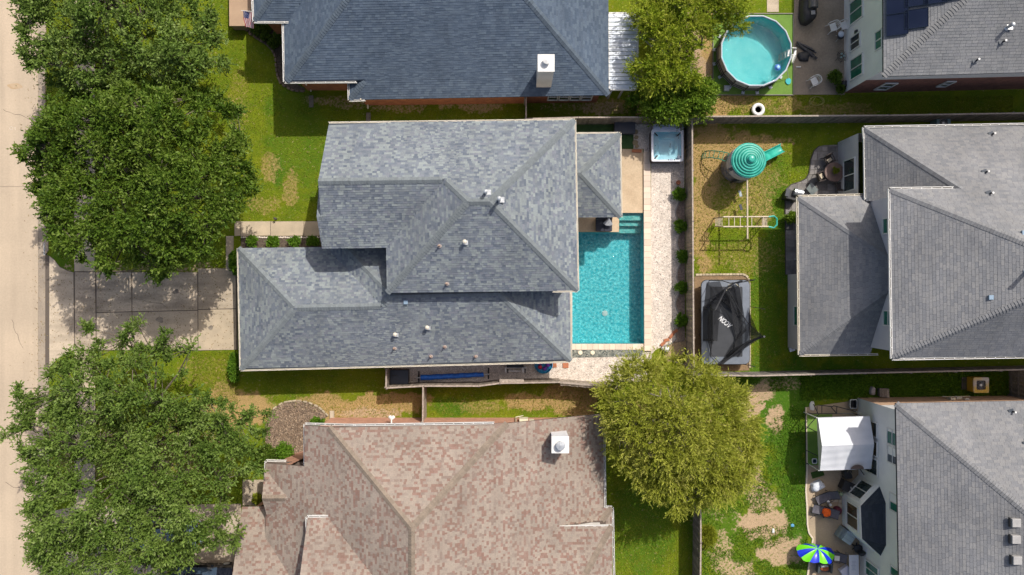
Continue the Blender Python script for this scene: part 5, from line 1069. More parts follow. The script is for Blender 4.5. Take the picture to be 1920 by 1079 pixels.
for sgn, (xa, xb) in ((1, (1357, 1333)), (1, (1440, 1421))):
    a0, b0 = P(xa, 407, zt), P(xb + 6, 409, 0); a1, b1 = P(xa, 425.5, zt), P(xb + 6, 425, 0)
    MB().tube([a0, b0], 0.035, 6).build('leg', TANP, mk); MB().tube([a1, b1], 0.035, 6).build('leg', TANP, mk)
    for k in range(6): f = 0.18 + k * 0.13; MB().tube([a0.lerp(b0, f), a1.lerp(b1, f)], 0.025, 5).build('rung', TANP, mk)
for k, (x, y) in enumerate(((1380, 363.5), (1381, 389))):
    s_ = thing('swing', ('upper swing with pale seat hanging from the beam beside the tower', 'lower swing with dark seat hanging from the beam near the monkey bars')[k], 'swing', tuple(P(x, y, 0.5)), 'swings on the playset'); c = P(x + 8, y, 0.5)
    MB().box((c.x, c.y, 0.5), (0.16, 0.40, 0.04), 0.25).build('seat', mat('swing_seat', (0.35, 0.4, 0.42), rough=0.5) if k == 0 else DGREY, s_)
    for sg in (-0.2, 0.2): MB().tube([(c.x, c.y + sg, 0.5), (P(1401, y, 2.4).x, c.y + sg * 0.9, 2.35)], 0.008, 4).build('chain', METAL, s_)

# ------------------------------------------------------------------ trampoline
tz = 0.85; tp_ = thing('trampoline', 'rectangular trampoline with grey pads, black mat and sagging torn net', 'trampoline', tuple(P(1360, 604, 0)))
PADG = mat('grey_pad', (0.16, 0.18, 0.215), (0.13, 0.15, 0.18), scale=2, rough=0.55, grain=0.06); MATB = mat('trampoline_mat', (0.050, 0.053, 0.060), (0.042, 0.045, 0.051), scale=3, rough=0.8, grain=0.08, gscale=30)
a, b = P(1315.5, 526, tz), P(1405.5, 683, tz); cx, cy = (a.x + b.x) / 2, (a.y + b.y) / 2; w_, h_ = b.x - a.x, a.y - b.y; i1, i2 = P(1331.5, 538, tz), P(1392, 669.5, tz)
o1 = rrect(cx, cy, w_, h_, 0.35); ic = ((i1.x + i2.x) / 2, (i1.y + i2.y) / 2); ir = rrect(ic[0], ic[1], i2.x - i1.x, i1.y - i2.y, 0.06); n = len(o1)
def sect(lo, hi): mb = MB(); ks = list(range(lo, hi + 1)); vs = []; [vs.extend([(o1[k % n][0], o1[k % n][1], tz - .04), (o1[k % n][0], o1[k % n][1], tz), (ir[k % n][0], ir[k % n][1], tz + .01), (ir[k % n][0], ir[k % n][1], tz - .03)]) for k in ks]; mb.add(vs, [(i * 4 + q, i * 4 + q + 1, (i + 1) * 4 + q + 1, (i + 1) * 4 + q) for i in range(len(ks) - 1) for q in range(3)]); return mb
for s_ in range(4): sect(s_ * 7 + 3, s_ * 7 + 10).build('pad', PADG, tp_)
MB().add([(x, y, tz - 0.015) for x, y in ir], [list(range(len(ir)))]).build('mat', MATB, tp_)
MB().tube([(x, y, tz - 0.06) for x, y in rrect(cx, cy, w_ + .02, h_ + .02, 0.35)], 0.035, 6, closed=True).build('frame', BLACKP, tp_)
for sx in (-1, 1):
    for f in (-0.42, -0.15, 0.15, 0.42): MB().tube([(cx + sx * w_ / 2, cy + f * h_, tz - .06), (cx + sx * (w_ / 2 - .05), cy + f * h_, 0)], 0.03, 6).build('leg', BLACKP, tp_)
tips = {}
for nm, (x, y, xt, yt) in {'tl': (1324, 526, 1355, 527), 'tr': (1382, 525, 1415, 525), 'l1': (1316, 578, 1341, 582), 'l2': (1316, 636, 1341, 638.5), 'r1': (1405, 575, 1434, 580), 'r2': (1405, 632.5, 1433, 631.5), 'bl': (1330, 684, 1356, 689), 'br': (1388, 682, 1415.5, 688)}.items():
    a = P(x, y, 0.3); b = P(xt, yt, 3.0); MB().tube([a, a.lerp(b, .3), a.lerp(b, .6) + Vector((0.04, 0, 0)), b], 0.024, 6).build('net_pole', BLACKP, tp_); tips[nm] = (P(x, y, tz), b)
NETM = bpy.data.materials.new('black_net'); NETM.use_nodes = True; N = NETM.node_tree.nodes; K = NETM.node_tree.links; tr = N.new('ShaderNodeBsdfTransparent'); ms = N.new('ShaderNodeMixShader'); ms.inputs[0].default_value = 0.72; N['Principled BSDF'].inputs['Base Color'].default_value = (0.012, 0.013, 0.016, 1); N['Principled BSDF'].inputs['Roughness'].default_value = 0.9; K.new(tr.outputs[0], ms.inputs[1]); K.new(N['Principled BSDF'].outputs[0], ms.inputs[2]); K.new(ms.outputs[0], N['Material Output'].inputs[0])
def net(quad, sag, seed):
    rr = random.Random(seed); A_, B_, C_, D_ = [Vector(q) for q in quad]
    def f(u, v):
        p = A_.lerp(B_, u).lerp(D_.lerp(C_, u), v); s_ = math.sin(u * math.pi) * math.sin(v * math.pi); q = p + Vector((0.10 * math.sin(v * 9 + seed) * s_, 0.1 * math.sin(u * 11 + seed) * s_, -sag * s_ + 0.05 * math.sin(u * 14 + v * 5) * s_)); q.z = max(q.z, tz + 0.03) if abs(q.x - cx) < w_ / 2 and abs(q.y - cy) < h_ / 2 else q.z; return tuple(q)
    MB().grid(f, 12, 8).build('net_panel', NETM, tp_, smooth=True)
T_ = lambda k: tips[k][1]
M_ = lambda x, y, z=tz + .04: tuple(P(x, y, z))
net((M_(1331, 682), M_(1330, 560), T_('l1') - Vector((0, 0, .6)), T_('l2') - Vector((0, 0, .6))), 0.5, 1)
net((M_(1334, 560), M_(1375, 528, 1.6), M_(1390, 600), M_(1350, 560, 1.2)), 0.3, 2)
net((M_(1365, 540, 1.9), M_(1385, 530, 2.0), M_(1400, 620), M_(1380, 640)), 0.4, 3)
net((M_(1350, 683), M_(1360, 678), T_('r2') - Vector((0, 0, .2)), M_(1403, 605, 1.4)), 0.9, 4)
net((M_(1352, 684), M_(1345, 682, 1.1), M_(1400, 640, 1.5), T_('r2') - Vector((0, 0, .5))), 0.6, 6)
net((M_(1318, 575), M_(1318, 640), M_(1345, 640, 1.2), M_(1352, 560, 1.5)), 0.1, 8)
net((M_(1325, 530), M_(1350, 528, 1.5), M_(1362, 560, 1.4), M_(1320, 580)), 0.1, 9)
net((M_(1404, 575), M_(1404, 630), T_('r2') - Vector((0, 0, .9)), M_(1407, 590, 1.3)), 0.3, 5)
def cloth_rope(pts, r, name='net_fold', m=BLACKP): MB().tube(pts, r, 7).build(name, m, tp_)
cloth_rope([M_(1353, 683, 1.0), M_(1372, 668, 1.2), M_(1398, 645, 1.7), M_(1425, 633, 2.4), T_('r2')], 0.07)
cloth_rope([M_(1341, 582, 2.4), M_(1352, 560, 2.2), M_(1362, 540, 2.2), M_(1377, 531, 2.4), M_(1392, 527, 2.6)], 0.05)
cloth_rope([M_(1363, 541, 2.2), M_(1378, 566, 1.5), M_(1391, 590, 1.2), M_(1404, 608, 1.0)], 0.03)
cloth_rope([M_(1350, 570, 1.4), M_(1362, 585, 1.1), M_(1373, 605, 1.0), M_(1380, 630, 1.0), M_(1378, 660, 1.0)], 0.025)
cloth_rope([M_(1341, 582, 2.8), M_(1340, 610, 1.6), M_(1341, 638, 2.8)], 0.012); cloth_rope([M_(1327, 636, 1.0), M_(1334, 665, 1.0), M_(1350, 682, 1.0)], 0.025)
cloth_rope([T_('tl'), M_(1368, 531, 2.3), M_(1382, 531, 2.2), T_('tr')], 0.03)
for pts in ([(1362, 545, 1.9), (1366, 535, 2.0), (1372, 533, 2.1)], [(1380, 533, 2.0), (1386, 538, 1.8)], [(1364, 541, 2.), (1372, 538, 2.)]): cloth_rope([M_(*p) for p in pts], 0.03, 'strap', mat('straw_strap', (0.5, 0.45, 0.33)))
def text_mesh(s_, size, loc, rz, m, parent, name='lettering', shear=0.0, ext=0.004, sx=1.0):
    cu = bpy.data.curves.new('t', 'FONT'); cu.body = s_; cu.size = size; cu.align_x = 'CENTER'; cu.align_y = 'CENTER'; cu.extrude = ext; cu.shear = shear; cu.offset = 0.008
    to = bpy.data.objects.new('t', cu); COL.objects.link(to); dg = bpy.context.evaluated_depsgraph_get(); me = bpy.data.meshes.new_from_object(to.evaluated_get(dg)); bpy.data.objects.remove(to); me.materials.clear(); me.materials.append(m)
    o = bpy.data.objects.new(name, me); link(o, parent); o.location = Vector(loc) - ROOT[parent]; o.rotation_euler.z = rz; o.scale.x = sx; return o
text_mesh('ACON', 0.46, P(1361, 604.5, tz + 0.0), math.radians(141), mat('white_print', (0.70, 0.70, 0.70), rough=0.7), tp_, shear=0.35, sx=0.68)
# soil and brick border round the trampoline
tag(sheet('trampoline_bed', [(1305, 517), (1395, 516), (1404, 522), (1405, 695), (1300, 697), (1302, 520)], 0.012, mat('dry_soil', (0.26, 0.17, 0.09), (0.19, 0.13, 0.075), scale=2, rough=0.95, grain=0.25, gscale=14), z0=-0.05))
bd = thing('brick_border', 'curved border of pale bricks round the trampoline', 'border', tuple(P(1360, 515, 0)))
PB = mat('pale_brick', (0.46, 0.38, 0.26), (0.38, 0.31, 0.21), scale=6, objrnd=0.15)
pts = [P(1304, 515.5), P(1392, 514.5), P(1398, 516.5), P(1402.5, 521), P(1404.8, 530), P(1405.6, 690)]; acc = []
for a, b in zip(pts, pts[1:]):
    n = max(1, int((b - a).length / 0.21))
    for i in range(n): c = a.lerp(b, (i + .5) / n); MB().box((c.x, c.y, 0.03), (0.195, 0.13, 0.09), math.atan2((b - a).y, (b - a).x) + random.uniform(-.05, .05)).build('brick', PB, bd)

# ------------------------------------------------------------------ flagstone patio of house E
FLAG = mat('flagstone', (0.24, 0.22, 0.20), (0.17, 0.155, 0.15), scale=1.5, rough=0.85, grain=0.14, gscale=8, objrnd=0.32)
out = [(1536, 275), (1545, 273), (1610, 271), (1612, 365), (1500, 366), (1495, 430), (1500, 515), (1473, 515), (1473, 372), (1475, 355), (1484, 347), (1500, 342), (1512, 336), (1518, 325), (1521, 300), (1527, 283)]
ow = polyP(out); pa = sheet('patio', out, 0.015, mat('grout', (0.20, 0.17, 0.13), rough=0.95), z0=-0.06); rr = random.Random(12)
x0, x1 = min(p[0] for p in ow), max(p[0] for p in ow); y0, y1 = min(p[1] for p in ow), max(p[1] for p in ow); y = y0
while y < y1:
    hh = rr.choice((0.32, 0.45, 0.6)); x = x0 - rr.random() * 0.5
    while x < x1:
        ww = rr.uniform(0.35, 0.85); g_ = 0.012; poly = ow
        for f in (lambda p, a=x + g_: p[0] - a, lambda p, a=x + ww - g_: a - p[0], lambda p, a=y + g_: p[1] - a, lambda p, a=y + hh - g_: a - p[1]):
            poly = clip(poly, f)
            if len(poly) < 3: break
        x += ww
        if len(poly) > 2: MB().prism(poly, 0.0, 0.035 + rr.uniform(0, 0.008)).build('flagstone', FLAG, pa)
    y += hh
mb = MB(); mb.tube([P(x, y, 0.04) for x, y in [(1473, 515), (1472, 372), (1474, 355), (1484, 346), (1500, 341), (1511, 335), (1517, 325), (1520, 300), (1526, 283), (1536, 274)]], 0.03, 5); tag(mb.build('patio_edging', mat('dark_edging', (0.07, 0.06, 0.05))), 'dark curved metal edging along the flagstone patio', 'edging')
c = P(1564.5, 323, 0.74); dt = thing('patio_table', 'round brown patio table with a potted plant in the middle', 'table', (c.x, c.y, 0)); BRN = mat('brown_metal', (0.17, 0.105, 0.085), (0.13, 0.08, 0.065), scale=6, rough=0.5, grain=0.12)
MB().lathe((c.x, c.y, 0.70), [(0.62, 0), (0.63, 0.03), (0.60, 0.05), (0, 0.05)], 36).build('tabletop', BRN, dt)
for k in range(4): t = k * math.pi / 2 + .6; MB().tube([(c.x + .35 * math.cos(t), c.y + .35 * math.sin(t), .7), (c.x + .2 * math.cos(t), c.y + .2 * math.sin(t), .35), (c.x + .42 * math.cos(t), c.y + .42 * math.sin(t), 0.03)], 0.025).build('leg', BRN, dt)
TABLE_C = c.copy()
def patio_chair(x, y, rz, label, cush):
    r = thing('patio_chair', label, 'chair', (0, 0, 0), 'brown chairs round the flagstone patio table'); DK = mat('dark_brown_weave', (0.045, 0.034, 0.03), (0.075, 0.058, 0.05), scale=20, rough=0.8, grain=0.15)
    MB().box((0, 0, 0.40), (0.52, 0.50, 0.06)).build('seat', DK, r, bevel=0.02); MB().box((0, 0.27, 0.68), (0.50, 0.05, 0.55), M=Matrix.Rotation(-0.18, 3, 'X')).build('backrest', DK, r, bevel=0.02)
    if cush: MB().box((0.02, -0.05, 0.46), (0.32, 0.22, 0.05), 0.2).build('cushion', mat('beige_cushion', (0.55, 0.46, 0.33), rough=0.9), r, bevel=0.02)
    for s_ in (-1, 1): MB().tube([(s_ * .28, .28, .62), (s_ * .29, 0, .63), (s_ * .28, -.24, .60)], 0.028).build('armrest', DK, r)
    for sx in (-1, 1):
        for sy in (-1, 1): MB().tube([(sx * .26, sy * .22, .6 if sy < 0 else .4), (sx * .28, sy * .27, 0)], 0.02).build('leg', DK, r)
    c = P(x, y, 0.4); r.location = (c.x, c.y, 0.04); r.rotation_euler.z = rz
patio_chair(1553, 300, 0.45, 'brown patio chair with beige cushion above the round table', True); patio_chair(1538, 332, 1.9, 'brown patio chair with beige cushion on the lawn side of the table', True)
patio_chair(1592, 317, -1.6, 'dark patio chair in shade between table and lavender wall', False); patio_chair(1575, 349, 3.5, 'dark patio chair in shade below the round table', False)
c = P(1523, 354, 0.35); gt = thing('glass_side_table', 'low glass-topped lounger lying on the sunny flagstones', 'side table', (c.x, c.y, 0)); MB().prism([(c.x - .38, c.y + .0), (c.x - .05, c.y + .42), (c.x + .42, c.y - .08), (c.x - .02, c.y - .44)], 0.30, 0.33).build('tabletop', mat('smoked_glass', (0.10, 0.12, 0.12), (0.16, 0.18, 0.17), scale=4, rough=0.15, grain=0), gt)
for k in range(4): t = k * math.pi / 2; MB().cyl((c.x + .3 * math.cos(t), c.y + .3 * math.sin(t), .3), (c.x + .32 * math.cos(t), c.y + .32 * math.sin(t), 0.03), 0.02).build('leg', BLACKP, gt)
c = P(1591, 284, 0.8); kg = thing('kettle_grill', 'glossy cobalt blue kettle grill beside the lavender wall', 'grill', (c.x, c.y, 0)); BLU = mat('cobalt_enamel', (0.01, 0.035, 0.42), rough=0.12, grain=0, spec=0.8)
MB().lathe((c.x, c.y, 0.42), [(0.03, 0), (0.16, 0.05), (0.26, 0.16), (0.30, 0.3)], 28).build('bowl', BLU, kg, smooth=True); MB().lathe((c.x, c.y, 0.73), [(0.30, 0), (0.27, 0.1), (0.16, 0.19), (0.0, 0.22)], 28).build('lid', BLU, kg, smooth=True); MB().tube([(c.x - .06, c.y, .93), (c.x, c.y, .99), (c.x + .06, c.y, .93)], 0.015).build('handle', BLACKP, kg)
for k in range(3): t = k * 2.09; MB().cyl((c.x + .12 * math.cos(t), c.y + .12 * math.sin(t), .5), (c.x + .28 * math.cos(t), c.y + .28 * math.sin(t), 0.03), 0.013).build('leg', METAL, kg)
c = P(1491, 363, 0.8); bg_ = thing('gas_grill', 'black gas grill with silver lid at the patio bend', 'grill', (c.x, c.y, 0)); rz = -0.25
MB().box((c.x - .12, c.y - .12, .4), (0.85, 0.6, 0.78), rz).build('cart', BLACKP, bg_, bevel=0.03); MB().cyl((c.x - .12, c.y + .10, .9), (c.x + .42, c.y - 0.02, .9), 0.24, n=16).build('lid', mat('steel_lid', (0.45, 0.46, 0.48), rough=0.25, metal=0.5, grain=0.03), bg_); MB().box((c.x - .5, c.y + .05, .84), (0.25, 0.5, 0.03), rz).build('side_shelf', DGREY, bg_)
c = P(1490, 487, 0); mb = MB().cyl((c.x - .1, c.y + .35, .9), (c.x + .15, c.y - .2, .9), 0.14, n=14); mb.cyl((c.x, c.y, 0), (c.x, c.y, .85), 0.06); tag(mb.build('patio_heater', METAL), 'silver cylinder standing in shade under the grey lower roof edge', 'heater')
c = P(1483, 655, 0); mb = MB().box((c.x, c.y, .12), (0.35, .25, .2), .3); mb.cyl((c.x, c.y, .2), (c.x + .2, c.y + .1, .35), .03); tag(mb.build('hose_bib', METAL), 'small pale fitting at the foot of the lavender wall corner', 'fitting')
c = P(1597, 263, 0); mb = MB(); [mb.box((c.x - .16 + .11 * k, c.y, .5), (.09, .03, .95), 0.1) for k in range(4)]; mb.box((c.x, c.y + .03, .8), (.42, .03, .07), .1); tag(mb.build('gate', WOOD), 'short leaning wooden gate by the corner of the lavender wall', 'gate')
def ac_unit(px, py, w_, hue, label, top):
    c = P(px, py, 0.8); r = thing('air_conditioner', label, 'air conditioner', (c.x, c.y, 0)); m1 = hue
    MB().prism(rrect(c.x, c.y, w_ * .96, w_ * .96, .08), 0.03, .74).build('cabinet', m1, r)
    mb = MB(); R1 = rrect(c.x, c.y, w_, w_, .1); n = len(R1); ci = [(c.x + .38 * w_ * math.cos(math.atan2(q_[1] - c.y, q_[0] - c.x)), c.y + .38 * w_ * math.sin(math.atan2(q_[1] - c.y, q_[0] - c.x))) for q_ in R1]
    mb.add([(x, y, .74) for x, y in R1] + [(x, y, .82) for x, y in R1] + [(x, y, .82) for x, y in ci] + [(x, y, .70) for x, y in ci], [(j * n + k, j * n + (k + 1) % n, (j + 1) * n + (k + 1) % n, (j + 1) * n + k) for j in range(3) for k in range(n)]); mb.build('top_panel', top, r)
    MB().lathe((c.x, c.y, .742), [(.37 * w_, 0), (0, 0.001)], 20).build('fan_well', BLACKP, r)
    for k in range(5): t = k * 2 * math.pi / 5; MB().box((c.x + .17 * w_ * math.cos(t), c.y + .17 * w_ * math.sin(t), .765), (.3 * w_, .10 * w_, .012), t).build('fan_blade', DGREY, r)
    MB().lathe((c.x, c.y, .77), [(.09 * w_, 0), (.08 * w_, .04), (0, .05)], 12).build('fan_hub', WHITE, r)
    mb = MB(); [mb.tube([(c.x + .09 * w_ * math.cos(t), c.y + .09 * w_ * math.sin(t), .8), (c.x + .36 * w_ * math.cos(t), c.y + .36 * w_ * math.sin(t), .825)], .006, 4) for t in [k * math.pi / 9 for k in range(18)]]; mb.build('guard', METAL, r)
ac_unit(1839.5, 722.5, 1.0, mat('yellow_cabinet', (0.60, 0.36, 0.03), rough=0.5), 'yellowish air conditioner with round fan in the narrow shaded yard', mat('yellow_top', (0.62, 0.40, 0.05), (0.50, 0.46, 0.42), scale=1.6, rough=0.45))
ac_unit(1769, 231, 0.9, mat('teal_grey_cabinet', (0.12, 0.2, 0.22), rough=0.5), 'blue-grey air conditioner peeking out above the long gutter', mat('teal_grey_cabinet', (0, 0, 0)))
c = P(1815, 719, 0); tag(MB().box((c.x, c.y, .04), (.9, .8, .06)).build('concrete_pad', mat('dark_pad', (0.10, 0.085, 0.075))), 'dark concrete pad left of the yellow air conditioner', 'concrete pad')
c = P(1652, 735, 0); pt = thing('wood_stack', 'small stack of boards leaning on the tan brick wall', 'board stack', (c.x, c.y, 0))
for k in range(4): MB().box((c.x - .2 + .16 * k, c.y - .02 * k, .35), (.14, .55, .06), 0.03).build('board', WOOD, pt)
mb = MB(); mb.box((c.x + .05, c.y, .15), (.6, .5, .3)); mb.build('support', WOODG, pt)
c = P(1634, 733, 0); tag(blob((c.x, c.y, 0), .16, .28, .3, mat('pale_sack', (0.35, 0.31, 0.29), rough=.8), 'sack', None, 5), 'small pale sack beside the board stack', 'sack')
c = P(1762, 744, 0); mb = MB(); mb.box((c.x, yf + .12, 1.3), (.32, .2, .5)); mb.box((c.x + .55, yf + .12, 1.1), (.35, .2, .35)); mb.box((c.x + .9, yf + .1, 1.4), (.25, .15, .3)); mb.tube([(c.x - .5, yf + .25, 1.2), (c.x, yf + .25, 1.25), (c.x + 1.1, yf + .3, 1.5)], .02); mb.build('utility_box', mat('meter_grey', (0.45, 0.47, 0.47), (0.6, 0.5, 0.3), scale=5), F.root)
c = P(785, 196, 0); mb = MB().box((c.x, c.y + .1, .5), (.3, .2, .4)); mb.cyl((c.x - .3, c.y + .05, .3), (c.x + .35, c.y + .05, .3), .03); mb.cyl((c.x, c.y + .1, .7), (c.x, c.y + .3, .9), .03); tag(mb.build('gas_meter', METAL), 'grey gas meter against the orange brick wall below the navy roof', 'gas meter')

# ------------------------------------------------------------------ patio of house F
fo = [(1511, 764), (1600, 752), (1610, 746), (1655, 900), (1660, 1150), (1520, 1150), (1514, 1079), (1519, 1045), (1524, 1010), (1517, 1000), (1514, 985), (1513, 950), (1511, 920), (1513, 885)]
fp_ = sheet('patio', fo, 0.03, CONC_FPAT, z0=-0.08)
edge = [P(x, y, .03) for x, y in fo[5:] + [fo[0]]]; mb = MB(); [mb.box(((a + b) / 2), ((b - a).length, .10, .07), math.atan2((b - a).y, (b - a).x)) for a, b in zip(edge, edge[1:])]; mb.build('curb', mat('pale_curb', (0.62, 0.52, 0.40), rough=.8), None)
bpy.data.objects['curb']['kind'] = 'structure'
c = P(1523, 830, 0.05); tag(sheet('artificial_turf', [(1512, 777), (1560, 777), (1560, 872), (1512, 872)], 0.06, TURFM, z0=.02, kind=None), 'green turf panel beside and under the white canopy', 'artificial turf')
cp = thing('canopy_tent', 'white gable-roofed canopy tent beside the white house wall', 'canopy', tuple(P(1586, 832, 0))); CAN = mat('white_canopy_fabric', (0.66, 0.665, 0.69), (0.61, 0.615, 0.64), scale=1.5, rough=0.6, grain=0.03, trans=0.04)
A1, B1, C1, D1 = P(1533.5, 784, 2.2), P(1631, 781, 2.2), P(1633.5, 879.5, 2.2), P(1537.5, 883, 2.2); R0, R1 = P(1541.5, 837, 2.85), P(1639, 833.5, 2.85); z_ = Vector((0, 0, .18))
def slope(a, b, c_, d_):
    def f(u, v): p = a.lerp(b, u).lerp(d_.lerp(c_, u), v); return tuple(p - Vector((0, 0, 0.05 * math.sin(v * math.pi) * abs(math.sin(u * math.pi * 3)) + 0.012 * math.sin(v * 22 + u * 3))))
    return MB().grid(f, 24, 14)
slope(A1, B1, R1, R0).build('roof_panel', CAN, cp, smooth=True); slope(R0, R1, C1, D1).build('roof_panel', CAN, cp, smooth=True)
for q in ((A1, B1), (C1, D1)): MB().add([q[0], q[1], q[1] - z_, q[0] - z_], [(0, 1, 2, 3)]).build('valance', CAN, cp)
MB().add([A1, R0, D1, D1 - z_, A1 - z_], [(0, 1, 2, 3, 4)]).build('gable_end', CAN, cp); MB().add([B1, R1, C1, C1 - z_, B1 - z_], [(0, 1, 2, 3, 4)]).build('gable_end', CAN, cp)
for q in (A1, B1, C1, D1): MB().cyl((q.x * .998, q.y, 0.03), (q.x * .998, q.y, 2.15), .035).build('pole', WHITE, cp)
q = P(1607, 876.5, 2.33); tag(MB().add([(q.x + .42 * math.cos(t), q.y - .12 + .30 * math.sin(t), 2.335 - 0.14 * 0 + (-.12 + .30 * math.sin(t)) * .36 + .05) for t in [math.pi * k / 12 for k in range(13)]], [list(range(13))]).build('patch', mat('brown_patch', (0.12, 0.085, 0.07), rough=.8)), 'half-round brown patch lying on the lower edge of the white canopy', 'patch')
rk2 = thing('metal_frame', 'dark folded metal frame standing on the tan patio above the canopy', 'metal frame', tuple(P(1540, 768, 0)))
for a, b in (((1511, 776), (1600, 776)), ((1511, 777), (1511, 884)), ((1525, 758), (1534, 776)), ((1534, 760), (1562, 763)), ((1562, 761), (1605, 772)), ((1532, 762), (1532, 776)), ((1541, 762), (1541, 776)), ((1559, 764), (1568, 775)), ((1569, 762), (1569, 776)), ((1511, 805), (1536, 776)), ((1511, 800), (1534, 812)), ((1511, 868), (1540, 885)), ((1512, 845), (1535, 856)), ((1600, 776), (1632, 784))):
    MB().tube([P(a[0], a[1], .5), P(b[0], b[1], .9)], .028, 6).build('bar', BLACKP, rk2)
for q in ((1511, 777), (1600, 776), (1511, 884), (1562, 762)): MB().cyl(P(*q, .03), P(*q, .5), .025).build('leg', BLACKP, rk2)
def tub(px, py, w_, h_, ht, m1, m2, nm, label, cat, rz=0.0):
    c = P(px, py, ht); r = thing(nm, label, cat, (c.x, c.y, 0)); rot = lambda l: [(c.x + (x - c.x) * math.cos(rz) - (y - c.y) * math.sin(rz), c.y + (x - c.x) * math.sin(rz) + (y - c.y) * math.cos(rz)) for x, y in l]
    o_, i_, s_ = rot(rrect(c.x, c.y, w_, h_, .1)), rot(rrect(c.x, c.y, w_ - .1, h_ - .1, .08)), rot(rrect(c.x, c.y, w_ - .16, h_ - .16, .08)); n = len(o_)
    MB().add([(x, y, .03) for x, y in s_] + [(x, y, ht) for x, y in o_] + [(x, y, ht) for x, y in i_], [(j * n + k, j * n + (k + 1) % n, (j + 1) * n + (k + 1) % n, (j + 1) * n + k) for j in range(2) for k in range(n)]).build('rim', m1, r)
    MB().add([(x, y, ht) for x, y in i_] + [(x, y, .08) for x, y in s_], [(k, (k + 1) % n, n + (k + 1) % n, n + k) for k in range(n)] + [[n + k for k in range(n)]]).build('inner', m2, r); return r
tub(1600.5, 758, .48, .62, .4, METAL, BLACKP, 'laundry_basket', 'dark basket with pale rim in the corner by the white wall', 'basket')
tub(1527.5, 865, .34, .36, .35, WHITE, mat('bucket_blue_inside', (0.08, 0.14, 0.2)), 'bucket', 'square white bucket on the turf left of the canopy', 'bucket')
c = P(1533, 889, .05); tag(MB().box((c.x, c.y, .05), (.82, .42, .03), .28).build('door_mat', mat('green_mat', (0.035, 0.075, 0.012), rough=.95, bump=.6, bscale=60)), 'dark green door mat on the tan patio below the canopy', 'mat')
c = P(1534, 912, .25); tag(blob((c.x, c.y, .03), .42, .30, .35, mat('translucent_white', (0.70, 0.72, 0.75), (0.6, 0.62, 0.66), scale=5, rough=.6), 'plastic_bag', None, 11, rz=.5), 'puffy white plastic bag on the patio edge', 'bag')
c = P(1592, 914, .7); bb = thing('deck_box', 'black rectangular bin turned at an angle beside the bay window', 'bin', (c.x, c.y, 0)); MB().box((c.x, c.y, .36), (.78, .62, .66), -.42).build('body', BLACKP, bb, bevel=.03); MB().box((c.x, c.y, .72), (.84, .66, .06), -.42).build('lid', mat('black_lid', (.028, .028, .03), rough=.45), bb, bevel=.02); MB().box((c.x + .1, c.y - .02, .76), (.06, .14, .03), .3).build('handle', METAL, bb)
c = P(1592, 890, .4); mb = MB(); mb.box((c.x - .1, c.y, .3), (.5, .5, .5), .1); tag(mb.build('speaker_box', BLACKP, bevel=.02), 'black box with cables just below the canopy edge', 'box')
mb = MB(); rr = random.Random(6); mb.tube([P(1570 + 6 * math.cos(t * .7) - 2 * rr.random(), 893 + 7 * math.sin(t * .7), .06) for t in range(18)] + [P(1585, 893, .5), P(1592, 880, .6), P(1599, 893, .7)], .012, 4); tag(mb.build('cable', mat('tan_cable', (.45, .36, .26))), 'tan cable looped on the patio beside the black box', 'cable')
def lounger(px, py, rz, label, back=.55, ln=1.75):
    r = thing('lounger', label, 'lounger', (0, 0, 0), 'grey sling loungers on the lower right patio'); SL = mat('grey_sling', (0.085, 0.08, 0.095), (0.11, 0.105, 0.12), scale=8, rough=.85, grain=.1); w_ = .56
    path = [(-ln / 2, .36), (-ln * .2, .34), (ln * .08, .36), (ln * .12, .37), (ln * .42, .37 + back)]
    for s_ in (-1, 1): MB().tube([(x, s_ * w_ / 2, z) for x, z in path], .022, 6).build('side_rail', BLACKP, r)
    MB().grid(lambda u, v: (lambda f: (path[int(f)][0] + (path[int(f) + 1][0] - path[int(f)][0]) * (f - int(f)), (v - .5) * (w_ - .04), path[int(f)][1] + (path[int(f) + 1][1] - path[int(f)][1]) * (f - int(f)) - .04 * math.sin(v * math.pi)))(min(3.999, u * 4)), 16, 5).build('sling', SL, r, smooth=True)
    for x in (-ln / 2 + .12, ln * .15):
        for s_ in (-1, 1): MB().tube([(x, s_ * w_ / 2, .35), (x - .08, s_ * (w_ / 2 + .03), 0)], .02).build('leg', BLACKP, r)
    for s_ in (-1, 1): MB().tube([(-.15, s_ * (w_ / 2 + .04), .36), (-.1, s_ * (w_ / 2 + .05), .55), (.25, s_ * (w_ / 2 + .05), .57), (.3, s_ * (w_ / 2 + .03), .4)], .018).build('armrest', BLACKP, r)
    c = P(px, py, .3); r.location = (c.x, c.y, .03); r.rotation_euler.z = rz; return r
lounger(1550, 931, .42, 'grey lounger with raised back nearest the white bag', ln=1.45); lounger(1548, 959, -.22, 'long grey lounger with a bright orange towel on it', back=.3); lounger(1566, 1043, -.18, 'grey lounger with white papers beside the fallen umbrella', back=.25, ln=1.5)
c = P(1550.5, 962.5, .5); tag(blob((c.x, c.y, .40), .27, .28, .14, mat('bright_orange_towel', (0.85, 0.13, 0.01), (0.70, 0.10, 0.01), scale=6, rough=.8), 'towel', None, 21, flat=.8), 'bright orange towel bunched on the long grey lounger', 'towel')
c = P(1543, 967, .4); tag(MB().box((c.x, c.y, .45), (.18, .28, .08), .5).build('phone_case', BLACKP, bevel=.02), 'small black bag beside the orange towel', 'bag')
c = P(1573, 959, .4); tag(blob((c.x, c.y, .03), .2, .24, .45, mat('maroon_bag', (.12, .02, .035), rough=.8), 'bag', None, 23), 'maroon bag at the raised end of the long lounger', 'bag')
c = P(1569, 1047, .4); tag(MB().box((c.x, c.y, .43), (.34, .32, .03), -.1).build('magazine', WHITE), 'white papers lying on the lounger beside the umbrella', 'papers')
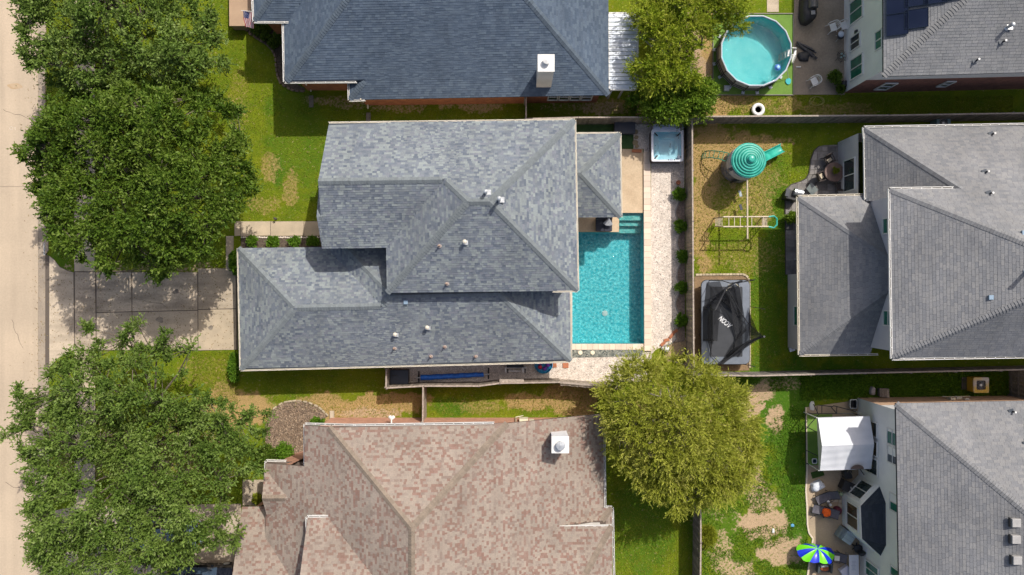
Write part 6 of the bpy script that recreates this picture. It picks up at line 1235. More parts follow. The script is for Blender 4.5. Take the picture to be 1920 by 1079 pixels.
PVR = mat('beige_paver', (.46, .38, .28), (.40, .33, .24), scale=5, objrnd=.1)
for i, (x, y) in enumerate(((1565.5, 937.5), (1578, 938.5), (1577, 949), (1583, 960), (1571, 966))):
    c = P(x, y, .05); tag(MB().box((c.x, c.y, .05), (.36, .30, .05), .08 * (i % 2)).build('paver', PVR, bevel=.01), ('square beige paver half under the upper lounger', 'beige paver nearest the left bay window corner', 'beige paver between the two upper loungers and the bay', 'beige paver against the bay window wall below', 'lowest beige paver beside the long lounger')[i], 'paver', 'pavers by the bay window')
for i, (x, y) in enumerate(((1553, 941), (1557, 947))):
    c = P(x, y, .4); mb = MB().lathe((c.x, c.y, .03), [(.06, 0), (.09, .4), (.05, .4), (0, .38)], 12); tag(mb.build('cup_stand', METAL if i else WHITE), ('small white cup stand between the two upper loungers', 'small silver cup stand beside the long lounger')[i], 'cup stand')
c = P(1577, 925, .4); mb = MB(); rr = random.Random(3); [mb.tube([(c.x - .1, c.y + .05, .03), (c.x - .1 + rr.uniform(-.2, .2), c.y + rr.uniform(-.15, .2), rr.uniform(.3, .6))], .015, 4) for _ in range(9)]; mb.lathe((c.x + .05, c.y - .08, .03), [(.1, 0), (.12, .3), (0, .32)], 12); tag(mb.build('tool_pot', mat('pale_green_tools', (.35, .42, .25))), 'pot of pale tools between black bin and lounger', 'pot')
c = P(1589, 1007, .7); db = thing('deck_box', 'grey-green deck box with ribbed lid below the bay window', 'deck box', (c.x, c.y, 0)); rz = -.6; DBM = mat('grey_green_resin', (.20, .24, .235), (.26, .30, .295), scale=2, rough=.5); R3 = Matrix.Rotation(rz, 3, 'Z')
MB().box((c.x, c.y, .33), (1.0, .72, .6), rz).build('body', DBM, db, bevel=.03); MB().box((c.x + .12, c.y - .08, .65), (.66, .74, .08), rz).build('lid', mat('pale_resin', (.36, .41, .41), rough=.5), db, bevel=.02)
for k in range(4): q = R3 @ Vector((-.47 + .06 * k, 0, 0)); MB().box((c.x + q.x, c.y + q.y, .66), (.025, .7, .05), rz).build('rib', DBM, db)
for k in (-.15, .15): q = R3 @ Vector((.12, k, 0)); MB().box((c.x + q.x, c.y + q.y, .70), (.62, .02, .02), rz).build('rib', DBM, db)
c = P(1610, 1030, .5); bc = thing('office_chair', 'black office chair against the white wall below the bay', 'chair', (c.x, c.y, 0)); blob((c.x, c.y, .42), .27, .27, .1, BLACKP, 'seat', bc, 31, flat=.9); blob((c.x + .1, c.y - .18, .5), .24, .1, .5, BLACKP, 'backrest', bc, 32, flat=.8, rz=.4); MB().cyl((c.x, c.y, .1), (c.x, c.y, .42), .04).build('pedestal', BLACKP, bc)
for k in range(5): t = k * 1.257; MB().cyl((c.x, c.y, .1), (c.x + .3 * math.cos(t), c.y + .3 * math.sin(t), .06), .03).build('foot', BLACKP, bc)
c = P(1524, 1032, .3); uw = thing('beach_umbrella', 'fallen beach umbrella with lime green and royal blue wedges', 'umbrella', (c.x, c.y, 0)); UG = mat('lime_nylon', (.16, .62, .02), rough=.35, grain=.03); UB = mat('royal_blue_nylon', (.01, .035, .50), rough=.3, grain=.03)
Rm = Matrix.Rotation(-.12, 3, 'Z') @ Matrix.Rotation(math.radians(-58), 3, 'X') @ Matrix.Rotation(math.radians(0), 3, 'Y'); ng = 12
for k in range(ng):
    mb = MB()
    def f(u, v):
        t = 2 * math.pi * (k + u) / ng; r_ = v * (1.14 + .07 * math.sin(t * 2 + 1) + .05 * math.sin(t * 5)); z = .42 * (1 - v * v) - .09 * math.sin(u * math.pi) * v + .08 * v * math.sin(t * 3); q = Rm @ Vector((r_ * math.cos(t), r_ * .76 * math.sin(t), z)); q.x *= 1.02; q.z = max(q.z + .80, .05 + 0.02 * v); return (c.x + q.x, c.y + q.y, q.z)
    mb.grid(f, 5, 8); mb.build('panel', UG if k % 2 else UB, uw, smooth=True)
q = Rm @ Vector((0, 0, -1.2)); MB().cyl((c.x, c.y, .8), (c.x + q.x * .6, c.y + q.y * .6, .1), .018).build('pole', WHITE, uw)
c = P(1546, 1064, .5); ar = thing('armchair', 'dark outdoor armchair with a round orange cushion at the bottom edge', 'chair', (c.x, c.y, 0)); DGN = mat('dark_green_grey', (.05, .06, .065), (.07, .08, .085), scale=6, rough=.8)
MB().box((c.x, c.y, .3), (.82, .7, .25), -.12).build('seat', DGN, ar, bevel=.05); MB().box((c.x, c.y + .3, .55), (.84, .16, .5), -.12).build('backrest', DGN, ar, bevel=.05)
for sx in (-1, 1): MB().box((c.x + sx * .42, c.y, .48), (.14, .7, .4), -.12).build('armrest', DGN, ar, bevel=.04)
MB().lathe((c.x + .02, c.y - .1, .42), [(.26, 0), (.28, .05), (.2, .1), (0, .12)], 20, sy=.65).build('cushion', mat('rust_orange', (.35, .10, .035), (.28, .09, .04), scale=5), ar); MB().box((c.x - .05, c.y + .14, .6), (.5, .2, .1), .1).build('pillow', mat('silver_pillow', (.35, .36, .38)), ar, bevel=.04)
c = P(1602, 1063, .75); wt = thing('folding_table', 'long white folding table against the lower white wall', 'table', (c.x, c.y, 0)); MB().box((c.x - .02, c.y, .73), (.62, 1.5, .05), .02).build('tabletop', mat('table_white', (.62, .61, .64), rough=.5), wt, bevel=.01)
for k in range(7): MB().box((c.x - .05 + .0 * k, c.y + .35 - .09 * k, .757), (.26 - .05 * (k % 3), .03, .004)).build('printed_bar', mat('print_grey', (.40, .40, .45)), wt)
for sx in (-1, 1):
    for sy in (-1, 1): MB().cyl((c.x + sx * .27, c.y + sy * .68, .03), (c.x + sx * .27, c.y + sy * .68, .72), .02).build('leg', METAL, wt)
c = P(1586, 1072, .3); tag(MB().box((c.x, c.y, .22), (.62, .6, .36), .6).build('foam_box', mat('foam_white', (.60, .58, .64), rough=.7), bevel=.03), 'pale tilted foam box left of the folding table', 'box')
mb = MB().tube([P(1519, 973, .04), P(1524, 969, .04), P(1530, 966, .04), P(1540, 965, .04)], .02, 5); tag(mb.build('hose', DGREY), 'short grey hose on the patio edge by the orange towel', 'hose')
for i, (x, y, r_, m_) in enumerate(((1486, 986, .12, mat('litter_blue', (.1, .3, .5))), (1450, 996, .09, WHITE), (1523, 762, .16, WHITE))):
    c = P(x, y, .05); tag(blob((c.x, c.y, 0), r_, r_ * (1.8 if i else .8), .08, m_, 'litter', None, i + 40), ('scrap of blue litter in the grass left of the loungers', 'small white scrap on the bare dirt of the weedy yard', 'white scrap on the tan patio above the canopy')[i], 'litter')
# house extras: downpipe and rods near bay
mb = MB(); a = P(1612, 882, 1.0); mb.tube([(xf - .25, -11.3, .05), (xf - .1, -12.0, 1.2)], .03); tag(mb.build('pole', BLACKP), 'thin black pole leaning on the white wall above the bay window', 'pole')

# ------------------------------------------------------------------ front yards
blk = thing('porch', 'raised tan concrete porch slab beside the flag at the top edge', 'porch', tuple(P(456, 10, 0)))
a = polyP([(430, -60), (470, -60), (470, 14), (458, 48), (431, 48)], .9); TAN = mat('tan_render', (.42, .29, .19), (.37, .25, .165), scale=1, grain=.05)
MB().prism(a, 0, .86).build('base', mat('porch_side', (.30, .2, .13)), blk); MB().prism(polyP([(429, -60), (471, -60), (471, 15), (459, 49), (430, 49)], .92), .86, .92).build('slab', TAN, blk)
blk2 = MB().prism(polyP([(459, -60), (478, -60), (478, 38), (459, 49)], .3), 0, .30); blk2.build('step', TAN, blk)
fg = thing('flag', 'United States flag hanging from a pole beside the porch', 'flag', tuple(P(465, 38, 2.6))); TL, TR, BL, BR = P(455.5, 21, 3.75), P(475, 24, 3.75), P(459.5, 50, 3.2), P(476, 54, 3.2)
def fl(u, v): p = TL.lerp(TR, u).lerp(BL.lerp(BR, u), v); return Vector(p) + Vector((.015 * math.sin(v * 9), 0, .05 * math.sin(u * 9 + v * 4)))
RED = mat('flag_red', (.50, .02, .035), rough=.7, grain=0); FW = mat('flag_white', (.78, .76, .76), rough=.7, grain=0); NAVY = mat('flag_navy', (.02, .035, .16), rough=.7, grain=0)
for k in range(13): MB().grid(lambda u, v, k=k: tuple(fl((k + u) / 13, v)), 1, 10).build('stripe', RED if k % 2 == 0 else FW, fg)
MB().grid(lambda u, v: tuple(fl(u * 7 / 13, v * .42) + Vector((0, 0, .006))), 5, 5).build('canton', NAVY, fg)
mb = MB()
for j in range(9):
    for i in range(6 if j % 2 == 0 else 5):
        u = (i * 2 + 1 + (j % 2)) / 12 * 7 / 13; v = (j + 1) / 10 * .42; p = fl(u, v) + Vector((0, 0, .011)); mb.add([(p.x + .014 * (1 if q % 2 == 0 else .42) * math.cos(q * math.pi / 5 + 1.57), p.y + .014 * (1 if q % 2 == 0 else .42) * math.sin(q * math.pi / 5 + 1.57), p.z) for q in range(10)], [list(range(10))])
mb.build('stars', FW, fg); MB().tube([P(452, 20, 3.75), P(478, 22.5, 3.82)], .018).build('pole', WHITE, fg)
# stone edging of the flower bed by the navy house
be = thing('bed_edging', 'curved stone edging of the shaded bed below the flag', 'edging', tuple(P(510, 110, 0))); cur = [(459, 50), (465, 62), (475, 68), (487, 76), (500, 84), (510, 94), (517, 108), (518, 128), (521, 145), (527, 158), (538, 165), (552, 171), (572, 172)]
ST = mat('edging_stone', (.24, .17, .12), (.16, .12, .09), scale=6, objrnd=.3)
for (xa, ya), (xb, yb) in zip(cur, cur[1:]):
    a, b = P(xa, ya), P(xb, yb); n = max(1, int((b - a).length / .24))
    for i in range(n): c = a.lerp(b, (i + .5) / n); MB().box((c.x, c.y, .05), (.22, .12, .12), math.atan2((b - a).y, (b - a).x) + random.uniform(-.08, .08)).build('stone', ST, be)
o = sheet('flower_bed', cur + [(572, 166), (540, 150), (540, 50), (480, 35)], .014, mat('dark_mulch', (.07, .05, .035), (.11, .085, .06), scale=6, grain=.3, gscale=12), z0=-.05)
# mulch bed by house C
mb_ = [(511, 768), (520, 761), (533, 754), (556, 751), (578, 754), (598, 763), (616, 780), (600, 790), (575, 800), (577, 872), (500, 868), (497, 800)]
sheet('mulch_bed', mb_, .02, mat('brown_mulch', (.20, .145, .10), (.14, .10, .075), scale=5, grain=.4, gscale=10, bump=.9, bscale=16), z0=-.05)
be = thing('bed_edging', 'curved pale stone edging of the mulch bed by the red-brown roof', 'edging', tuple(P(560, 752, 0)))
for (xa, ya), (xb, yb) in zip(mb_[:6], mb_[1:7]):
    a, b = P(xa, ya), P(xb, yb); n = max(1, int((b - a).length / .26))
    for i in range(n): c = a.lerp(b, (i + .5) / n); MB().box((c.x, c.y, .04), (.24, .10, .09), math.atan2((b - a).y, (b - a).x)).build('stone', PB, be)
mb = MB(); rr = random.Random(77); mp = polyP(mb_)
for i in range(5200):
    c = P(rr.uniform(497, 616), rr.uniform(751, 872), .03)
    if not in_poly(c.x, c.y, mp): continue
    t = rr.uniform(0, 3.14); l_ = rr.uniform(.04, .10); w_ = .02; mb.add([(c.x - l_ * math.cos(t) - w_ * math.sin(t), c.y - l_ * math.sin(t) + w_ * math.cos(t), .03 + rr.random() * .02), (c.x + l_ * math.cos(t) - w_ * math.sin(t), c.y + l_ * math.sin(t) + w_ * math.cos(t), .03 + rr.random() * .04), (c.x + l_ * math.cos(t) + w_ * math.sin(t), c.y + l_ * math.sin(t) - w_ * math.cos(t), .025)], [(0, 1, 2)], rr.random())
o = mb.build('wood_chips', mat('wood_chip', (.2, .15, .1), ramp=('L', [(.08, .055, .04), (.17, .115, .075), (.30, .21, .14), (.42, .32, .22)]), rough=.9), origin=(0, 0, 0)); o['kind'] = 'stuff'
c = P(623, 779, 0); mb = MB().box((c.x, c.y, .04), (.28, .6, .06)); mb.box((c.x - .12, c.y, .08), (.04, .6, .06)); mb.box((c.x + .12, c.y, .08), (.04, .6, .06)); tag(mb.build('splash_block', mat('pale_block', (.45, .38, .28))), 'pale splash block at the right end of the mulch bed', 'splash block')
sheet('entry_walk', [(455, 900), (500, 900), (500, 948), (455, 948)], .025, CONC_DRV, z0=-.05)
sheet('planting_strip', [(452, 443.5), (602, 443), (603, 466), (452, 466)], .018, mat('dark_mulch', (0, 0, 0)), z0=-.05)
mb = MB(); rr = random.Random(9)
for i in range(46): c = P(453 + i * 3.3, 445.5 + rr.uniform(-.6, .6), .03); mb.lathe((c.x, c.y, .02), [(.06, 0), (.05, .04), (0, .05)], 6)
o = mb.build('white_stones', mat('white_pebble', (.72, .62, .54), rough=.8)); o['kind'] = 'stuff'
c = P(518, 411, 0); mb = MB().lathe((c.x, c.y, 0), [(.07, 0), (.03, .05), (.03, .3), (.09, .34), (.0, .42)], 10); tag(mb.build('garden_light', mat('dark_bronze', (.08, .07, .06), rough=.4)), 'small dark garden light on the lawn edge by the front path', 'garden light')
# street bits
c = P(84, 467, 0); dr = thing('storm_drain', 'pale grated storm drain in the kerb by the driveway', 'drain', (c.x, c.y, 0)); MB().box((c.x - .03, c.y, -.10), (.22, .78, .02)).build('frame', mat('drain_iron', (.34, .35, .36), rough=.6), dr)
for k in range(7): MB().box((c.x - .03, c.y - .3 + .1 * k, -.085), (.16, .035, .015)).build('bar', BLACKP, dr)
c = P(98, 243, 0); tag(MB().lathe((c.x, c.y, 0), [(.17, 0), (.16, .05), (0, .06)], 12).build('utility_cover', mat('bright_teal', (.01, .45, .25), rough=.4)), 'bright teal utility cover in the grass verge by the street', 'utility cover')
def stain(pts, m, nm): o = MB().prism(polyP(pts, -.12), -.119, -.116, bottom=False).build(nm, m); o['kind'] = 'structure'
stain([(28 + 14 * math.cos(t) + 2 * math.sin(3 * t), 162 + 5.5 * math.sin(t)) for t in [k * .52 for k in range(12)]] , mat('rust_stain', (.40, .27, .15), (.46, .34, .22), scale=4), 'road_stain')
CH = mat('chalk', (.62, .55, .47), rough=.9); mb = MB(); mb.tube([(P(19 + 3 * math.cos(t), 240 + 3 * math.sin(t), 0).x, P(19 + 3 * math.cos(t), 240 + 3 * math.sin(t), 0).y, -.115) for t in [k * .7 for k in range(9)]], .012, 4, closed=True); mb.tube([(P(x, y, 0).x, P(x, y, 0).y, -.115) for x, y in ((24, 238), (27, 244), (27, 238))], .012, 4); o = mb.build('chalk_mark', CH); tag(o, 'faint white chalk scribble on the concrete street', 'chalk mark')
# ------------------------------------------------------------------ cars
def car(px, py, rz, m, glass, label, ln=4.6, wd=1.85):
    r = thing('parked_car', label, 'car', (0, 0, 0)); TY = mat('tyre', (.02, .02, .02), rough=.9)
    xs = [-ln / 2, -ln / 2 + .25, -ln * .28, 0, ln * .25, ln / 2 - .35, ln / 2]; hz = [.55, .80, .86, .88, .86, .78, .52]; hw = [.72, .86, .92, .93, .92, .88, .70]; hw = [h * wd / 1.86 for h in hw]; mb = MB(); vs = []
    for x, z, h in zip(xs, hz, hw): vs += [(x, -h, .28), (x, -h * 1.0, z * .75), (x, -h * .90, z), (x, 0, z + .04), (x, h * .90, z), (x, h, z * .75), (x, h, .28)]
    mb.add(vs, [(i * 7 + k, i * 7 + k + 1, (i + 1) * 7 + k + 1, (i + 1) * 7 + k) for i in range(6) for k in range(6)] + [list(range(7)), [42 + k for k in range(7)][::-1]]); mb.build('body', m, r, smooth=False, bevel=.03)
    cx_ = [(-ln * .33, .84, .80), (-ln * .20, 1.36, .62), (ln * .06, 1.42, .63), (ln * .22, .86, .80)]; mb = MB(); vs = []
    for x, z, h in cx_: vs += [(x, -h, z), (x, h, z)]
    for x, z, h in cx_: vs += [(x, -.84, .84), (x, .84, .84)]
    mb.add(vs, [(0, 1, 3, 2), (4, 5, 7, 6), (0, 2, 10, 8), (2, 4, 12, 10), (4, 6, 14, 12), (1, 9, 11, 3), (3, 11, 13, 5), (5, 13, 15, 7)]); mb.build('window', glass, r); MB().box((-ln * .07, 0, 1.41), (ln * .27, 1.24, .05)).build('car_roof', m, r, bevel=.03)
    for sx in (-1, 1):
        for sy in (-1, 1): w_ = MB().cyl((sx * ln * .31, sy * (wd / 2 - .02), .32), (sx * ln * .31, sy * (wd / 2 - .22), .32), .32, n=20).build('wheel', TY, r); MB().cyl((sx * ln * .31, sy * (wd / 2), .32), (sx * ln * .31, sy * (wd / 2 - .1), .32), .2, n=12).build('rim', METAL, w_)
    for sy in (-1, 1): MB().box((ln / 2 - .12, sy * .62, .64), (.25, .34, .14), sy * -.3).build('headlight', mat('lamp_glass', (.6, .62, .65), rough=.1), r, bevel=.03); MB().box((ln * .16, sy * (wd / 2 + .06), .92), (.14, .18, .13)).build('wing_mirror', m, r, bevel=.03); MB().box((-ln / 2 + .06, sy * .66, .66), (.1, .3, .14)).build('tail_light', mat('tail_red', (.4, .01, .01), rough=.2), r)
    c = P(px, py, 0); r.location = (c.x, c.y, .035); r.rotation_euler.z = rz
car(318, 997, math.pi, mat('silver_blue_paint', (.30, .38, .50), rough=.25, metal=.3, grain=0), GLASS_D, 'silver-blue car under the lower oak tree, glimpsed through leaves')
car(388, 1079, 0.0, mat('black_paint', (.012, .012, .015), rough=.12, grain=0, spec=.7), mat('sky_glass', (.05, .08, .12), rough=.04, grain=0, spec=.9), 'black car with blue-tinted windscreen at the bottom edge by the red-brown roof')
# ------------------------------------------------------------------ trees and shrubs
def leaf_mat(name, cols, rough=0.5, trans=0.25):
    return mat(name, cols[0], ramp=('L', cols), rough=rough, grain=0.10, gscale=1.5, spec=0.15, trans=trans)
OAK = leaf_mat('oak_leaf', [(.034, .072, .008), (.058, .110, .012), (.092, .155, .016), (.13, .195, .024), (.20, .25, .06)])
OAK2 = leaf_mat('grey_oak_leaf', [(.054, .098, .015), (.086, .146, .022), (.128, .196, .034), (.17, .24, .048), (.25, .31, .11)])
WIL = leaf_mat('willow_leaf', [(.16, .20, .018), (.26, .295, .03), (.35, .375, .045), (.43, .43, .08), (.56, .51, .15)], trans=.3)
ELM = leaf_mat('elm_leaf', [(.11, .18, .010), (.18, .26, .015), (.27, .335, .022), (.35, .385, .04), (.44, .43, .08)], trans=.3)
LIME = leaf_mat('fresh_leaf', [(.07, .135, .012), (.115, .20, .016), (.17, .26, .022), (.26, .33, .04)], trans=.3)
SHR = leaf_mat('shrub_leaf', [(.05, .11, .010), (.08, .17, .012), (.12, .23, .018), (.17, .28, .03)], trans=.2)
YEL = leaf_mat('yellow_shrub_leaf', [(.12, .15, .01), (.20, .23, .015), (.28, .30, .03)], trans=.2)
BARK = mat('bark', (.16, .13, .10), (.10, .08, .06), scale=6, rough=.95, grain=.25, gscale=14, bump=.8, bscale=18)
BARKL = mat('pale_bark', (.30, .26, .21), (.22, .19, .15), scale=6, rough=.95, grain=.2)
def nrm(a): return a / (np.linalg.norm(a, axis=-1, keepdims=True) + 1e-9)
def leaves(C, out, crad, ntw, nlf, L_, W_, rng, up=0.5, outb=0.7, spread=.9, droop=.0, tw=None):
    """sprays of leaves round clump centres C; out = outward unit vectors"""
    n = len(C); d = nrm(rng.normal(size=(n, ntw, 3)) + out[:, None, :] * outb + np.array([0, 0, up])); ln = crad[:, None] * rng.uniform(.55, 1.25, (n, ntw))
    t = np.linspace(.18, 1, nlf)[None, None, :] + rng.uniform(-.05, .05, (n, ntw, nlf)); pos = C[:, None, None, :] + d[:, :, None, :] * (ln[:, :, None] * t)[..., None]
    pos[..., 2] -= droop * (ln[:, :, None] * t) ** 2
    ld = nrm(d[:, :, None, :] + rng.normal(size=pos.shape) * spread); s = nrm(np.cross(ld, nrm(rng.normal(size=pos.shape) + np.array([0, 0, 1.2])))); sz = rng.uniform(.7, 1.3, pos.shape[:3])[..., None]
    a = pos; c = pos + ld * L_ * sz; m_ = pos + ld * L_ * .5 * sz; V = np.stack([a, m_ + s * W_ * .5 * sz, c, m_ - s * W_ * .5 * sz], axis=-2).reshape(-1, 4, 3)
    rn = np.clip(rng.uniform(0, 1, (n, 1, 1)) * .45 + rng.uniform(0, .25, (n, ntw, 1)) + rng.uniform(0, .3, pos.shape[:3]) + .15 * (t - .5), 0, 1).reshape(-1)
    return V, rn
def leaf_object(name, V, rn, m, parent, kind=None, origin=None):
    V = V.reshape(-1, 3); o0 = np.array(ROOT[parent] if parent is not None else origin); Q = np.arange(len(V)).reshape(-1, 4); me = np_mesh(name, V - o0, Q); at = me.attributes.new('rnd', 'FLOAT', 'FACE'); at.data.foreach_set('value', rn.astype(np.float32)); me.materials.append(m)
    o = bpy.data.objects.new(name, me); link(o, parent)
    if parent is None: o.location = tuple(o0); ROOT[o] = Vector(o0)
    if kind: o['kind'] = kind
    return o
def tree(name, label, outline, trunk, zb, zt, nclump, m, ntw=14, nlf=11, L_=.17, W_=.085, crad=(.55, 1.05), seed=1, holes=(), bark=BARK, lumps=.9, outb=.7, spread=.9, up=.5, droop=0, group=None, zm=None, tr=.28, edge=2.6, lump_sc=.55):
    rng = np.random.default_rng(seed); zm = zm or (zb + zt) / 2; poly = polyP(outline, zm); base = P(*trunk, 0); r = thing(name, label, 'tree', tuple(base), group)
    xs = [p[0] for p in poly]; ys = [p[1] for p in poly]; X = rng.uniform(min(xs), max(xs), nclump * 14); Y = rng.uniform(min(ys), max(ys), nclump * 14)
    k = in_poly_np(X, Y, poly) & (np.abs(X) < 36) & (np.abs(Y) < 23); X, Y = X[k], Y[k]; D = dist_poly_np(X, Y, poly)
    k = D > .35; X, Y, D = X[k], Y[k], D[k]
    for hx, hy, hr in holes:
        c = P(hx, hy, zm); k = np.hypot(X - c.x, Y - c.y) + (fnoise(X, Y, 1.5) - .5) * 1.0 > hr * S * .9; X, Y, D = X[k], Y[k], D[k]
    # poisson-ish thinning
    keep = []; cell = {}; rmin = .55 * math.sqrt(abs(sum(poly[i][0] * poly[(i + 1) % len(poly)][1] - poly[(i + 1) % len(poly)][0] * poly[i][1] for i in range(len(poly)))) / 2 / nclump)
    for i in range(len(X)):
        ky = (int(X[i] // rmin), int(Y[i] // rmin))
        if ky in cell and rng.random() < .75: continue
        cell[ky] = 1; keep.append(i)
        if len(keep) >= nclump: break
    X, Y, D = X[keep], Y[keep], D[keep]
    f = np.clip(D / edge, 0, 1); dome = np.sqrt(1 - (1 - f) ** 2); lum = fnoise(X + seed * 7, Y, lump_sc, 3)
    Z = zb + (zt - zb) * (dome * .85) + (lum - .5) * 2 * lumps * 2.0 * (.4 + .6 * f) + rng.normal(size=len(X)) * .25; low = rng.random(len(X)) < .22; Z[low] -= rng.uniform(.6, 1.6, low.sum())
    C = np.stack([X, Y, Z], -1); cen = np.array([np.mean(xs), np.mean(ys), zb - 1.0]); out = nrm(C - cen); cr = rng.uniform(*crad, len(C)) * (.7 + .3 * f)
    V, rn = leaves(C, out, cr, ntw, nlf, L_, W_, rng, up, outb, spread, droop); leaf_object('crown', V, rn, m, r)
    mb = MB(); top = Vector((base.x + .2, base.y - .1, zb * .62)); mb.tube([base + Vector((0, 0, -.05)), base + Vector((.03, .02, .4)), base.lerp(top, .5) + Vector((.08, 0, 0)), top], tr * 1.35, 10, r1=tr * .8); mb.build('trunk', bark, r, smooth=True)
    idx = rng.choice(len(C), min(len(C), 46), replace=False); mb = MB(); hubs = []
    for j in range(7):
        a = 2 * math.pi * j / 7 + rng.random(); q = Vector((cen[0] + math.cos(a) * 2.2 + rng.normal() * .4, cen[1] + math.sin(a) * 2.2, zb * .9 + rng.random())); q = top.lerp(q, .8); hubs.append(q); mb.tube([top - Vector((0, 0, .2)), top.lerp(q, .5) + Vector((0, 0, .35)), q], tr * .55, 7, r1=tr * .32)
    mb.build('limb', bark, r, smooth=True); mb = MB()
    for i in idx:
        q = Vector(C[i]); h = min(hubs, key=lambda t: (t - q).length); mid = h.lerp(q, .5) + Vector((rng.normal() * .2, rng.normal() * .2, -.25)); mb.tube([h, mid, q], tr * .26, 5, r1=.025)
    for i in range(len(C)):
        q = Vector(C[i]); j = idx[np.argmin(np.linalg.norm(C[idx] - C[i], axis=1))]
        if j != i: mb.tube([Vector(C[j]), q], .03, 4, r1=.012)
    o = mb.build('branches', bark, r); o['kind'] = 'stuff'
    return r
T1 = [(62, -120), (40, 10), (30, 35), (48, 50), (42, 75), (55, 95), (50, 118), (62, 140), (60, 158), (88, 168), (140, 185), (230, 190), (330, 170), (408, 178), (430, 140), (415, 110), (418, 60), (395, 20), (385, -20), (360, -120)]
T2 = [(95, 175), (92, 205), (55, 235), (58, 262), (35, 275), (36, 300), (58, 318), (50, 345), (68, 380), (62, 410), (90, 415), (92, 440), (112, 455), (128, 480), (150, 490), (165, 505), (188, 500), (195, 525), (240, 520), (255, 500), (285, 528), (308, 548), (330, 525), (362, 500), (410, 490), (428, 440), (448, 405), (470, 375), (480, 330), (478, 285), (455, 245), (448, 195), (415, 170), (340, 150), (250, 160), (160, 160)]
T3 = [(2, 738), (30, 714), (52, 712), (68, 735), (92, 748), (92, 700), (105, 672), (140, 655), (135, 615), (150, 598), (172, 605), (185, 640), (205, 650), (220, 615), (245, 595), (272, 600), (278, 640), (290, 640), (298, 605), (322, 600), (335, 625), (368, 650), (365, 670), (345, 685), (350, 700), (372, 730), (400, 738), (425, 742), (440, 765), (452, 770), (450, 728), (470, 735), (480, 762), (515, 770), (520, 785), (500, 805), (498, 830), (480, 850), (500, 880), (478, 905), (455, 905), (440, 940), (452, 960), (430, 985), (455, 1015), (448, 1040), (410, 1045), (388, 1030), (370, 1060), (330, 1060), (310, 1160), (90, 1160), (72, 1062), (40, 1030), (62, 1005), (35, 955), (52, 930), (45, 905), (48, 865), (20, 868), (12, 840), (32, 825), (18, 800), (2, 785), (30, 765)]
T4 = [(1118, 728), (1140, 700), (1160, 690), (1175, 672), (1200, 668), (1228, 655), (1262, 662), (1290, 655), (1320, 668), (1345, 690), (1362, 700), (1378, 705), (1398, 722), (1400, 745), (1428, 790), (1420, 815), (1438, 850), (1420, 870), (1415, 900), (1378, 935), (1345, 945), (1330, 970), (1300, 958), (1268, 965), (1232, 940), (1215, 945), (1190, 905), (1178, 905), (1160, 868), (1140, 850), (1130, 805), (1112, 775)]
T5 = [(1178, -80), (1182, 20), (1178, 50), (1192, 62), (1176, 82), (1190, 100), (1178, 130), (1192, 150), (1185, 172), (1230, 178), (1290, 165), (1328, 150), (1312, 125), (1318, 95), (1330, 88), (1345, 60), (1362, 70), (1385, 108), (1402, 100), (1380, 70), (1412, 55), (1398, 30), (1400, -80)]
T6 = [(1168, 185), (1178, 165), (1205, 160), (1240, 150), (1290, 150), (1325, 145), (1345, 165), (1340, 190), (1330, 222), (1300, 240), (1270, 236), (1245, 240), (1215, 225), (1195, 208)]
tree('oak_tree', 'dark green oak at the top left beside the street', T1, (235, 20), 4.2, 7.8, 400, OAK2, seed=11, lumps=1.35, lump_sc=.42, ntw=17, nlf=11, holes=[(140, 55, 13), (152, 72, 10)])
tree('oak_tree', 'largest dark oak crown overhanging the driveway and front lawn', T2, (262, 330), 3.8, 7.8, 500, OAK, seed=12, lumps=1.5, lump_sc=.38, ntw=18, nlf=12, L_=.19, W_=.08, spread=.7)
tree('oak_tree', 'ragged lighter oak at the lower left with street and car showing through', T3, (255, 850), 3.6, 6.8, 620, OAK2, seed=13, lumps=1.2, lump_sc=.45, ntw=18, nlf=11, L_=.18, W_=.08, crad=(.55, 1.0), spread=.7, holes=[(172, 788, 9), (165, 862, 14), (185, 880, 12), (205, 880, 10), (345, 868, 14), (300, 985, 13), (370, 1020, 10), (330, 965, 9), (425, 790, 12), (410, 765, 10), (240, 1060, 12), (140, 1065, 10), (455, 880, 10)])
tree('willow_tree', 'round olive-green wispy tree in the middle of the lower yards', T4, (1275, 790), 3.0, 5.9, 420, WIL, seed=14, ntw=19, nlf=20, L_=.17, W_=.036, crad=(.8, 1.35), bark=BARKL, outb=1.0, spread=.38, up=.8, lumps=.75, lump_sc=.6, edge=3.0)
tree('elm_tree', 'yellow-green tree hanging over the round pool and patio cover', T5, (1255, 60), 3.0, 5.6, 300, ELM, seed=15, ntw=17, nlf=15, L_=.15, W_=.05, crad=(.6, 1.1), bark=BARKL, spread=.5, edge=1.8, droop=.1)
tree('ash_tree', 'fresh green bushy tree above the hot tub corner', T6, (1262, 205), 1.7, 2.9, 120, LIME, seed=16, ntw=20, nlf=11, L_=.17, W_=.07, crad=(.5, .8), edge=1.4, lumps=.4, tr=.12)
